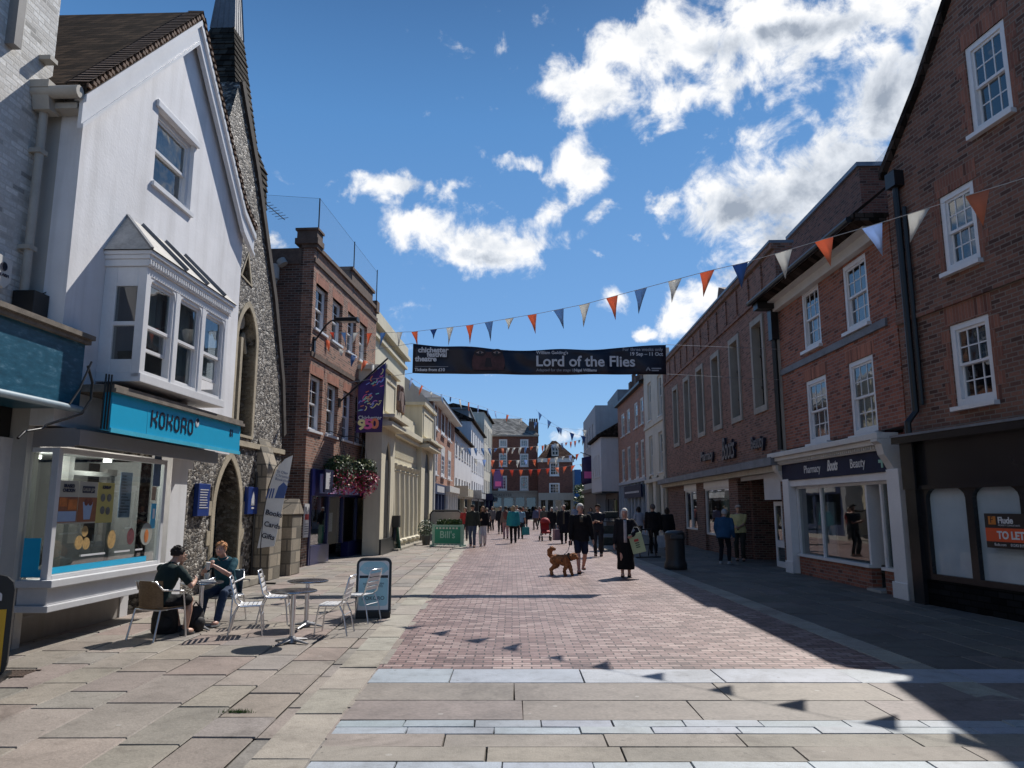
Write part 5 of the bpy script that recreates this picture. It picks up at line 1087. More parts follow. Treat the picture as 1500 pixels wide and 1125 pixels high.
def flagcloth(name,label,A,w_,h_,mat,grp=None):
    o=empty(name,A,0,label,'banner',grp); m=MB(); n=6
    for i in range(n):
        for j in range(n):
            f=lambda u,v: (w_*u, .05*math.sin(u*6+v*2),-h_*v+.2*w_*u)
            m.face([f(i/n,(j+1)/n),f((i+1)/n,(j+1)/n),f((i+1)/n,j/n),f(i/n,j/n)])
    c_=m.build('banner_cloth',mat,o,60); so=c_.modifiers.new('thick','SOLIDIFY'); so.thickness=.01; m=MB(); m.bar((-.5 if w_>0 else .5,0,-.3*abs(w_)),(w_*1.1,0,.2*abs(w_)+.05),.06,.06); m.build('pole',BLACK,o); m=MB(); m.box(min(0,w_)+.2,max(0,w_)-.2,-.07,-.06,-h_*.85,-h_*.6); m.build('printed_shapes',plain('print_pink',()),c_); return o
flagcloth('flagpole_banner','small dark banner on a pole by the far white building on the right',(7.3,66.,6.2),-1.1,2.4,plain('banner_dark',(.05,.03,.09),.6))
# ================================================================== FURTHER DOWN THE STREET, LEFT SIDE
BUT=render_wall('buttermilk_stucco',(.66,.60,.45),.05,.15,.25)
F3=Facade('cream_market_hall','cream stuccoed classical market hall with six columns and two pavilions','building',gnd(559,808),gnd(637,784.5))
L3=F3.L; u=lambda px,py,y=0.: F3.uz(px,py,y)
a0,a1=u(558,700,-.35)[0],u(577.5,700,-.35)[0]; b0,b1=u(617,700,-.35)[0],u(634,700,-.35)[0]
zk=u(578,642)[1]; zk1=u(634,668)[1]; zatt=u(580,560)[1]; zatt2=u(634,622)[1]; zc=(zk+zk1)/2; zA=(zatt+zatt2)/2; print('BM',L3,a1,b0,b1,zk,zk1,zatt,zatt2)
pw=max(a1,1.); ph=pw
dn=lambda x0,x1: arch_pts(x0+(x1-x0)*.27,x0+(x1-x0)*.7,.3,zc-1.5,1.15,7,True)
d1,d2=dn(a0,a1),dn(b0,b1)
m=MB(); m.prism([(a0,0),(a1,0),(a1,zc),(a0,zc)],-.35,.25,0,[d1]); m.prism([(b0,0),(b1,0),(b1,zc),(b0,zc)],-.35,.25,0,[d2]); pieces(m,'pavilion',BUT,F3.root)
for d in (d1,d2):
    m=MB(); m.box(d[0][0]-.05,d[1][0]+.05,-.28,-.2,.25,zc-.2); m.build('arched_door',plain('dark_door',(.03,.028,.026),.5),F3.root)
m=MB()
for x0,x1 in ((a0,a1),(b0,b1)):
    m.box(x0-.25,x1+.25,-.75,.3,zc,zc+.16); m.box(x0-.15,x1+.15,-.6,.3,zc+.16,zc+.3); m.box(x0-.32,x1+.32,-.85,.3,zc+.3,zc+.42)
    m.box(x0,x1,-.35,.6,zc+.42,zA); m.box(x0-.15,x1+.15,-.5,.7,zA,zA+.16)
m.box(a1+.25,b0-.25,-.3,.3,zc-.0,zc+.2); m.box(a1,b0,-.45,.3,zc+.2,zc+.42); m.box(a1,b0,-.1,.4,zc-1.1,zc-.02); m.box(a1,b0,-.2,.4,zc-1.2,zc-1.1); m.box(a1+.15,b0-.15,-.05,.5,zc+.42,zc+.42+(zA-zc)*.35)
for i in range(34): x=a1+.1+(b0-a1-.2)*i/34; m.box(x,x+.12,-.13,-.1,zc-.85,zc-.25)
m.build('entablature',BUT,F3.root)
m=MB(); 
for x0,x1 in ((a0,a1),(b0,b1)): m.prism([(x0+.25,zc+.6),(x1-.25,zc+.6),(x1-.25,zA-.2),(x0+.25,zA-.2)],-.39,-.351,0,[[(x0+.4,zc+.75),(x1-.4,zc+.75),(x1-.4,zA-.35),(x0+.4,zA-.35)]])
m.build('panel_moulding',BUT,F3.root)
cm=MB(); h=zc-1.2; pr=[(.36,.0),(.36,.18),(.42,.2),(.42,.28),(.33,.34),(.31,.6),(.31,h*.4),(.26,h-.3),(.3,h-.26),(.26,h-.2),(.34,h-.1),(.36,h-.0)]
for i in range(6):
    x=a1+.6+(b0-a1-1.2)*i/5; m=MB(); m.lathe(pr,18,(x,-.0,.05)); c_=m.build('column',BUT,F3.root,40)
m=MB(); m.box(a1-.1,b0+.1,-.6,.9,0,.08); m.build('step',plain('stone_step',()),F3.root)
m=MB(); m.box(a1,b0,1.1,1.3,0,zc-1.2); m.build('porch_wall',BUT,F3.root); m=MB(); m.box(a1+2.2,a1+3.6,1.05,1.09,.1,3.); m.box(b0-3.6,b0-2.2,1.05,1.09,.1,3.); pieces(m,'window',plain('dark_door',()),F3.root)
m=MB(); m.box(a0-.01,a1,-.42,-.351,0,.55); m.box(b0,b1,-.42,-.351,0,.5); pieces(m,'black_plinth',BLACK,F3.root)
m=MB(); zu=u(575,508,1.5)[1]; ub0=0.3; ub1=L3-3.; 
ow=[arch_pts(ub0+1.2+2.4*k,ub0+2.0+2.4*k,zA+.5,zu-1.7,1.) for k in range(int((ub1-ub0-1.5)/2.4))]
m.prism([(ub0,zc),(ub1,zc),(ub1,zu),(ub0,zu)],1.5,1.9,0,ow); m.box(ub0-.15,ub1+.15,1.2,2.2,zu,zu+.2); m.box(ub0-.05,ub1+.05,1.35,2.2,zu-.5,zu-.35); m.box(ub0,ub0+.3,1.9,9,0,zu); m.box(ub1-.3,ub1,1.9,9,zc,zu); m.box(ub0+.2,ub1-.2,1.3,1.8,zu+.2,zu+.7); m.build('upper_storey',BUT,F3.root)
for o in ow: m=MB(); m.box(o[0][0]-.1,o[1][0]+.1,1.75,1.8,o[0][1]-.1,zu-.9); m.build('window',plain('dark_pane',(.02,.022,.025),.1),F3.root)
m=MB(); cx=(a1+b0)/2-1; zz=zc+.42+(zA-zc)*.35
k_=.6
m.prism([(cx+a*k_,zz+b*k_) for a,b in ((-.55,1.5),(-.55,.7),(0,0),(.55,.7),(.55,1.5))],-.15,.05)
for sg_ in (-1,1): m.tube([(cx+sg_*a*k_,-.05,zz+b*k_) for a,b in ((.7,0),(1.1,.7),(.75,1.4),(.9,1.9))],[.13,.12,.1,.06],8)
m.ball((cx,-.05,zz+1.05),.15); m.build('coat_of_arms',plain('carved_arms',(.22,.14,.11),.7,.5,6.),F3.root)
for x in (a1-.05,b1-.3): 
    m=MB(); zt=u(575,767)[1]; m.prism([(x-.2,zt-.1),(x+.12,zt-.1),(x+.12,zt+.35),(x-.2,zt+.35)],-.62,-.36); m.tube([(x,-.42,zt-.1),(x-.08,-.42,zt-.5),(x-.08,-.42,.4)],.09,8); m.build('downpipe',BLACK,F3.root)
# ---- red brick Georgian house
F4=Facade('red_brick_georgian_house','red brick Georgian house with navy shop beyond the cream market hall','building',(-4.62,43.6),(-4.45,57.2))
ri=[(635.5,590,641,636),(646.5,600,652,642),(656,607,662,647)]; r2=[(634.5,655,641,700),(646,662,651.5,700),(656,668,661.5,702)]
ri=[F4.rect(*r) for r in ri]; r2=[F4.rect(*r) for r in r2]; t1=sum(r[3] for r in ri)/3; t0=sum(r[2] for r in ri)/3; q1=sum(r[3] for r in r2)/3; q0=sum(r[2] for r in r2)/3
ri=[(r[0],r[0]+2.1,t0,t1) for r in ri]; r2=[(r[0],r[0]+2.1,q0,q1) for r in r2]; h=F4.uz(633,585)[1]; zg=F4.uz(640,709)[1]; print('F4',h,zg,ri,r2)
wall(F4,[(0,zg),(F4.L,zg),(F4.L,h),(0,h)],[rp(r) for r in ri+r2],RED1,0,.3)
for r in ri+r2: sash(F4,r,WHITE,3,2,2,y=.0,fw=.2,bar=.05,blind=[(0,1,0,1)])
m=MB(); m.box(0,.3,.3,8,0,h); m.box(F4.L-.3,F4.L,.3,8,0,h); pieces(m,'side_wall',brick('shaded_red_side',(.15,.05,.032),(.22,.08,.05),(.2,.15,.12)),F4.root)  # darker copy of the front brick, the side's shade put into colour
m=MB(); m.box(-.5,F4.L+.3,-.55,8.3,h,h+.18); m.build('eaves_soffit',WHITE2,F4.root); m=MB(); m.face([(-.55,-.6,h+.19),(F4.L+.3,-.6,h+.19),(F4.L-3,4,h+2.5),(3,4,h+2.5)]); m.face([(-.55,8.3,h+.19),(-.55,-.6,h+.19),(3,4,h+2.5)]); m.face([(F4.L+.3,-.6,h+.19),(F4.L+.3,8.3,h+.19),(F4.L-3,4,h+2.5)]); m.build('roof',LEAD,F4.root)
m=MB()
for r in r2: m.box(r[0]-.1,r[1]+.1,-.03,.05,r[3],r[3]+.45)
pieces(m,'keystone_head',WHITE2,F4.root)
sf=empty('shopfront'); sf.parent=F4.root; m=MB(); c=F4.L*.42; m.box(0,c,-.15,.2,zg-.6,zg); 
for x in (0,c*.33,c*.66,c-.3): m.box(x,x+.3,-.1,.2,0,zg-.6)
m.box(0,c,-.05,.2,0,.6); m.build('shop_frame',plain('slate_blue_shop_paint',(.035,.05,.12),.4),sf); m=MB(); m.box(.8,c-.8,-.17,-.151,zg-.5,zg-.12); m.build('sign_panel',LGREY,sf)
m=MB()
for k in range(5): x=c+.3+(F4.L-c-.8)*k/4; m.lathe([(.2,0),(.17,.3),(.15,zg-.7),(.24,zg-.4)],10,(x,-.2,0))
m.box(c,F4.L,-.45,.2,zg-.4,zg); m.build('shop_columns',WHITE2,sf); m=MB(); m.box(.1,F4.L-.1,.1,.106,.3,zg-.5); m.build('pane',SHOPGLASS,sf); m=MB(); m.box(0,F4.L,1.2,1.22,0,zg); m.build('dark_room',DARK,sf)
m=MB(); a=at(604,560,43.); m.prism([(a.x-9.,0),(a.x+1.4,0),(a.x+1.4,a.z-1.6),(a.x,a.z),(a.x-3,a.z+2.2)],-.2,.3); o=m.build('party_wall',render_wall('grey_party_wall',(.36,.36,.37),.05,.2,.2),F4.root); o.parent=None; o.location=(0,43.2,0); o.parent=F4.root; o.matrix_parent_inverse=Matrix.LocRotScale(F4.root.location,F4.root.rotation_euler,None).inverted()
# ---- white rendered buildings
WR=render_wall('white_limewash',(.66,.66,.68),.04,.15,.2)
def simple(name,label,a,b,px_top,rows,n,shopm,wallm=WR,roofm=OLDT,sign=None,roofh=1.8,ww=1.3,group=None):
    Q=Facade(name,label,'building',a,b,group); h=Q.uz(px_top[0],px_top[1])[1]; L_=Q.L; ops=[]
    for (t_,b_) in rows:
        z1=Q.uz(px_top[0],t_)[1]; z0=Q.uz(px_top[0],b_)[1]
        for k in range(n): c=L_*(k+.5)/n; ops.append((c-ww/2,c+ww/2,z0,z1))
    wall(Q,[(0,3.3),(L_,3.3),(L_,h),(0,h)],[rp(r) for r in ops],wallm,0,.3)
    for r in ops: sash(Q,r,WHITE2,2,2,2,y=.1,fw=.1,bar=.05)
    m=MB(); m.box(0,.3,.3,8,0,h); m.box(L_-.3,L_,.3,8,0,h); pieces(m,'side_wall',wallm,Q.root)
    m=MB(); m.box(-.2,L_+.1,-.35,.1,h,h+.15); m.face([(-.2,-.35,h+.15),(L_+.1,-.35,h+.15),(L_+.1,4,h+.15+roofh),(-.2,4,h+.15+roofh)]); m.face([(-.2,-.35,h+.15),(-.2,4,h+.15+roofh),(-.2,8,h+.15)]); m.build('roof',roofm,Q.root)
    s_=empty('shopfront'); s_.parent=Q.root; m=MB(); m.box(0,L_,-.25,.2,2.5,3.3); m.box(0,.4,-.1,.2,0,2.5); m.box(L_-.4,L_,-.1,.2,0,2.5); m.box(L_/2-.2,L_/2+.2,-.1,.2,0,2.5); m.build('shop_frame',shopm,s_)
    m=MB(); m.box(.4,L_-.4,.1,.11,0,2.5); m.build('pane',SHOPGLASS,s_); m=MB(); m.box(0,L_,1.2,1.22,0,3.2); m.build('dark_room',DARK,s_)
    if sign: m=MB(); m.box(-.15,-.02,-1.1,.1,2.5,3.3); m.box(0,L_,-.29,-.251,2.6,3.2); m.build('sign_fascia',sign,s_)
    return Q
simple('white_rendered_house','white rendered house with steep dark roof and cream shopfront beyond the Georgian house','' or (-4.5,58.2),(-4.1,74.),(684,650),[(660,678),(706,730)],6,plain('cream_shop',(.5,.44,.3),.5),sign=plain('sign_cream',(.55,.5,.38),.5),roofh=3.4)
simple('tall_white_house','taller white house with three rows of windows and black and white shop sign','' or (-4.1,74.2),(-3.55,93.),(700,630),[(640,660),(675,694),(708,733)],6,plain('black_shop',(.02,.02,.02),.4),sign=plain('sign_white_grey',(.5,.5,.48),.5,.4,1.),roofh=2.)
G2=simple('cream_narrow_house','narrow cream house with navy shopfront before the far brick end house','' or (-3.5,93.2),(-2.9,107.5),(715,612),[(628,652),(664,690),(705,730)],5,NAVY,wallm=render_wall('pale_cream_render',(.60,.56,.47),.05,.1,.2),sign=NAVY,roofh=1.)
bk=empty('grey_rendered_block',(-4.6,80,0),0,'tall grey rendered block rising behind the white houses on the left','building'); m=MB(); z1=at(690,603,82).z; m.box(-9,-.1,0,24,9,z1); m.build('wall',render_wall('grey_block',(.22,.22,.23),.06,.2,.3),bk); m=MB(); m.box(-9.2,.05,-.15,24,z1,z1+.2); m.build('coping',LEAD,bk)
bk2=empty('slate_roof_house',(-4.9,58,0),0,'dark slate roofed dormer house behind the white rendered house','building'); m=MB(); z1=at(672,655,58).z; m.prism([(-8,z1),(.2,z1),(-2.,z1+3.),(-6,z1+3.)],0.,9.); m.build('roof',OLDT,bk2); m=MB(); m.box(-1.6,-.3,-.1,2.,z1+.6,z1+2.2); m.build('dormer',BLACK,bk2); m=MB(); m.box(-8,-.0,.2,9,0,z1); m.build('wall',render_wall('grey_party_wall',()),bk2)
# ================================================================== END OF THE VISTA
def front(name,label,x0,x1,Y,h,ops,mat,cat='building'):
    Q=Facade(name,label,cat,(x0,Y),(x1,Y)); wall(Q,[(0,3.6),(Q.L,3.6),(Q.L,h),(0,h)],[rp(r) for r in ops],mat,0,.3)
    for r in ops: sash(Q,r,WHITE,3,2,2,y=.04,fw=.16,bar=.05)
    m=MB(); m.box(0,.3,.3,10,0,h); m.box(Q.L-.3,Q.L,.3,10,0,h); pieces(m,'side_wall',mat,Q.root); return Q
YE=109.; xa,xb=at(716,700,YE).x,at(788,700,YE).x
RED2=brick('red_brick_far',(.165,.058,.042),(.215,.08,.056),(.19,.13,.11),stain=.2)
def fr(Q,l,t_,r_,b_): return Q
Qo=Vector((xa,YE,0))
def rr4(l,t_,r_,b_):
    p=at(l,t_,YE); q=at(r_,b_,YE); return (p.x-xa,q.x-xa,q.z,p.z)
ops=[rr4(*r) for r in ((731,643.5,743,655),(762,643.5,774,655),(731,664,743,683.5),(761.5,664.5,774,683.5),(730,697,742.5,718),(761.5,697,774,718))]
h=at(750,637.5,YE).z
Q=front('brick_end_house','four storey red brick house with grey slate roof closing the street','' or xa,xb,YE,h,ops,RED2)
m=MB(); m.box(-.2,Q.L+.1,-.35,.1,h-.2,h); m.build('eaves_cornice',CONC,Q.root)
m=MB(); zr=at(740,624,YE).z+1.2; m.face([(-.3,-.4,h),(Q.L+.2,-.4,h),(Q.L-2.6,5,zr+.5),(-.3,5,zr+.5)]); m.face([(Q.L+.2,-.4,h),(Q.L+.2,10,h),(Q.L-2.6,5,zr+.5)]); m.build('roof',tiles('grey_slates',(.20,.20,.20),(.33,.32,.31),.35,.25),Q.root)
m=MB(); c0=at(775,620,YE).x-xa; c1=at(789,620,YE).x-xa; zch=at(780,617,YE).z; m.box(c0,c1,1.,2.6,h-1,zch); ch=m.build('chimney',brick('dark_brick',(),(),()),Q.root); m=MB()
for k in range(4): m.lathe([(.16,zch),(.13,zch+.6),(.0,zch+.6)],8,(c0+.2+.33*k,1.8,0))
m.build('chimney_pot',plain('terracotta_dark',()),ch)
STUC=render_wall('stone_shopfront',(.42,.39,.34),.05,.1,.2)
sf=empty('shopfront'); sf.parent=Q.root; m=MB(); m.box(0,Q.L,-.5,.2,3.0,3.75); m.box(-.1,Q.L+.05,-.7,.2,3.75,3.95)
for f in (0,.26,.5,.72,.95): m.box(f*Q.L,f*Q.L+.35,-.4,.2,0,3.)
m.build('shop_frame',STUC,sf); m=MB(); m.box(.2,Q.L-.1,.0,.01,.4,3.); m.build('pane',SHOPGLASS,sf); m=MB(); m.box(0,Q.L,1.2,1.22,0,3.6); m.build('dark_room',DARK,sf); m=MB(); m.box(.4,Q.L*.48,.05,.06,1.8,2.9); m.build('window_blind',LGREY,sf)
text('MCALISTER',.55,plain('sign_letters_grey',(.08,.08,.08)),sf,(.6,-.51,3.15),ext=.02)
Y2=106.; xc,xd=at(788.5,700,Y2).x,at(839,700,Y2).x
def r5(l,t_,r_,b_):
    p=at(l,t_,Y2); q=at(r_,b_,Y2); return (p.x-xc,q.x-xc,q.z,p.z)
ops=[r5(805,677,819,697),r5(804.5,707.5,820,728)]; h=at(800,677,Y2).z
Q2=front('brick_dormer_house','smaller red brick house with brown hipped roof and white dormer','' or xc,xd,Y2,h,ops,RED2)
m=MB(); m.box(-.1,Q2.L+.2,-.4,.2,h,h+.55); m.build('eaves_cornice',WHITE2,Q2.root); 
zr=at(814,643,Y2).z; cxr=Q2.L*.5; m=MB(); e=.5
m.face([(-.1,-e,h+.55),(Q2.L+e,-e,h+.55),(cxr+.3,3,zr),(cxr-.3,3,zr)]); m.face([(Q2.L+e,-e,h+.55),(Q2.L+e,8,h+.55),(cxr+.3,3,zr)]); m.face([(-.1,8,h+.55),(-.1,-e,h+.55),(cxr-.3,3,zr)]); m.build('roof',tiles('brown_tiles',(.06,.035,.026),(.11,.065,.05)),Q2.root)
dz0=at(810,666,Y2).z; dz1=at(810,655,Y2).z; dx0=at(808,660,Y2).x-xc; dx1=at(818,660,Y2).x-xc; m=MB(); m.box(dx0,dx1,-.1,2.4,dz0-.3,dz1); m.prism([(dx0-.15,dz1),(dx1+.15,dz1),((dx0+dx1)/2,dz1+.55)],-.2,2.6); dm=m.build('dormer',WHITE2,Q2.root); m=MB(); m.box(dx0+.12,dx1-.12,-.14,-.101,dz0,dz1-.1); m.build('pane',plain('dark_pane',()),dm); m=MB(); m.box((dx0+dx1)/2-.05,(dx0+dx1)/2+.05,-.17,-.141,dz0,dz1-.1); m.box(dx0+.12,dx1-.12,-.165,-.141,(dz0+dz1)/2-.09,(dz0+dz1)/2); m.build('glazing_bar',WHITE2,dm)
m=MB(); 
for k in range(3): m.lathe([(.18,0),(.15,1.1),(0,1.1)],8,(1.2+.5*k,3.5,zr-1.6))
m.box(.9,2.6,3.1,3.9,h,zr-1.6); m.build('chimney',brick('dark_brick',(),(),()),Q2.root)
sf=empty('shopfront'); sf.parent=Q2.root; m=MB(); m.box(0,Q2.L,-.3,.2,2.6,3.6)
for f in (0,.2,.42,.66,.93): m.box(f*Q2.L,f*Q2.L+.35,-.2,.2,0,2.6)
m.box(0,Q2.L,-.15,.2,0,.6); m.build('shop_frame',STUC,sf); m=MB(); m.box(.2,Q2.L-.1,.0,.01,.6,2.6); m.build('pane',SHOPGLASS,sf); m=MB(); m.box(0,Q2.L,1.2,1.22,0,3.6); m.build('dark_room',DARK,sf)
b=Facade('blue_panelled_building','blue panelled wall glimpsed past the far dormer house','building',(9.4,112),(11.,112)); m=MB(); m.box(0,1.,0,5,0,7.2); m.build('wall',plain('blue_panel',hx('2f6fae'),.5),b.root)
# far trees past the end of the street
def tree(name,label,x,y,h,r,leafc,nl,seed):
    rg=random.Random(seed); o=empty(name,(x,y,0),0,label,'tree','trees at the far end of the street'); m=MB(); m.tube([(0,0,0),(.1,0,h*.3),(0,.1,h*.6)],[.28,.2,.1],8)
    for k in range(7):
        a=rg.random()*6.3; m.tube([(.05,0,h*(.3+.04*k)),(r*.4*math.cos(a),r*.4*math.sin(a),h*(.5+.05*k)),(r*.7*math.cos(a),r*.7*math.sin(a),h*(.62+.05*k))],[.1,.06,.02],5)
    m.build('trunk',plain('bark',(.07,.05,.035),.9,.4),o); m=MB(); m.cc=(1,1,1,1)
    cl=[]
    for k in range(46):
        v=Vector((rg.gauss(0,1),rg.gauss(0,1),rg.gauss(0,1))).normalized()*(rg.random()**.4); cl.append((Vector((v.x*r,v.y*r,h*.62+v.z*h*.36)),r*(.16+.18*rg.random()),.55+.8*rg.random()))
    for i in range(nl):
        c,cr,br=rg.choice(cl); v=Vector((rg.gauss(0,1),rg.gauss(0,1),rg.gauss(0,1))).normalized()*cr*(rg.random()**.5); p=c+v; a=Vector((rg.gauss(0,1),rg.gauss(0,1),rg.gauss(0,.6))).normalized(); b_=a.orthogonal().normalized(); s_=.13+.12*rg.random()
        m.cc=(leafc[0]*br,leafc[1]*br,leafc[2]*br,1); m.face([p-a*s_,p+b_*s_*.5,p+a*s_,p-b_*s_*.5])
    m.build('crown',LEAF,o)
lf=NT('leaf_green'); va_=lf.add('ShaderNodeVertexColor'); va_.layer_name='tint'; lf.ln(va_.outputs[0],lf.b.inputs['Base Color']); lf.b.inputs['Roughness'].default_value=.55; lf.b.inputs['Subsurface Weight'].default_value=0.; LEAF=lf.mat
tree('far_tree','tall bright green tree closest to the far dormer house',10.9,104,5.2,2.2,(.075,.115,.03),2600,1)
tree('far_tree','dark green tree seen just left of the far white building',13.2,120,7.,3.2,(.04,.07,.025),2600,2)
tree('far_tree','low olive green tree below the blue panelled wall',9.3,96,3.4,1.3,(.09,.11,.035),1400,3)
bh=Facade('distant_house','brick house with dark roof hidden behind the far trees','building',(9.5,135),(24,135)); m=MB(); m.box(0,14,0,8,0,5.2); m.build('wall',RED2,bh.root); m=MB(); m.prism([(-.3,5.2),(14.3,5.2),(12,8),(2,8)],-.3,8); m.build('roof',OLDT,bh.root)
# ================================================================== STREET FURNITURE
def put(o,x,y,rz=0.): o.location=(x,y,o.location.z); o.rotation_euler=(0,0,rz); return o
ALW=plain('polished_slat',(.80,.80,.81),.35,.05,5.,metal=.25)
def slat_chair():
    """aluminium slatted cafe chair, faces +y"""
    o=empty('cafe_chair',(0,0,0),0,'x','chair','aluminium cafe chairs outside the take-away')
    for sx in (-1,1):
        m=MB(); m.tube([(sx*.22,.235,0),(sx*.215,.20,.30),(sx*.21,.17,.44)],.0125,8); m.build('leg',ALU,o,60)
        m=MB(); m.tube([(sx*.225,-.27,0),(sx*.215,-.21,.30),(sx*.21,-.14,.44)],.0125,8); m.build('leg',ALU,o,60)
    m=MB(); m.tube([(-.21,.17,.44),(-.212,-.10,.435),(-.213,-.18,.5),(-.2,-.27,.84),(-.17,-.285,.87),(.17,-.285,.87),(.2,-.27,.84),(.213,-.18,.5),(.212,-.10,.435),(.21,.17,.44)],.0125,8)
    m.tube([(-.21,.17,.44),(0,.185,.437),(.21,.17,.44)],.0125,8); m.tube([(-.215,.205,.3),(0,.2,.29),(.215,.205,.3)],.008,6); m.tube([(-.215,-.21,.3),(.215,-.21,.3)],.008,6); m.build('frame',ALU,o,60)
    m=MB()
    for k in range(5): y=.16-.066*k; m.box(-.205,.205,y-.026,y+.026,.446+.006*(k==0),.456)
    m.build('seat',ALW,o,bevel=.003)
    m=MB()
    for k in range(4): 
        z=.56+.075*k; y=-.196-.022*k*1.0-.003*k; m.box(-.195,.195,y-.006,y+.006,z-.027,z+.027)
    m.build('backrest',ALW,o,bevel=.003); return o
def armchair(name,label,weave):
    o=empty(name,(0,0,0),0,label,'chair')
    for sx in (-1,1):
        for pts in ([(sx*.27,.27,0),(sx*.265,.22,.42),(sx*.26,.18,.66)],[(sx*.27,-.30,0),(sx*.25,-.2,.42)]):
            m=MB(); m.tube(pts,.014,8); m.build('leg',ALU,o,60)
    m=MB(); m.tube([(-.26,.18,.66),(-.265,.0,.68),(-.25,-.18,.70),(-.2,-.26,.82),(.2,-.26,.82),(.25,-.18,.70),(.265,.0,.68),(.26,.18,.66)],.014,8); m.tube([(-.25,-.2,.42),(-.25,.2,.42),(.25,.2,.42),(.25,-.2,.42),(-.25,-.2,.42)],.012,8); m.tube([(-.265,.22,.4),(.265,.22,.4)],.01,6); m.build('frame',ALU,o,60)
    m=MB(); m.box(-.24,.24,-.2,.21,.43,.45); m.build('seat',weave,o,bevel=.006)
    m=MB(); n=8
    for i in range(n):
        a0,a1=-.24+.48*i/n,-.24+.48*(i+1)/n; f=lambda a: -.26+.10*(abs(a)/.24)**2.5
        vs=[(a0,f(a0)+.02,.45),(a1,f(a1)+.02,.45),(a1,f(a1)-.02,.83),(a0,f(a0)-.02,.83)]; m.face(vs); m.face([(x,y-.012,z) for x,y,z in reversed(vs)])
        if i==0: m.face([vs[0],vs[3],(vs[3][0],vs[3][1]-.012,vs[3][2]),(vs[0][0],vs[0][1]-.012,vs[0][2])])
    m.build('backrest',weave,o); return o
def table():
    o=empty('cafe_table',(0,0,0),0,'x','table','round metal cafe tables outside the take-away')
    m=MB(); m.lathe([(.0,.69),(.30,.69),(.315,.695),(.325,.705),(.322,.715),(.31,.72),(.0,.72)],40); m.build('table_top',plain('brushed_steel_top',(.42,.42,.43),.22,.25,14.,metal=1.),o,30)
    m=MB(); m.lathe([(.034,.03),(.034,.69)],16); m.lathe([(.07,.67),(.07,.69)],16); m.build('pedestal',ALU,o,40)
    m=MB(); 
    for k in range(4): 
        a=PI/4+k*PI/2; c,s_=math.cos(a),math.sin(a); m.tube([(0,0,.055),(c*.16,s_*.16,.035),(c*.30,s_*.30,.014)],[.045,.03,.018],8,flat=.6)
    m.lathe([(.075,.01),(.07,.06),(.04,.09),(.034,.1)],16); m.build('base',plain('cast_grey_base',(.3,.3,.31),.45,.15,metal=.6),o,50); return o
tb=table(); tb.scale=(.9,.9,.9); tN=gnd(427,942); tF=gnd(448,918); tS=gnd(292,907)
tb['label']='round steel cafe table nearest the road with nothing on it'; put(tb,tN.x,tN.y,.3)
c=copy_tree(tb); c['label']='round steel cafe table just behind the empty front table'; put(c,tF.x,tF.y,.6)
c=copy_tree(tb); c['label']='round steel cafe table where the two people sit'; put(c,-4.40,10.82,.1); TBL=Vector((-4.40,10.82,.648))
ch=slat_chair(); ch.scale=(.88,.88,.88)
CH=[((354,934),(409,918),118,'slatted aluminium chair in front of the wicker armchair with its back to the shop'),
    ((400,905),(0,0),-58,'slatted aluminium chair left of the rear empty table, facing the road'),
    ((488,928),(0,0),72,'slatted aluminium chair at the kerb side of the front empty table, seen from its side'),
    ((531,905),(0,0),68,'slatted aluminium chair standing in front of the pavement board')]
P=[(gnd(362,929),R(-75)),(gnd(402,913),R(-80)),(gnd(488,928),R(88)),(gnd(528,910),R(72))]
for i,((p,rz),l) in enumerate(zip(P,CH)):
    o=ch if i==0 else copy_tree(ch); o['label']=l[3]; put(o,p.x,p.y,rz)
WICK=NT('brown_weave'); br_=WICK.add('ShaderNodeTexBrick',Scale=1.); WICK.ln(WICK.uz(),br_.inputs['Vector']); br_.inputs['Brick Width'].default_value=.03; br_.inputs['Row Height'].default_value=.008; br_.inputs['Mortar Size'].default_value=.0012; br_.inputs['Color1'].default_value=(.22,.13,.06,1); br_.inputs['Color2'].default_value=(.32,.2,.1,1); br_.inputs['Mortar'].default_value=(.05,.03,.015,1); WICK.ln(br_.outputs[0],WICK.b.inputs['Base Color']); WICK.b.inputs['Roughness'].default_value=.6
A1=armchair('wicker_armchair','brown wicker backed aluminium armchair with the dark haired person in it',WICK.mat)
A2=armchair('wicker_armchair','aluminium armchair with blue grey back under the ginger haired person',plain('blue_grey_weave',(.10,.13,.17),.6,.2))
A1.scale=A2.scale=(.9,.9,.9)
# bags under the seat
BAGM=plain('black_nylon',(.012,.012,.014),.7,.2,6.,bump=.4)
def bag(name,label,x,y,rz,s=(.17,.13,.4)):
    o=empty(name,(x,y,0),rz,label,'bag'); m=MB(); m.lathe([(.0,.0),(.85,.0),(1.,.08),(1.,.5),(.85,.85),(.5,1.),(0,1.02)],16,sx=1,sy=1); m.v=[(v[0]*s[0],v[1]*s[1],v[2]*s[2]) for v in m.v]; m.build('bag_body',BAGM,o,60)
    m=MB(); m.ball((0,-s[1]*.9,s[2]*.35),s[0]*.7,.05,s[2]*.26); m.build('pocket',BAGM,o,60); m=MB(); m.tube([(-.05,0,s[2]),(0,0,s[2]+.06),(.05,0,s[2])],.01,6); m.build('handle',BAGM,o,60); return o
g1=gnd(234,930); bag('rucksack','black rucksack on the paving under the wicker armchair',g1.x,g1.y+.12,.3)
g2=gnd(275,928); bag('rucksack','small black bag beside the feet of the dark haired person',g2.x,g2.y+.2,1.,(.13,.12,.33))
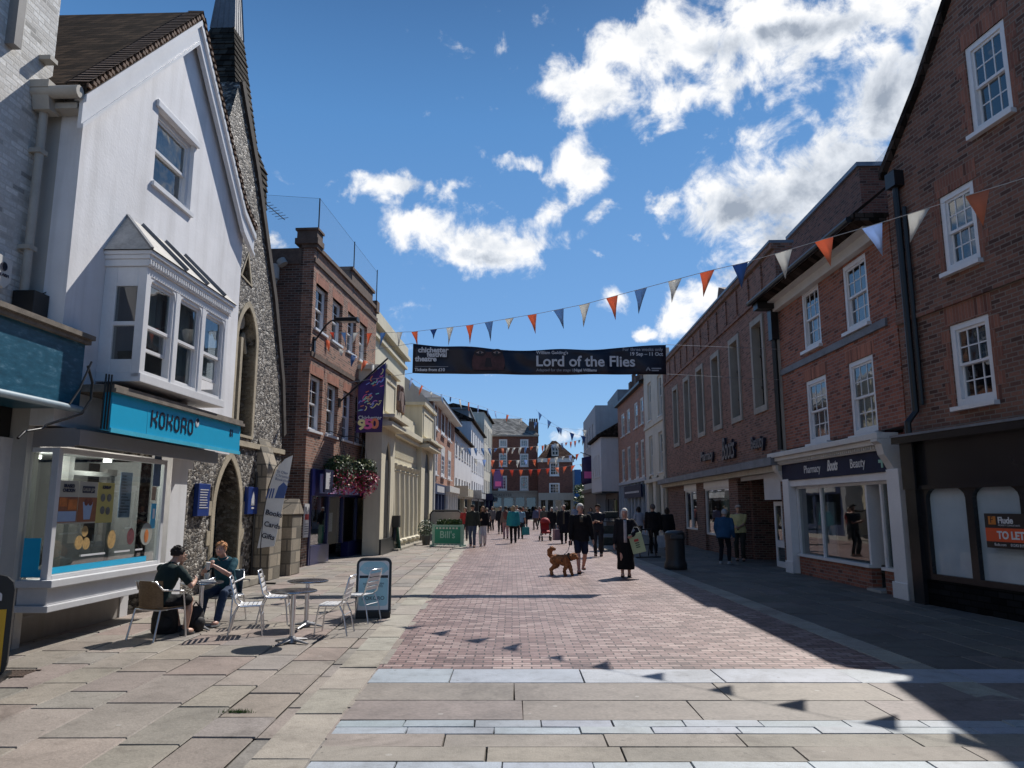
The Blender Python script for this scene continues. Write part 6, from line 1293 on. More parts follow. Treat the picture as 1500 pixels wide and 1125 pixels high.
# pavement boards
def aboard(name,label,x,y,rz,w,h,frame,face,curve=True):
    o=empty(name,(x,y,0),rz,label,'sign')
    for sy,nm in ((-1,'front_panel'),(1,'rear_panel')):
        M=Matrix.Translation((0,sy*.24,0))@Matrix.Rotation(R(sy*9.),4,'X'); m=MB(); t_=.035
        r_=.09 if curve else .01
        out=[(-w/2,0),(w/2,0),(w/2,h-r_)]+[(w/2-r_+r_*math.cos(R(a)),h-r_+r_*math.sin(R(a))) for a in (30,60,90)]+[(-w/2+r_-r_*math.sin(R(a)),h-r_+r_*math.cos(R(a))) for a in (0,30,60)]+[(-w/2,h-r_)]
        i_=[(-w/2+t_,.12),(w/2-t_,.12),(w/2-t_,h-r_)]+[(w/2-r_+(r_-t_)*math.cos(R(a)),h-r_+(r_-t_)*math.sin(R(a))) for a in (30,60,90)]+[(-w/2+r_-(r_-t_)*math.sin(R(a)),h-r_+(r_-t_)*math.cos(R(a))) for a in (0,30,60)]+[(-w/2+t_,h-r_)]
        m.prism(out,-.018,.018,0,[i_] if curve else (),M=M); p_=m.build(nm,frame,o)
        if curve:
            m=MB(); m.prism(i_,-.01,.01,M=M); q_=m.build('poster',face,p_)
        else:
            m=MB(); m.prism([(-w/2+.05,.2),(w/2-.05,.2),(w/2-.05,h-.05),(-w/2+.05,h-.05)],-.022,-.0185,M=M) if sy<0 else m.prism([(-w/2+.05,.2),(w/2-.05,.2),(w/2-.05,h-.05),(-w/2+.05,h-.05)],.0185,.022,M=M); q_=m.build('poster',face,p_)
        if sy<0: F0=(p_,M)
    m=MB(); m.box(-w/2,w/2,-.26,-.17,0,.1); m.build('foot',frame,o,bevel=.01); return o,F0
ab=gnd(543,905); PT=plain('poster_teal_grey',hx('a3d0dc'),.5,.06); PW=plain('poster_white',(.75,.77,.78),.5,.05)
o,(p_,M)=aboard('pavement_board','black framed pavement board with pale blue poster near the kerb','' or ab.x,ab.y+.2,R(8),.54,.9,BLACK,PW)
def onM(M,x,z,y=-.012): return M@Vector((x,y,z))
m=MB(); m.prism(rr(-.22,.18,.44,.42,.1)[:-1],-.014,-.0105,M=M); m.prism(rr(-.22,.65,.44,.2,.3)[:-1],-.014,-.0105,M=M); m.build('poster_panel',PT,p_)
for s_,z,sz in (('ORDER HERE',.73,.055),('NOODLES · SUSHI\nCURRY · BENTO',.50,.04),('KOKORO',.27,.08)):
    text(s_,sz,INK if s_!='ORDER HERE' else WHITE,p_,onM(M,0,z,-.0165),rot=(R(90-9),0,0),align='CENTER',ext=.001)
m=MB(); m.prism([(-.22,.6),(.22,.6),(.22,.64),(-.22,.64)],-.014,-.0105,M=M); m.build('poster_band',BLACK,p_)
ag=gnd(575,806); GRN=plain('sage_green_board',hx('47786a'),.5,.1)
o,(p_,M)=aboard('pavement_board','green wooden sandwich board outside the cream market hall',ag.x,ag.y,R(-62),.62,1.25,GRN,plain('chalk_poster',(.3,.38,.36),.6,.3,6.),False)
al=at(2,900,8.0); 
o=empty('black_yellow_sign',(gnd(0,1000).x-.27,gnd(0,1000).y+.05,0),R(20),'black framed board with yellow lower panel at the left edge','sign')
m=MB(); m.prism(rr(-.25,0,.5,1.02,.3)[:-1],-.025,.025); m.build('frame',BLACK,o,bevel=.01); m=MB(); m.prism([(-.2,.08),(.2,.08),(.2,.68),(-.2,.68)],-.03,-.026); m.build('yellow_panel',plain('sign_yellow',hx('d8a81c'),.4,.05),o); text('open',.16,WHITE,o,(-.17,-.028,.77),ext=.001,bold=.003); m=MB(); m.box(-.25,.25,-.2,.2,0,.05); m.build('foot',BLACK,o)
# feather flag outside the church
fl=empty('feather_flag',(0,0,0),0,'grey feather flag reading books cards gifts against the church buttress','banner'); base=gnd(392,842)
Yf=base.y-2.3; c_=[at(x,y,Yf) for x,y in ((379,802),(403,800),(410,752),(420,710),(429,667))]; l_=[at(x,y,Yf) for x,y in ((379,802),(384,770),(390,735),(398,703),(408,682),(418,672),(429,667))]
m=MB(); m.tube([Vector((at(382,830,Yf).x,Yf,0)),at(382,800,Yf),at(386,755,Yf),at(393,715,Yf),at(403,686,Yf),at(416,670,Yf),at(430,664,Yf)],[.018,.017,.015,.013,.011,.009,.006],7); m.tube([Vector((at(382,830,Yf).x-.35,Yf,.02)),Vector((at(382,830,Yf).x+.35,Yf,.02))],.02,6); m.build('pole',BLACK,fl,60)
poly=[at(x,y,Yf) for x,y in ((377,803),(384,770),(390,735),(398,703),(408,683),(418,672),(429,667),(421,710),(412,752),(402,800))]
m=MB(); m.prism([(p.x,p.z) for p in poly],Yf-.012,Yf-.004); m.build('flag_cloth',plain('flag_grey',(.72,.72,.71),.7,.08),fl)
dx=at(401,745,Yf)-at(396,778,Yf); sh=-math.atan2((at(400,735,Yf)-at(390,780,Yf)).x,(at(400,735,Yf)-at(390,780,Yf)).z)
for s_,px_,py_ in (('Books',390,753),('Cards',388,770),('Gifts',384.5,787)): text(s_,.155,INK,fl,(at(px_,py_,Yf).x-.02,Yf-.03,at(px_,py_,Yf).z),rot=(R(90),R(12),0),ext=.001,bold=.003)
text('St Olav\nChristian\nBookshop',.085,plain('flag_blue_ink',hx('53658c'),.6),fl,(at(406,692,Yf).x,Yf-.03,at(406,692,Yf).z),rot=(R(90),R(12),0),ext=.001)
m=MB(); q=at(404,722,Yf); m.prism([(q.x-.02,q.z-.12),(q.x+.2,q.z-.12),(q.x+.26,q.z+.14),(q.x+.17,q.z+.24),(q.x+.06,q.z+.14)],Yf-.018,Yf-.0125); 
for k in range(3): m.bar((q.x-.2+.06*k,Yf-.015,q.z-.12),(q.x-.14+.05*k,Yf-.015,q.z+.1),.03,.005,up=(0,1,0))
m.build('emblem',plain('flag_blue',hx('46619c'),.6),fl)
# litter bin
bp=gnd(993,835); o=empty('litter_bin',(bp.x,bp.y+.25,0),0,'tall round black litter bin on the shaded right pavement','litter bin'); o.scale=(1,1,.94)
m=MB(); m.lathe([(.0,.0),(.295,.0),(.31,.03),(.31,.16),(.275,.22),(.262,.3),(.262,.84),(.0,.84)],28); m.build('bin_body',plain('bin_black',(.016,.016,.018),.45,.15),o,35)
m=MB(); m.lathe([(.27,.84),(.28,.86),(.28,1.02),(.27,1.05),(.2,1.1),(.0,1.12)],28); m.build('bin_hood',plain('bin_black',()),o,35); m=MB(); m.box(-.17,.17,-.29,-.2,.88,.99); m.build('bin_opening',plain('bin_slot_grey',(.05,.05,.052),.6),o,bevel=.02)
# green planter barrier and the board beside it
b0,b1=gnd(633,800),gnd(679,801); bd=Facade('cafe_barrier','green cafe barrier with painted lettering and plants on top by the left kerb','barrier',(b0.x,b0.y),(b1.x,b1.y)); LBB=bd.L
m=MB(); m.prism(rp((0,LBB,.05,.92)),-.03,.03); m.box(0,.08,-.25,.25,0,.08); m.box(LBB-.08,LBB,-.25,.25,0,.08); m.build('frame',plain('pale_sage_frame',(.25,.42,.36),.5,.15),bd.root); TG=plain('teal_green_panel',hx('17846d'),.5,.08); m=MB(); m.box(.14,LBB-.14,-.04,-.031,.14,.84); m.build('panel',TG,bd.root)
text("Bill's",.42,plain('sign_pale_green',(.35,.58,.50)),bd.root,(LBB*.25,-.044,.36),ext=.002,bold=.004)
m=MB()
for k in range(7): m.box(.2+(LBB-.4)*k/7,.2+(LBB-.4)*(k+.6)/7,-.046,-.041,.74,.81); m.box(.1+(LBB-.2)*k/7,.1+(LBB-.2)*(k+.5)/7,-.036,-.031,.06,.11)
m.build('edge_pattern',WHITE2,bd.root); m=MB(); m.box(.1,LBB-.1,.03,.25,.7,.9); m.build('trough',plain('teal_green_panel',()),bd.root)
def leafball(parent,c,r,n,cols,name='leaves',seed=1,sz=.05,mat=None,droop=0.):
    rg=random.Random(seed); m=MB(); m.cc=(1,1,1,1)
    for i in range(n):
        v=Vector((rg.gauss(0,1),rg.gauss(0,1),rg.gauss(0,1))).normalized()*(rg.random()**.35); p=Vector(c)+Vector((v.x*r[0],v.y*r[1],v.z*r[2]-droop*rg.random()*max(0,-v.z)))
        a=Vector((rg.gauss(0,1),rg.gauss(0,1),rg.gauss(0,1))).normalized(); b_=a.orthogonal().normalized(); s_=sz*(.6+.8*rg.random()); cc=rg.choice(cols); k=.6+.8*rg.random(); m.cc=(cc[0]*k,cc[1]*k,cc[2]*k,1); m.face([p-a*s_,p+b_*s_*.6,p+a*s_,p-b_*s_*.6])
    return m.build(name,mat or LEAF,parent)
GL=[(.05,.10,.025),(.08,.13,.03),(.03,.065,.02)]
for k in range(5): leafball(bd.root,(.3+(LBB-.6)*k/4,.14,1.0),(.17,.14,.16),160,GL,'potted_plant',k)
gp=gnd(627,800); o=empty('potted_shrub',(gp.x-.2,gp.y+1,0),0,'grey green potted shrub beside the green cafe barrier','plant'); m=MB(); m.lathe([(.0,0),(.16,0),(.22,.4),(.0,.4)],14); m.build('pot',plain('dark_pot',(.05,.05,.05),.6),o,40); leafball(o,(0,0,.75),(.38,.3,.4),420,[(.08,.11,.07),(.05,.08,.05),(.12,.15,.1)],'foliage',5)
o=empty('menu_board',(at(653,760,39.).x,39.,0),R(-5),'cream menu board with black frame behind the green barrier','sign'); m=MB(); m.box(-.8,.8,-.03,.03,.25,1.42); m.box(-.75,-.65,-.25,.25,0,.25); m.box(.65,.75,-.25,.25,0,.25); m.build('frame',plain('board_cream',(.42,.38,.32),.6,.1),o); m=MB(); m.tube([(-.82,0,.3),(-.82,0,1.3),(-.68,0,1.48),(.68,0,1.48),(.82,0,1.3),(.82,0,.3)],.05,6); m.build('edge',BLACK,o)
# hanging baskets
FLW=[(.42,.015,.05),(.38,.02,.03),(.28,.012,.03),(.45,.06,.14),(.36,.015,.16)]; GR=[(.025,.05,.014),(.04,.075,.02),(.06,.10,.03),(.02,.035,.012)]
def basket(label,px,py,Y,r,seed,split):
    c=at(px,py,Y); o=empty('hanging_basket',c,0,label,'hanging basket','flower baskets above the navy shopfront'); 
    leafball(o,(0,0,.1*r),(r,r,r*.95),1500,GR,'foliage',seed,.05,droop=r*.4); leafball(o,(.15*r,-.1,-.35*r),(r*1.05,r*1.02,r*.75),950 if split else 420,FLW,'flowers',seed+9,.038,droop=r*.6); leafball(o,(.1*r,0,.75*r),(r*.8,r*.8,r*.35),220,[(.16,.2,.06),(.3,.32,.12)],'trailing_shoots',seed+4,.035)
    m=MB(); 
    for k in range(3): m.tube([(math.cos(k*2.1)*.25,math.sin(k*2.1)*.25,0),(0,0,1.15)],.008,5)
    m.tube([(0,0,1.15),(-.35,.05,1.3),(-.75,.1,1.3)],.015,6); m.build('hanger',BLACK,o); return o
basket('dark leafy hanging basket with a few pink flowers, nearer one',498,692,23.4,.52,11,False)
basket('bright red and pink hanging basket, the farther one by the cream hall',531,695,25.2,.50,21,True)
# ================================================================== STREET BANNER
YB0=18.6; w0=at(605,503,YB0); w1=at(975,503,YB0+.15); zb=at(700,546.5,YB0).z; zt0=at(605,503,YB0).z; bw=w1.x-w0.x; bh=zt0-zb
bnr=empty('street_banner',(w0.x,YB0,zb),math.atan2(.15,bw),'long black theatre banner with white lettering strung across the street','banner')
bt=NT('black_banner_vinyl'); wv_=bt.add('ShaderNodeTexWave',Scale=.55,Distortion=6.,Detail=2.); wv_.bands_direction='DIAGONAL'; bt.ln(bt.obj(),wv_.inputs['Vector']); bt.bump(wv_.outputs[0],.55,.12); bt.b.inputs['Base Color'].default_value=(.011,.012,.026,1); bt.b.inputs['Roughness'].default_value=.5
def bs(x): return -.16*math.sin(PI*x/bw)-.02*math.sin(3*x)       # sag of the top edge
def by(x,z): return .035*math.sin(x*2.3+z*2.)+.02*math.sin(x*5.1-z*3)
m=MB(); n=48; k_=6
P=lambda i,j: (bw*i/n, by(bw*i/n,bh*j/k_), bh*j/k_*(1+bs(bw*i/n)/bh)+(-.03*math.sin(PI*i/n))*(1-j/k_))
for i in range(n):
    for j in range(k_): m.face([P(i,j),P(i+1,j),P(i+1,j+1),P(i,j+1)])
c_=m.build('banner_cloth',bt.mat,bnr,60); so=c_.modifiers.new('thick','SOLIDIFY'); so.thickness=.006
BW=plain('banner_lettering',(.62,.63,.66),.5,.03); BD=plain('banner_lettering_dim',(.30,.31,.34),.5,.03)
def bt_(s_,x,z,size,mat=BW,bold=.004,align='LEFT'): text(s_,size,mat,bnr,(x*bw,-.085,z*bh),ext=.001,bold=bold,align=align)
bt_('chichester',.022,.68,.185,bold=.007); bt_('festival',.057,.53,.185,bold=.007); bt_('theatre',.011,.38,.185,bold=.007); bt_('Tickets from £10',.010,.05,.11)
bt_("William Golding's",.485,.64,.115,bold=.002); bt_('Lord of the Flies',.482,.235,.385,bold=.008); bt_('Adapted for the stage by',.485,.06,.10,BD,.001); bt_('Nigel Williams',.632,.06,.10,BW,.003); bt_('For three weeks only',.985,.76,.12,BD,.003,'RIGHT'); bt_('19 Sep – 11 Oct',.985,.60,.13,BW,.003,'RIGHT')
strokes([[(bw*.012,bh*.2),(bw*.14,bh*.2)]],.01,BD,bnr,(0,-.085,0)); strokes([[(bw*.918,bh*.1),(bw*.925,bh*.2),(bw*.932,bh*.1)],[(bw*.94,bh*.17),(bw*.975,bh*.17)],[(bw*.94,bh*.1),(bw*.965,bh*.1)]],.03,BD,bnr,(0,-.085,0))
m=MB(); fx=bw*.297; DR_=plain('banner_face_red',(.075,.026,.026),.6,.5,5.)
m.prism([(fx+.42*math.cos(a)*(1-.12*math.sin(a)),bh*.40+.47*math.sin(a)) for a in [R(15*k) for k in range(-3,28) if True][:24] if bh*.40+.47*math.sin(a)>.02 and bh*.4+.47*math.sin(a)<bh*.8],-.075,-.07); m.build('printed_face',DR_,bnr)
m=MB(); disc(m,fx-.21,bh*.68,-.08,.15,.10); disc(m,fx+.22,bh*.68,-.08,.15,.10); m.prism([(fx-.1,bh*.2),(fx+.1,bh*.2),(fx+.06,bh*.5),(fx-.06,bh*.5)],-.081,-.079); m.build('printed_shadow',plain('banner_face_dark',(.02,.01,.012),.6),bnr)
m=MB(); 
for sx in (-1,1): m.prism([(fx+sx*.215-.1,bh*.68),(fx+sx*.215,bh*.68-.035),(fx+sx*.215+.1,bh*.68),(fx+sx*.215,bh*.68+.045)],-.084,-.082)
m.build('printed_eyes',plain('banner_eye',(.34,.25,.23),.5),bnr); m=MB(); disc(m,fx-.215,bh*.68,-.087,.035); disc(m,fx+.215,bh*.68,-.087,.035); m.build('printed_pupils',BLACK,bnr)
m=MB(); ropes=MB()
for (a,b_) in (((0,0,bh),(-1.9,1.5,bh+.05)),((0,0,0),(-1.9,1.5,.0)),((bw,0,bh),(bw+3.6,1.0,bh+.1)),((bw,0,0),(bw+3.6,1.0,.02))): ropes.tube([a,b_],.006,5)
pieces(ropes,'guy_wire',plain('steel_wire',(.4,.4,.42),.4,metal=.8),bnr)
# ================================================================== BUNTING
PC=[plain('pennant_'+n_,hx(h),.8,.05) for n_,h in (('orange','e89a78'),('blue','8aa8cc'),('white','e4e3df'),('pale_blue','bcd0f0'),('navy','5577aa'),('red','dc7860'))]
for i in range(6):   # cloth lets light through
    t_=PC[i].node_tree; pb=t_.nodes['Principled BSDF']; tr_=t_.nodes.new('ShaderNodeBsdfTranslucent'); mx=t_.nodes.new('ShaderNodeMixShader'); mx.inputs[0].default_value=.55; ou=t_.nodes['Material Output']
    src=pb.inputs['Base Color'].links[0].from_socket; t_.links.new(src,tr_.inputs['Color']); t_.links.new(pb.outputs[0],mx.inputs[1]); t_.links.new(tr_.outputs[0],mx.inputs[2]); t_.links.new(mx.outputs[0],ou.inputs['Surface'])
CORD=plain('bunting_cord',(.55,.53,.5),.8)
def bunting(label,pts,gap,size,seed,cols=(0,1,2),seq=None,start=.3,marks=None):
    rg=random.Random(seed); o=empty('bunting_string',pts[0],0,label,'bunting','strings of pennant bunting across the street'); O=Vector(pts[0])
    pts=[Vector(p)-O for p in pts]; m=MB(); m.tube(pts,max(.005,size*.012),5); m.build('cord',CORD,o)
    # walk along
    seg=[(a,b_,(b_-a).length) for a,b_ in zip(pts[:-1],pts[1:])]; tot=sum(s_[2] for s_ in seg); d=start; k=0
    if marks: d=marks[0]
    while d<tot-size*.6:
        def pos(q):
            for a,b_,L_ in seg:
                if q<=L_: return a.lerp(b_,q/L_)
                q-=L_
            return seg[-1][1]
        a,b_=pos(d),pos(d+size*.62); sw=Vector((rg.gauss(0,.16),rg.gauss(0,.22),-1)).normalized()*size*rg.choice((1.,1.,1.02,.95,.55,1.)); tip=(a+b_)/2+sw; nrm=(b_-a).cross(sw).normalized()*.06*size; mid1=(a+tip)/2+nrm; mid2=(b_+tip)/2-nrm*.4; mc=(a+b_)/2+sw*.45+nrm*1.6; top=(a+b_)/2+nrm*.3
        m=MB(); m.raw([a,top,b_,mid1,mc,mid2,tip],[(0,3,4,1),(1,4,5,2),(3,6,4),(4,6,5)]); ci=seq[k%len(seq)] if seq else rg.choice(cols); f_=m.build('pennant',PC[ci],o,80); k+=1; d=(marks[k] if k<len(marks) else tot) if marks else d+gap*(1+rg.uniform(-.08,.08))
        if size>.25: so=f_.modifiers.new('thick','SOLIDIFY'); so.thickness=.002
    return o
Lp=at(468,486,22.9); Rp=Vector((8.15,7.4,5.2)); Rp=at(1500,262,7.6)+Vector((1.6,-1.7,.0)); 
def sagline(A,B_,px_pts):
    return None
# near string: follow the photo's curve at the depth of the straight span
A_=Vector((Lp.x,Lp.y,0)); B_=Vector((8.2,7.5,0)); ptsN=[]
for (px_,py_) in ((468,486),(540,488),(605,486),(690,476),(790,459),(855,446),(940,423),(1037,397),(1090,385),(1145,369),(1205,351),(1275,331),(1343,310),(1425,284),(1500,261)):
    d=ray(px_,py_); # intersect with the vertical plane through A_,B_
    nx,ny=(B_-A_).y,-(B_-A_).x; k=(A_.x*nx+A_.y*ny)/(d.x*nx+d.y*ny); ptsN.append(Vector((d.x*k,d.y*k,EYE+d.z*k)))
e_=ptsN[-1]+(ptsN[-1]-ptsN[-2])*1.2; ptsN.append(e_)
PXN=(468,540,605,690,790,855,940,1037,1090,1145,1205,1275,1343,1425,1500)
def dist_at(px_):
    d=0.
    for i in range(14):
        L_=(ptsN[i+1]-ptsN[i]).length
        if px_<=PXN[i+1]:
            A0,B0=ptsN[i],ptsN[i+1]; lo,hi=0.,1.
            for _ in range(30):
                f=(lo+hi)/2; P_=A0.lerp(B0,f); q=CX+FP*P_.x/(P_.y*math.cos(TH)+(P_.z-EYE)*math.sin(TH))
                if q<px_: lo=f
                else: hi=f
            return d+L_*lo
        d+=L_
    return d
marksN=[dist_at(p_-5-(p_-470)*.012) for p_ in (472,488,505,523,543,563,587,609,637,661,690,718,748,781,820,858,898,940,990,1037,1085,1148,1207,1277,1345,1430)]
seqN=[2,5,1,2,0,1,2,0,4,2,0,1,2,0,1,2,0,1,2,0,4,2,0,3,2,0]
bunting('nearest bunting string with large pennants, rising to the gabled brick building on the right',ptsN,.80,.48,5,seq=seqN,marks=marksN)
def para(A,B_,sag,n=10): A,B_=Vector(A),Vector(B_); return [A.lerp(B_,i/n)-Vector((0,0,sag*4*(i/n)*(1-i/n))) for i in range(n+1)]
bunting('short bunting string looping down in front of the brown brick betting shop',[at(x,y,Y) for x,y,Y in ((466,487,22.5),(500,512,23.5),(540,530,25.),(575,548,28.))],.75,.46,8,seq=(0,2,4,0,2,3))
bunting('long bunting string sloping from the Georgian eaves towards the far right',[at(x,y,Y) for x,y,Y in ((600,552,33),(632,574,38),(680,587,46),(730,604,55),(780,617,60),(820,627,62),(880,632,63))],2.3,.6,12,seq=(3,0,2,1,4,2,0,3,1))
bunting('bunting string below the top windows of the far brick house',para(at(660,655,60),at(870,640,80),.5),.95,.72,13)
bunting('pale bunting string across the middle windows of the far brick house',para(at(690,672,70),at(870,660,80),.5),1.05,.75,14,(2,2,0,3))
bunting('bunting string across the lower windows of the far brick house, mostly orange',para(at(715,687,80),at(872,676,84),.4),1.05,.8,15,(0,0,2,5))
bunting('dark bunting string hung high above the gap beside the dormer house',para(at(785,600,66),at(868,640,64),.6),1.15,.75,16,(4,1,4,2))
flagcloth('flagpole_banner','purple banner on a pole in front of the far brick house',tuple(at(723,688,92)),1.15,2.4,plain('banner_mauve',(.16,.08,.24),.6))

# small things in the paving
gp=gnd(18,988); o=empty('drain_grate',(gp.x,gp.y,.006),.05,'small iron drain grate in the paving by the yellow and black board','drain'); m=MB()
for k in range(9): m.box(-.16+.038*k,-.145+.038*k,-.14,.14,0,.008)
m.box(-.18,.2,-.16,-.14,0,.01); m.box(-.18,.2,.14,.16,0,.01); m.build('grate',plain('rusty_iron',(.09,.06,.045),.8,.4,12.),o)
gp=gnd(350,1044); m=MB(); m.cc=(1,1,1,1); rg=random.Random(2)
for k in range(160):
    x=gp.x+rg.gauss(0,.06); y=gp.y+rg.gauss(0,.006); h_=.01+.03*rg.random(); m.cc=(.06,.10+.05*rg.random(),.02,1); dx=rg.gauss(0,.012); m.face([(x-.003,y,0),(x+.003,y,0),(x+dx,y+rg.gauss(0,.01),h_)])
tag(m.build('weeds',LEAF),'thin green weeds growing in a paving joint','weeds',kind='stuff')
# ================================================================== PEOPLE
def cloth(name,col,var=.18): return plain(name,col,.85,var,5.,bump=.5,spec=.2)
def skin_mat(name,c):
    if name in _M: return _M[name]
    t=NT(name); n=t.noise(9.,4.,t.obj()); t.ln(t.ramp(n.outputs[0],[(.3,mul(c,.85)),(.7,mul(c,1.1))]),t.b.inputs['Base Color']); t.b.inputs['Roughness'].default_value=.5; t.b.inputs['Subsurface Weight'].default_value=.12; t.b.inputs['Subsurface Radius'].default_value=(.012,.005,.003); _M[name]=t.mat; return t.mat
SKIN=skin_mat('skin_fair',(.48,.28,.20)); SKIN2=skin_mat('skin_pink',(.52,.29,.22))
def remesh(m,vox,smooth=3,disp=0.,freq=7.,seed=0.):
    me=bpy.data.meshes.new('tmp'); me.from_pydata(m.v,[],m.f); o=bpy.data.objects.new('tmp',me); COL.objects.link(o)
    r_=o.modifiers.new('r','REMESH'); r_.mode='VOXEL'; r_.voxel_size=vox
    if smooth: s_=o.modifiers.new('s','SMOOTH'); s_.factor=.5; s_.iterations=smooth
    bpy.context.view_layer.update(); e=bpy.data.meshes.new_from_object(o.evaluated_get(bpy.context.evaluated_depsgraph_get()))
    COL.objects.unlink(o); bpy.data.objects.remove(o); bpy.data.meshes.remove(me)
    if disp:
        nn=[v.normal.copy() for v in e.vertices]; sd=Vector((seed*3.1,seed*1.7,seed))
        for v,n in zip(e.vertices,nn): q=v.co*freq; v.co+=n*disp*(noise.noise(Vector((q.x,q.y,q.z*.55))+sd)+.5*noise.noise(q*2.3+sd))
    e.polygons.foreach_set('use_smooth',[True]*len(e.polygons)); return e
def link(me,name,mat,parent): 
    me.name=name; me.materials.clear(); me.materials.append(mat); o=bpy.data.objects.new(name,me); COL.objects.link(o); o.parent=parent; return o
def ik(a,t,l1,l2,pole):
    d=t-a; L_=min(d.length,(l1+l2)*.999); d=d.normalized(); x=(l1*l1-l2*l2+L_*L_)/(2*L_); hh=math.sqrt(max(l1*l1-x*x,0)); p=pole-d*pole.dot(d); p=p.normalized() if p.length>1e-4 else d.orthogonal().normalized()
    return a+d*x+p*hh, a+d*L_
def loft(m,rings,n=14):
    """rings: (centre, x axis, y axis) with axes carrying the radii"""
    vs=[];fs=[]
    for c,x,y in rings:
        for k in range(n): vs.append(c+x*math.cos(2*PI*k/n)+y*math.sin(2*PI*k/n))
    for i in range(len(rings)-1):
        for k in range(n): fs.append((i*n+k,i*n+(k+1)%n,(i+1)*n+(k+1)%n,(i+1)*n+k))
    fs.append(tuple(reversed(range(n)))); fs.append(tuple((len(rings)-1)*n+k for k in range(n))); m.raw(vs,fs)
def chain(m,pts,rs,n=10):
    m.tube(pts,rs,n)
    for p,r_ in zip(pts,rs): m.ball(p,r_,n=8,k=6)
def person(label,pos,rz,h,top=None,bot=None,hair=('short',(.3,.3,.3)),shoe=(.02,.02,.02),skin=SKIN,pel=(0,0,.525),lean=0.,turn=0.,feet=None,hands=None,head=(0,0),vox=.018,w=1.,face=False,fem=False,extra=None,toes=(0,0),seed=1,poleL=None,poleR=None,kneepole=(0,1,.1),grip=False,cat='person'):
    s=h; V=lambda x,y,z: Vector((x*s,y*s,z*s)); root=None
    P=V(*pel); Rm=Matrix.Rotation(-lean,3,'X'); Tw=Matrix.Rotation(turn,3,'Z')
    sp=lambda x,y,z: P+Rm@(Tw@V(x*w,y,z) if z>.15 else V(x*w,y,z))
    sw_=.112 if not fem else .1
    feet=feet or ((-.055,0,.045),(.055,0,.045)); hands=hands or ((-.165,.03,.47),(.165,.03,.47))
    hip=[sp(-.052,0,-.01),sp(.052,0,-.01)]; sh=[sp(-sw_*.96,0,.270),sp(sw_*.96,0,.270)]; kn=[];an=[];el=[];wr=[]
    for i in (0,1):
        k,a=ik(hip[i],V(*feet[i]),.245*s,.245*s,Vector((kneepole[0]*(1 if i else -1),kneepole[1],kneepole[2]))); kn.append(k);an.append(a)
        pl=(poleR if i else poleL) or ((.35 if i else -.35),-1,-.2)
        e,q=ik(sh[i],V(*hands[i]),.172*s,.15*s,Vector(pl)); el.append(e);wr.append(q)
    nk=sp(0,.0,.325); hd=nk+Rm@Vector((0,.012*s,.072*s))*1.0+Vector((0,.012*s if lean else 0,0)); HR=Matrix.Rotation(head[0],3,'Z')@Matrix.Rotation(-head[1],3,'X')
    up=Rm@Vector((0,0,1))
    # body
    m=MB(); ax=lambda rx,ry,t_=0: ((Rm@(Tw if t_ else Matrix.Identity(3)))@Vector((rx*s*w,0,0)),(Rm@(Tw if t_ else Matrix.Identity(3)))@Vector((0,ry*s,0)))
    T=[(-.06,.06,.05,0),(-.02,.092,.066,0),(.04,.092,.066,0),(.11,.078,.058,0),(.19,.092,.066,1),(.26,.098,.06,1),(.295,.07,.045,1),(.312,.036,.036,1)]
    if fem: T=[(a,b*(.95 if a>.15 else 1.04),c,d) for a,b,c,d in T]
    loft(m,[(sp(0,0,z),)+ax(rx,ry,t_) for z,rx,ry,t_ in T])
    chain(m,[sp(0,0,.3),nk,hd-up*.03*s],[.034*s,.031*s,.03*s])
    for i in (0,1):
        chain(m,[hip[i],hip[i].lerp(kn[i],.4),kn[i],kn[i].lerp(an[i],.35),an[i]],[.05*s,.044*s,.031*s,.033*s,.021*s]); 
        f=V(math.sin(toes[i])*.07,math.cos(toes[i])*.07,-.028); m.ball(an[i]+f*.5,.03*s,.05*s,.025*s)
        chain(m,[sh[i],sh[i].lerp(el[i],.5),el[i],el[i].lerp(wr[i],.3),wr[i]],[.031*s,.027*s,.022*s,.023*s,.016*s])
        d=(wr[i]-el[i]).normalized(); sd=d.cross(Vector((0,1,0))); sd=sd.normalized() if sd.length>.2 else Vector((1,0,0)); fn=sd.cross(d); k_=1 if i else -1
        inward=Vector((-k_,0,0)); nrm=inward-d*inward.dot(d); nrm=nrm.normalized() if nrm.length>.1 else fn; wd=d.cross(nrm)
        pc=wr[i]+d*.032*s; loft(m,[(wr[i],wd*.014*s,nrm*.010*s),(pc,wd*.022*s,nrm*.011*s),(wr[i]+d*.055*s,wd*.023*s,nrm*.009*s)],8)
        for j in range(4):
            b0=wr[i]+d*.052*s+wd*(j-1.5)*.0115*s; l_=(.042,.047,.045,.036)[j]*s; cu=1.3 if grip else .45; p1=b0+(d*math.cos(cu*.4)+nrm*math.sin(cu*.4))*l_*.45; p2=p1+(d*math.cos(cu)+nrm*math.sin(cu))*l_*.33; p3=p2+(d*math.cos(cu*1.7)+nrm*math.sin(cu*1.7))*l_*.25; m.tube([b0,p1,p2,p3],[.0056*s,.0052*s,.0047*s,.0038*s],6)
        tb_=wr[i]+d*.018*s+wd*.02*s; m.tube([tb_,tb_+(d+wd*.7+nrm*.3).normalized()*.022*s,tb_+(d*1.2+wd*.4+nrm*.5).normalized()*.042*s],[.0075*s,.0065*s,.005*s],6)
    hv=lambda x,y,z: hd+HR@V(x,y,z)
    HM=Matrix.Translation(hd)@HR.to_4x4()
    m.ball((0,0,0),.0435*s,.053*s,.052*s,14,10,M=None) if False else None
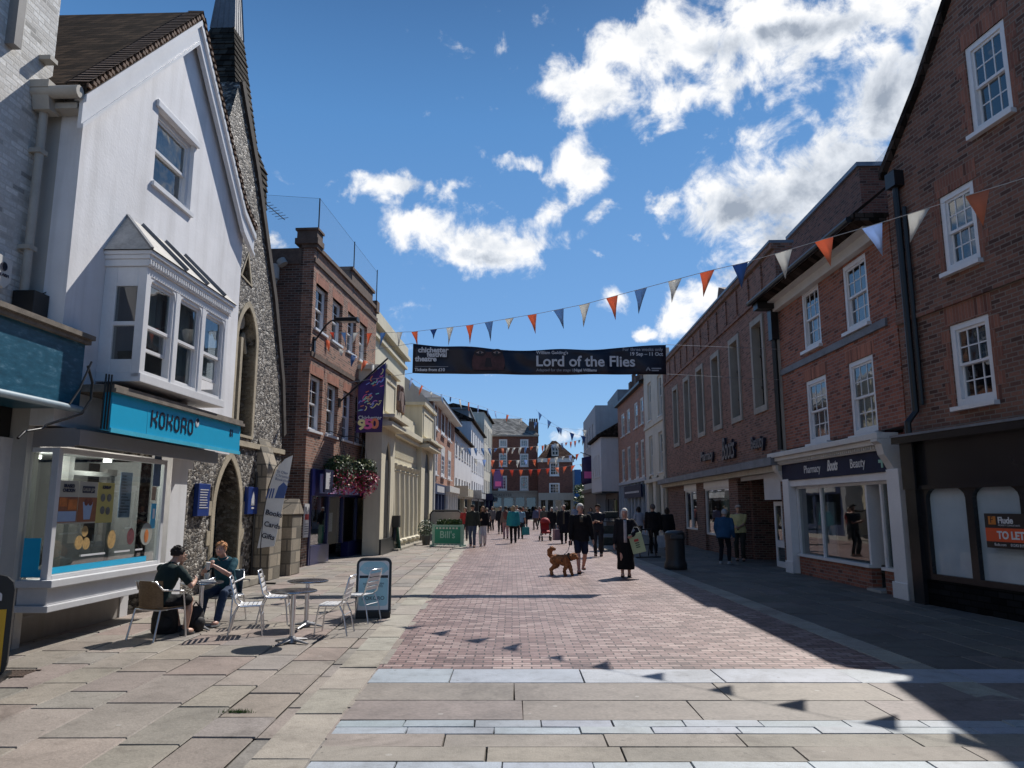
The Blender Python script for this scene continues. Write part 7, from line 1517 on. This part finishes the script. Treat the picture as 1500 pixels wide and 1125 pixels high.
    b=MB(); b.ball((0,-.004*s,.012*s),.0425*s,.052*s,.05*s,14,10); loft(b,[(V(0,.012,-.062),V(.018,0,0),V(0,.016,0)),(V(0,.012,-.05),V(.029,0,0),V(0,.03,0)),(V(0,.006,-.025),V(.038,0,0),V(0,.042,0)),(V(0,0,.01),V(.041,0,0),V(0,.047,0))]); b.tube([V(0,.044,.008),V(0,.055,-.014),V(0,.045,-.018)],[.005*s,.0085*s,.006*s],6); b.ball(V(0,.042,-.037),.014*s,.006*s,.006*s,8,6); b.ball(V(0,.04,.018),.03*s,.008*s,.006*s,8,6)
    for k_ in (-1,1): b.ball(V(k_*.042,-.004,-.006),.005*s,.011*s,.017*s,8,6); b.ball(V(k_*.021,.033,-.018),.013*s,.011*s,.012*s,8,6)
    m.raw([HM@Vector(v) for v in b.v],b.f)
    me=remesh(m,min(vox,.011) if face else vox*.8,2 if face else 1); me.materials.append(skin)
    root=bpy.data.objects.new('person',me); COL.objects.link(root); root.location=pos; root.rotation_euler=(0,0,rz); tag(root,label,'person')
    if face:
        eb=MB(); pu=MB(); br=MB()
        for k_ in (-1,1):
            eb.ball(hv(k_*.0175,.0425,.002),.0062*s,.004*s,.0042*s,10,8); pu.ball(hv(k_*.0175,.0462,.002),.003*s,.0014*s,.003*s,8,6); br.tube([hv(k_*.009,.047,.013),hv(k_*.018,.0475,.0155),hv(k_*.027,.043,.0125)],.0018*s,5)
        for q,nm,mt in ((eb,'eye',WHITE2),(pu,'pupil',plain('iris_dark',(.03,.02,.015),.2)),(br,'eyebrow',plain('hair_'+label[:14].replace(' ','_'),hair[1],.8,.25,20.))): pieces(q,nm,mt,root,60)
        mo=MB(); mo.tube([hv(-.014,.043,-.0335),hv(0,.0485,-.0345),hv(.014,.043,-.0335)],[.0016*s,.0026*s,.0016*s],6); mo.build('mouth',plain('lip',(.34,.13,.11),.5),root,60)
    # hair
    st,hc=hair; hm=plain('hair_'+label[:14].replace(' ','_'),hc,.75,.35,30.,bump=.6); 
    if st!='bald':
        b=MB(); 
        b.ball((0,-.008*s,.014*s),.0485*s,.058*s,.056*s,20,14)
        me=MB()
        low={'short':-.022,'bob':-.06,'long':-.06,'curly':-.015,'cap':.012,'hat':.012,'thin':-.02}.get(st,-.02)
        for f in b.f:
            c=sum((Vector(b.v[i]) for i in f),Vector())/len(f)/s
            if c.y>.012 and c.z<(.030 if st!='thin' else .05) and abs(c.x)<.04: continue
            if c.z<low or (st=='thin' and c.z>.045 and c.y>-.02): continue
            if st in('cap','hat') and c.z>.03: continue
            if c.y>-.004 and c.z<(-.0 if st in('short','thin','curly','cap','hat') else -.07): continue
            me.face([b.v[i] for i in f])
        if st in ('bob','long'):
            L_={'bob':.085,'long':.16}[st]; loft(me,[(V(0,-.03,.03),V(.045,0,0),V(0,.03,0)),(V(0,-.035,-.02),V(.052,0,0),V(0,.026,0)),(V(0,-.036,-L_*.6),V(.05,0,0),V(0,.022,0)),(V(0,-.038,-L_),V(.036,0,0),V(0,.014,0))])
            for k_ in (-1,1): me.tube([V(k_*.042,.012,.02),V(k_*.048,.016,-.02),V(k_*.046,.012,-L_*.75)],[.012*s,.014*s,.009*s],7)
        if st=='curly':
            rg=random.Random(seed)
            for k in range(34):
                a=rg.random()*6.28; e=.15+1.3*rg.random(); q=V(.046*math.cos(a)*math.cos(e),-.008+.055*math.sin(a)*math.cos(e),.016+.056*math.sin(e))
                if q.y>.02*s and q.z<.035*s: continue
                me.ball(q,.012*s,n=6,k=5)
        # thicken the shell and roughen
        vv=[HM@(Vector(v)*(1+.045*noise.noise(Vector(v)*38/s))) for v in me.v]; me.v=vv; ho=me.build('hair',hm,root,70)
        if st not in('bob','long','curly'): so=ho.modifiers.new('thick','SOLIDIFY'); so.thickness=.008*s; so.offset=1
    if st in ('cap','hat'):
        c=MB(); cc=cloth('cap_'+label[:12].replace(' ','_'),extra or (.05,.05,.05)); b=MB(); b.lathe([(.0515*s,.012*s),(.053*s,.03*s),(.045*s,.055*s),(.025*s,.068*s),(.0,.071*s)],16,sy=1.18)
        if st=='cap': b.prism([(.048*s*math.sin(R(a)),.05*s+.05*s*math.cos(R(a))) for a in range(-75,76,15)]+[(.04*s,.03*s),(-.04*s,.03*s)],.012*s,.017*s,M=Matrix(((1,0,0,0),(0,0,1,0),(0,1,0,0),(0,0,0,1))))
        else: b.lathe([(.05*s,.014*s),(.085*s,.010*s),(.085*s,.013*s),(.05*s,.02*s)],18,sy=1.15)
        c.raw([HM@Vector(v) for v in b.v],b.f); c.build('hat',cc,root,50)
    # trousers, shorts or skirt
    kind,colr=bot[0],bot[1]; cm_=cloth('%s_cloth_%s'%(kind,label[:16].replace(' ','_')),colr)
    m=MB(); g=.011*s
    if kind=='skirt':
        c0=(an[0]+an[1])/2; zb_=bot[2] if len(bot)>2 else .1; 
        B_=P*(1-.0); bot_=Vector((c0.x,c0.y,zb_*s)); loft(m,[(sp(0,0,.1),)+ax(.085,.066),(sp(0,0,.03),)+ax(.11,.085),(P.lerp(bot_,.25),V(.118,0,0),V(0,.105,0)),(P.lerp(bot_,.6),V(.122,0,0),V(0,.125,0)),(bot_,V(.13,0,0),V(0,.13,0))],18)
    else:
        loft(m,[(sp(0,0,-.05),)+ax(.07,.062),(sp(0,0,-.02),)+ax(.104,.078),(sp(0,0,.04),)+ax(.1,.074),(sp(0,0,.09),)+ax(.088,.066)])
        for i in (0,1):
            if kind=='shorts': e=hip[i].lerp(kn[i],.88); chain(m,[hip[i],hip[i].lerp(kn[i],.45),e],[.058*s,.056*s,.052*s])
            else: 
                lw=bot[2] if len(bot)>2 else 1.; e=kn[i].lerp(an[i],.93); chain(m,[hip[i],hip[i].lerp(kn[i],.4),kn[i],kn[i].lerp(an[i],.4),e],[.057*s,.053*s,.042*s*lw,.039*s*lw,.034*s*lw])
    link(remesh(m,vox,3,.006*s,9.,seed),kind,cm_,root)
    # upper garment
    kind,colr=top[0],top[1]; hem={'shirt':-.03,'jumper':-.03,'jacket':-.075,'coat':-.26,'blouse':.02}[kind]; ex={'shirt':.010,'jumper':.014,'jacket':.02,'coat':.022,'blouse':.009}[kind]
    cm_=cloth('%s_cloth_%s'%(kind,label[:16].replace(' ','_')),colr); m=MB()
    rgs=[]
    if hem<-.05: c0=(kn[0]+kn[1])/2; rgs=[(sp(0,0,hem) if pel[2]>.45 else sp(0,0,-.05),)+ax(.118,.095)]
    else: rgs=[(sp(0,0,hem),)+ax(.1+ex,.072+ex)]
    for z,rx,ry,t_ in T[2:]: 
        if z<.31: rgs.append((sp(0,0,z),)+ax(rx+ex+(.006 if z<.15 else 0),ry+ex,t_))
    rgs.append((sp(0,0,.305),)+ax(.045+ex,.04+ex*.6,1)); loft(m,rgs,16)
    short=kind=='shirt'
    for i in (0,1):
        r0=.029+ex*.75
        if short: e=sh[i].lerp(el[i],.72); chain(m,[sh[i],sh[i].lerp(el[i],.4),e],[.037*s,.038*s,.035*s])
        else: e=el[i].lerp(wr[i],.93); chain(m,[sh[i],sh[i].lerp(el[i],.5),el[i],el[i].lerp(wr[i],.5),e],[(r0+.002)*s,r0*s,(.024+ex*.75)*s,(.021+ex*.7)*s,(.017+ex*.6)*s])
    link(remesh(m,vox,3,.007*s,8.,seed+5),kind,cm_,root)
    if kind in('jacket','coat') and len(top)>2:     # open front showing what is worn underneath
        m=MB(); a=[]
        for z in (.02,.1,.19,.26,.3):
            ry=[.085,.077,.084,.078,.055][(.02,.1,.19,.26,.3).index(z)]+ex*.72; a.append(z); 
        pts=[(sp(-.022,ry_+ex*.85,z),sp(.022,ry_+ex*.85,z)) for z,ry_ in (((-.03,.08),(.05,.073),(.12,.066),(.19,.071),(.25,.067),(.29,.054)) if kind=='coat' else ((.2,.071),(.25,.067),(.29,.054)))]
        for (a0,a1),(b0,b1) in zip(pts[:-1],pts[1:]): m.face([a0,a1,b1,b0])
        so=m.build('under_shirt',cloth('under_'+label[:14].replace(' ','_'),top[2]),root,70); q=so.modifiers.new('t','SOLIDIFY'); q.thickness=.012
    elif vox<.016 or kind!='shirt':
        m=MB(); c_=sp(0,.004,.312); m.lathe([(.04*s,-.012*s),(.044*s,0),(.04*s,.01*s),(.035*s,.008*s)],14,M=(Rm@Tw).to_4x4()); m.v=[Vector(v)+c_ for v in m.v]; m.build('collar',cm_,root,60)
    for i in (0,1):
        m=MB(); a=an[i]; L_=.077*s; f=Vector((math.sin(toes[i]),math.cos(toes[i]),0)); sd=Vector((f.y,-f.x,0)); c0=a-Vector((0,0,min(a.z,.042*s)-.0))
        zz=lambda k: Vector((0,0,k*s))
        loft(m,[(c0+zz(.001)+f*.022*s,sd*.026*s,f*L_),(c0+zz(.012)+f*.022*s,sd*.028*s,f*L_*1.03),(c0+zz(.026)+f*.012*s,sd*.026*s,f*.058*s),(c0+zz(.05),sd*.022*s,f*.026*s)],14); o=m.build('shoe',cloth('shoe_'+label[:14].replace(' ','_'),shoe),root,60)
    root['_']=0; del root['_']
    return root,dict(wr=[root.matrix_basis@x for x in wr] if False else wr,hd=hd,sh=sh,pos=Vector(pos),rz=rz,s=s)
def wpt(info,v): return Matrix.Translation(info['pos'])@Matrix.Rotation(info['rz'],4,'Z')@v
def carry(name,label,info,i,w_,d_,hh,col,cat='bag',col2=None):
    p=wpt(info,info['wr'][i])+Vector((0,0,-.085*info['s']/1.7)); o=empty(name,p,info['rz']+.5,label,cat); m=MB(); n=8
    for (a,b_) in ((1,-1),): m.prism([(-w_/2,-hh-.12),(w_/2,-hh-.12),(w_/2*.92,-.12),(-w_/2*.92,-.12)],-d_/2,d_/2)
    mt=plain('bag_'+label[:18].replace(' ','_'),col,.6,.2,5.,bump=.3); m.build('bag_body',mt,o,bevel=.02); m=MB(); m.tube([(-w_*.22,0,-.13),(-w_*.15,0,0),(w_*.15,0,0),(w_*.22,0,-.13)],.008,5); m.build('handle',mt,o,60); return o
G0=lambda px,py: gnd(px,py)
FACE=PI     # facing the camera
J=dict
# --- the two at the cafe table
A=Vector((-4.63,10.12,0)); put(A1,A.x-.02,A.y-.02,R(-24)); 
pa,ia=person('person in dark green t-shirt and black shorts seated in the wicker armchair, hand to mouth',tuple(A),R(-24),1.60,top=('shirt',(.018,.034,.034)),bot=('shorts',(.012,.012,.014)),hair=('curly',(.018,.012,.010)),shoe=(.06,.06,.06),skin=SKIN,pel=(0,-.05,.30),lean=.42,feet=((-.09,.27,.045),(.10,.17,.045)),hands=((-.03,.20,.585),(.12,.22,.44)),head=(R(-20),R(4)),vox=.013,face=True,kneepole=(.3,1,.6),poleL=(-.3,.7,-1),poleR=(.7,-.5,-.5),seed=3)
Bp=Vector((-4.33,11.48,0)); put(A2,Bp.x,Bp.y,R(174))
pb,ib=person('ginger haired person in teal t-shirt and jeans seated facing the camera with a drink',tuple(Bp),R(174),1.60,top=('shirt',(.018,.075,.10)),bot=('trousers',(.035,.055,.10)),hair=('curly',(.52,.24,.10)),shoe=(.25,.25,.24),skin=SKIN2,pel=(0,-.05,.30),lean=.36,feet=((-.08,.26,.045),(.07,.30,.045)),hands=((-.03,.26,.525),(.03,.265,.535)),head=(R(10),R(-14)),vox=.013,face=True,kneepole=(.25,1,.6),poleL=(-.6,.3,-1),poleR=(.6,.3,-1),grip=True,seed=4)
cp=wpt(ib,(ib['wr'][0]+ib['wr'][1])/2)+Vector((0,0,.0)); o=empty('drink_cup',(cp.x-.02,cp.y-.09,cp.z+.0),0,'pale drink cup in the hands of the ginger haired person','cup'); m=MB(); m.lathe([(.0,-.05),(.024,-.05),(.033,.045),(.0,.045)],16); m.build('cup_body',plain('cup_paper',(.55,.5,.46),.5,.1),o,50); m=MB(); m.lathe([(.035,.045),(.035,.053),(.024,.06),(.0,.06)],16); m.build('lid',WHITE2,o,50)
o=empty('drink_cup',(TBL.x+.02,TBL.y+.1,.649),0,'clear tumbler standing on the occupied cafe table','cup'); m=MB(); m.lathe([(.0,.0),(.03,.0),(.037,.11),(.0,.11)],16); m.build('cup_body',plain('tumbler_clear',(.4,.42,.4),.1),o,50)
o=empty('food_tray',(TBL.x+.12,TBL.y-.12,.649),.5,'grey paper tray lying on the occupied cafe table','tray'); m=MB(); m.box(-.11,.11,-.07,.07,0,.018); m.box(-.09,.09,-.05,.05,.018,.035); m.build('tray_body',plain('tray_grey',(.45,.45,.46),.6,.15),o,bevel=.01)
# --- man with the dog
g=G0(851,839); pm,im=person('white haired man in black jacket and navy shorts walking a dog',(g.x,g.y,0),PI+.12,1.79,top=('jacket',(.010,.010,.012),(.10,.09,.07)),bot=('shorts',(.018,.022,.045)),hair=('short',(.62,.60,.57)),shoe=(.03,.02,.015),skin=SKIN2,feet=((-.06,-.11,.075),(.055,.12,.045)),hands=((-.175,.05,.48),(.17,.08,.45)),vox=.015,w=1.12,face=True,head=(.05,-.08),seed=6)
# --- woman with the green bag
g=G0(917,845); pw,iw=person('white haired woman in long black skirt and open coat carrying a green bag',(g.x,g.y,0),PI-.1,1.68,top=('coat',(.014,.014,.018),(.42,.40,.42)),bot=('skirt',(.008,.008,.009),.11),hair=('bob',(.66,.64,.60)),shoe=(.012,.012,.012),skin=SKIN2,feet=((-.05,-.03,.045),(.05,.04,.045)),hands=((-.10,.13,.60),(.16,.04,.47)),vox=.015,fem=True,w=1.05,face=True,poleL=(-1,-.2,-.6),seed=7)
p=wpt(iw,Vector((-.27,.14,.86))); o=empty('shopping_bag',p,PI-.1,'pale green paper shopping bag with red mark held under the arm','bag'); m=MB(); Mx=Matrix.Rotation(R(14),4,'Y'); m.box(-.16,.16,-.07,.07,-.28,.20,M=Mx); m.build('bag_body',plain('bag_pale_green',hx('a9b68d'),.6,.08),o,bevel=.01); m=MB(); m.box(-.05,.06,.071,.075,.0,.06,M=Mx); m.build('bag_mark',plain('bag_red',hx('b8382e'),.5),o); m=MB(); 
for k in range(3): m.box(-.05,.05,.071,.075,-.05-.05*k,-.025-.05*k,M=Mx)
m.build('bag_print',plain('bag_print_green',(.06,.09,.05),.6),o); m=MB(); m.tube([(-.1,.0,.2),(-.03,0,.34),(.06,0,.34),(.12,0,.2)],.007,5); m.build('handle',WHITE2,o,60)
# --- people in the shade on the right
def std(label,px,py,h,rz,top,bot,hair=('short',(.1,.08,.06)),**k):
    g=G0(px,py); kw=dict(vox=.02); kw.update(k); return person(label,(g.x,g.y,0),rz,h,top=top,bot=bot,hair=hair,**kw)
std('person in dark cap and short sleeves looking down at something in both hands',877,815,1.80,PI-.3,('shirt',(.02,.025,.035)),('trousers',(.03,.03,.035)),('cap',(.06,.05,.04)),extra=(.03,.028,.026),hands=((-.03,.20,.66),(.04,.19,.66)),head=(0,-.4),w=1.1,seed=8)
std('person in pale shirt with a dark shoulder strap facing the navy shop',937,799,1.72,.3,('shirt',(.42,.43,.48)),('trousers',(.03,.03,.04)),('bob',(.02,.015,.012)),fem=True,seed=9)
r_,i_=std('man in black walking away from the camera beside the shaded shopfronts',958,811,1.80,-.35,('jacket',(.010,.010,.012)),('trousers',(.012,.012,.014)),('short',(.12,.10,.09)),feet=((-.06,.05,.045),(.06,-.12,.06)),w=1.1,seed=10)
carry('carrier_bag','pale plastic carrier bag hanging from the hand of the man in black',i_,1,.42,.16,.42,(.40,.42,.46))
std('dark haired woman in black jacket just behind the litter bin',979,806,1.68,-.2,('jacket',(.011,.011,.013)),('trousers',(.012,.012,.016)),('bob',(.03,.018,.012)),fem=True,w=1.05,seed=11)
std('stooping grey haired person in blue coat looking into the chemist window',1062,826,1.66,-.55,('jacket',(.025,.075,.15)),('trousers',(.012,.014,.02)),('short',(.42,.42,.42)),lean=.26,feet=((-.07,-.02,.045),(.075,.02,.045)),hands=((-.14,.10,.50),(.16,.08,.48)),shoe=(.35,.35,.36),w=1.15,seed=12,toes=(-.3,.3))
std('man in yellow polo shirt and pale cap standing by the brick pier',1085,822,1.77,PI-.35,('shirt',(.62,.54,.26)),('trousers',(.045,.042,.035)),('cap',(.3,.28,.26)),extra=(.42,.36,.32),hands=((-.02,.18,.60),(.05,.17,.60)),head=(.4,-.2),w=1.1,vox=.017,seed=13)
# --- middle distance
std('man in dark green jumper, jeans and cap walking with the woman in white trousers',692,802,1.80,PI-.1,('jumper',(.035,.042,.036)),('trousers',(.07,.09,.14)),('cap',(.06,.05,.04)),extra=(.05,.045,.04),feet=((-.055,.07,.045),(.055,-.1,.06)),shoe=(.02,.02,.02),seed=14,w=1.05)
std('long haired woman in black top and white trousers walking beside the man in the cap',707,800,1.74,PI+.05,('jumper',(.014,.014,.016)),('trousers',(.62,.60,.60),1.25),('long',(.24,.14,.07)),feet=((-.05,-.07,.05),(.05,.08,.045)),fem=True,hands=((-.16,.05,.48),(.06,.17,.64)),shoe=(.4,.38,.36),seed=15)
std('person in red top standing behind the cream menu board',681,792,1.68,PI,('shirt',(.40,.05,.05)),('trousers',(.05,.05,.07)),('short',(.3,.25,.2)),seed=16)
r_,i_=std('person in turquoise jacket and black trousers walking away along the brick road',752,796,1.76,.05,('jacket',(.03,.26,.30)),('trousers',(.012,.012,.014)),('bob',(.35,.26,.16)),fem=True,w=1.12,feet=((-.05,.06,.045),(.05,-.1,.06)),seed=17)
r_,i_=std('person in pale blue top walking beside the turquoise jacket',762.5,789,1.70,.0,('shirt',(.20,.36,.50)),('trousers',(.03,.035,.05)),('short',(.5,.42,.3)),seed=18)
carry('carrier_bag','teal carrier bag carried beside the person in pale blue',i_,1,.4,.15,.42,(.03,.30,.32))
std('person in pink trousers with a dark rucksack walking away',741,789,1.72,.1,('jumper',(.22,.17,.16)),('trousers',(.42,.26,.28)),('short',(.03,.025,.02)),fem=True,seed=19)
g=G0(741,789); o=empty('rucksack',(g.x,g.y-.17,1.25),.1,'brown red rucksack on the back of the person in pink trousers','bag'); m=MB(); m.ball((0,0,0),.15,.1,.24,12,8); m.build('bag_body',plain('rucksack_brown',(.14,.05,.045),.7),o,60); m=MB(); m.tube([(-.1,.05,.2),(-.1,.14,.24),(-.12,.22,.1)],.02,5); m.build('strap',BLACK,o,60); m=MB(); m.tube([(.1,.05,.2),(.1,.14,.24),(.12,.22,.1)],.02,5); m.build('strap',BLACK,o,60)
std('person in black at the left of the walkers, holding a dark coat',733,782,1.72,PI,('jacket',(.02,.022,.028)),('trousers',(.03,.03,.04)),('short',(.3,.26,.2)),seed=20)
std('grey dressed person by the far shops on the left',721,777,1.7,PI-.4,('jacket',(.16,.16,.17)),('trousers',(.03,.03,.04)),('short',(.25,.22,.2)),seed=21)
r_,i_=std('white haired man in dark suit and blue shirt walking towards the camera',826,796,1.80,PI,('coat',(.016,.018,.026),(.14,.20,.32)),('trousers',(.016,.017,.022)),('thin',(.62,.60,.58)),w=1.12,feet=((-.055,-.06,.045),(.055,.08,.045)),seed=22)
carry('carrier_bag','dusty pink carrier bag carried by the man in the dark suit',i_,1,.45,.16,.5,(.34,.22,.25))
r_,i_=std('white haired woman in brown patterned coat beside the red pushchair',808.5,786,1.68,PI+.1,('coat',(.20,.12,.05)),('trousers',(.06,.05,.05)),('bob',(.6,.57,.52)),fem=True,w=1.12,seed=23)
r2_,i2_=std('person in grey pushing the red pushchair',797,783,1.72,PI,('jumper',(.12,.12,.10)),('trousers',(.03,.03,.035)),('short',(.5,.42,.25)),hands=((-.12,.22,.58),(.12,.22,.58)),seed=24)
# pushchair
g=G0(799,792); o=empty('pushchair',(g.x,g.y,0),PI+.1,'red hooded pushchair with grey frame coming up the brick road','pushchair'); RC=plain('pushchair_red',(.35,.025,.03),.7,.2); m=MB(); m.tube([(-.22,-.3,.95),(-.22,-.1,.55),(-.22,.35,.14)],.018,6); m.tube([(.22,-.3,.95),(.22,-.1,.55),(.22,.35,.14)],.018,6); m.tube([(-.22,-.3,.95),(0,-.36,1.0),(.22,-.3,.95)],.02,6); m.tube([(-.24,-.3,.14),(-.22,.05,.5)],.018,6); m.tube([(.24,-.3,.14),(.22,.05,.5)],.018,6); m.build('frame',plain('pushchair_frame',(.05,.05,.055),.4),o,60)
m=MB(); m.prism([(-.22,.42),(.3,.36),(.3,.46),(-.08,.52),(-.26,1.02),(-.34,1.0)],-.2,.2,M=Matrix(((0,1,0,0),(1,0,0,0),(0,0,1,0),(0,0,0,1)))); m.build('seat',RC,o,bevel=.02); m=MB(); m.lathe([(.0,.29),(.14,.26),(.23,.16),(.27,.02),(.26,.0),(.0,.0)],14,(0,-.12,.86)); m.build('hood',RC,o,60)
for x,y in ((-.26,-.3),(.26,-.3),(-.22,.36),(.22,.36)):
    m=MB(); m.lathe([(.0,-.03),(.11,-.03),(.125,-.015),(.125,.015),(.11,.03),(.0,.03)],14,(x,y,.125),M=Matrix.Rotation(R(90),4,'Y')); m.build('wheel',BLACK,o,50)
# --- far crowd
CR_=[(770,776,(.03,.03,.035),(.35,.3,.25)),(777,774,(.25,.25,.26),(.2,.15,.1)),(785,776,(.06,.07,.12),(.06,.05,.04)),(790,773,(.3,.12,.1),(.5,.48,.45)),(757,774,(.32,.3,.28),(.3,.2,.12)),(748,773,(.03,.05,.09),(.1,.08,.06)),(727,774,(.12,.14,.18),(.08,.06,.05)),(816,777,(.25,.22,.15),(.55,.52,.5)),(834,778,(.02,.02,.025),(.06,.05,.05)),(842,775,(.15,.17,.22),(.4,.35,.3)),(713,781,(.02,.02,.022),(.04,.03,.03)),(866,783,(.05,.05,.06),(.3,.27,.25))]
LB_=['person in black in the middle of the far crowd','person in pale grey jacket in the far crowd','person in dark blue in front of the far brick house','person in dusty red far down the street','person in cream top before the far stone shopfront','person in navy coat before the far stone shopfront','person in slate blue at the left edge of the far crowd','white haired person in tan jacket behind the brown coat','person in black between the dark suit and the dog walker','person in grey blue by the far dormer house','person in black near the far left shopfronts','person in dark grey by the jettied white building']
for i,((px_,py_,c,hc),lb) in enumerate(zip(CR_,LB_)):
    if i in (1,6,8): continue
    c=tuple(min(.7,x*1.9+.02) for x in c); std(lb,px_,py_,1.62+.04*(i%5),[0,PI,.6,PI+.4,2.6][i%5],(['jacket','shirt','jumper'][i%3],c),('trousers',[(.03,.03,.04),(.08,.09,.14),(.12,.1,.09)][i%3]),(['short','bob'][i%2],hc),vox=.034,fem=bool(i%2),seed=30+i,feet=((-.055,.06,.045),(.055,-.06,.05)))
# stroller/market trolley beside the capped person, seen as a dark stand
g=G0(893,806); o=empty('display_trolley',(g.x,g.y,0),.2,'dark wheeled goods trolley standing behind the white haired woman','trolley'); m=MB()
for x in (-.35,.35):
    for y in (-.25,.25): m.tube([(x,y,.08),(x,y,1.25)],.02,6)
for z in (.2,.65,1.1,1.25): m.box(-.37,.37,-.27,.27,z,z+.03)
m.build('frame',BLACK,o); m=MB(); m.box(-.3,.3,-.2,.2,.23,.5); m.box(-.32,.2,-.2,.2,.68,.95); m.box(-.2,.32,-.2,.2,1.28,1.5); pieces(m,'goods_box',plain('dark_goods_box',(.05,.06,.05),.7,.4),o,bevel=.02)
for x in (-.35,.35):
    for y in (-.25,.25): m=MB(); m.lathe([(.0,-.02),(.06,-.02),(.06,.02),(.0,.02)],12,(x,y,.06),M=Matrix.Rotation(R(90),4,'Y')); m.build('wheel',BLACK,o,50)
g=G0(944,816); o=empty('folding_sign_stand',(g.x,g.y,0),.3,'low black folding stand beside the white haired woman','stand'); m=MB()
for x in (-.3,.3): m.tube([(x,-.28,.02),(x*.9,.0,.95)],.02,6); m.tube([(x,.28,.02),(x*.9,.0,.95)],.02,6)
m.box(-.45,.45,-.32,-.26,0,.04); m.box(-.32,.32,-.18,-.15,.4,.44); m.box(-.28,.28,-.03,.03,.9,.95); m.build('frame',BLACK,o)
# ================================================================== THE DOG
g=G0(822,842.5); dg=MB(); Z=Vector
def D(x,y,z): return Vector((x*1.12,y*.86,z*.86))
loft(dg,[(D(0,-.27,.43),D(.05,0,0),D(0,0,.06)),(D(0,-.2,.45),D(.125,0,0),D(0,0,.14)),(D(0,-.05,.44),D(.13,0,0),D(0,0,.14)),(D(0,.1,.425),D(.135,0,0),D(0,0,.165)),(D(0,.2,.44),D(.13,0,0),D(0,0,.16)),(D(0,.28,.47),D(.06,0,0),D(0,0,.08))],14)
chain(dg,[D(0,.22,.5),D(0,.32,.53),D(0,.38,.53)],[.09,.075,.07])
dg.ball(D(0,.40,.55),.095,.095,.09); chain(dg,[D(0,.44,.535),D(0,.52,.50)],[.065,.042]); 
for k in (-1,1):
    dg.tube([D(k*.06,.37,.60),D(k*.09,.36,.55),D(k*.085,.38,.48)],[.02,.032,.018],8)
chain(dg,[D(.065,.18,.40),D(.065,.20,.25),D(.065,.14,.13),D(.065,.16,.03)],[.075,.056,.045,.036]); chain(dg,[D(-.065,.16,.40),D(-.065,.24,.25),D(-.065,.28,.14),D(-.065,.31,.03)],[.075,.056,.045,.036])
chain(dg,[D(.07,-.2,.42),D(.07,-.13,.27),D(.07,-.28,.16),D(.07,-.26,.03)],[.10,.072,.046,.036]); chain(dg,[D(-.07,-.2,.42),D(-.07,-.18,.27),D(-.07,-.34,.17),D(-.07,-.36,.03)],[.10,.072,.046,.036])
for x,y in ((.065,.18),(-.065,.33),(.07,-.24),(-.07,-.34)): dg.ball(D(x,y,.022),.03,.045,.022)
chain(dg,[D(0,-.27,.48),D(0,-.36,.58),D(0,-.37,.68),D(0,-.30,.75),D(0,-.22,.74)],[.05,.065,.07,.06,.04])
me=remesh(dg,.010,1,.015,34.,2.)
FUR=NT('golden_fur'); n1=FUR.noise(24.,6.,FUR.obj(),.7); n2=FUR.noise(3.,3.,FUR.obj()); f_=FUR.math('ADD',FUR.math('MULTIPLY',n1.outputs[0],.6),FUR.math('MULTIPLY',n2.outputs[0],.4)); FUR.ln(FUR.ramp(f_,[(.32,(.17,.052,.018)),(.52,(.37,.14,.05)),(.7,(.55,.27,.12))]),FUR.b.inputs['Base Color']); FUR.b.inputs['Roughness'].default_value=.85; FUR.bump(n1.outputs[0],1.,.03)
me.name='dog'; me.materials.append(FUR.mat); dog=bpy.data.objects.new('dog',me); COL.objects.link(dog); dog.location=(g.x,g.y,0); dog.rotation_euler=(0,0,R(-118)); tag(dog,'shaggy golden dog with curled tail walking on a lead','dog')
m=MB(); m.ball((0,.475,.43),.018,.014,.014,8,6); m.build('nose',BLACK,dog,60); m=MB(); m.ball((.05,.41,.50),.010,n=8,k=6); m.ball((-.05,.41,.50),.010,n=8,k=6); pieces(m,'eye',BLACK,dog,60)
m=MB(); m.lathe([(.108,-.012),(.114,0),(.108,.012)],16,(0,.25,.455),M=Matrix.Rotation(R(-62),4,'X')); m.tube([(-.12,.1,.44),(-.155,.09,.36),(0,.09,.215),(.155,.09,.36),(.12,.1,.44),(0,.1,.52),(-.12,.1,.44)],.012,6); m.build('harness',BLACK,dog,60)
hw=wpt(im,im['wr'][1])+Vector((0,-.02,-.1)); nk=Matrix.Translation((g.x,g.y,0))@Matrix.Rotation(R(-118),4,'Z')@Vector((0,.12,.53)); md=(hw+nk)/2-Vector((0,0,.06)); m=MB(); m.tube([hw,md,nk],.008,6); lo_=m.build('dog_lead',BLACK,None,60); tag(lo_,'thin black dog lead between the man and the golden dog','lead')
m=MB(); m.box(-.05,.05,-.02,.02,-.06,.06); ho=m.build('lead_handle',BLACK,lo_,bevel=.015); ho.location=hw
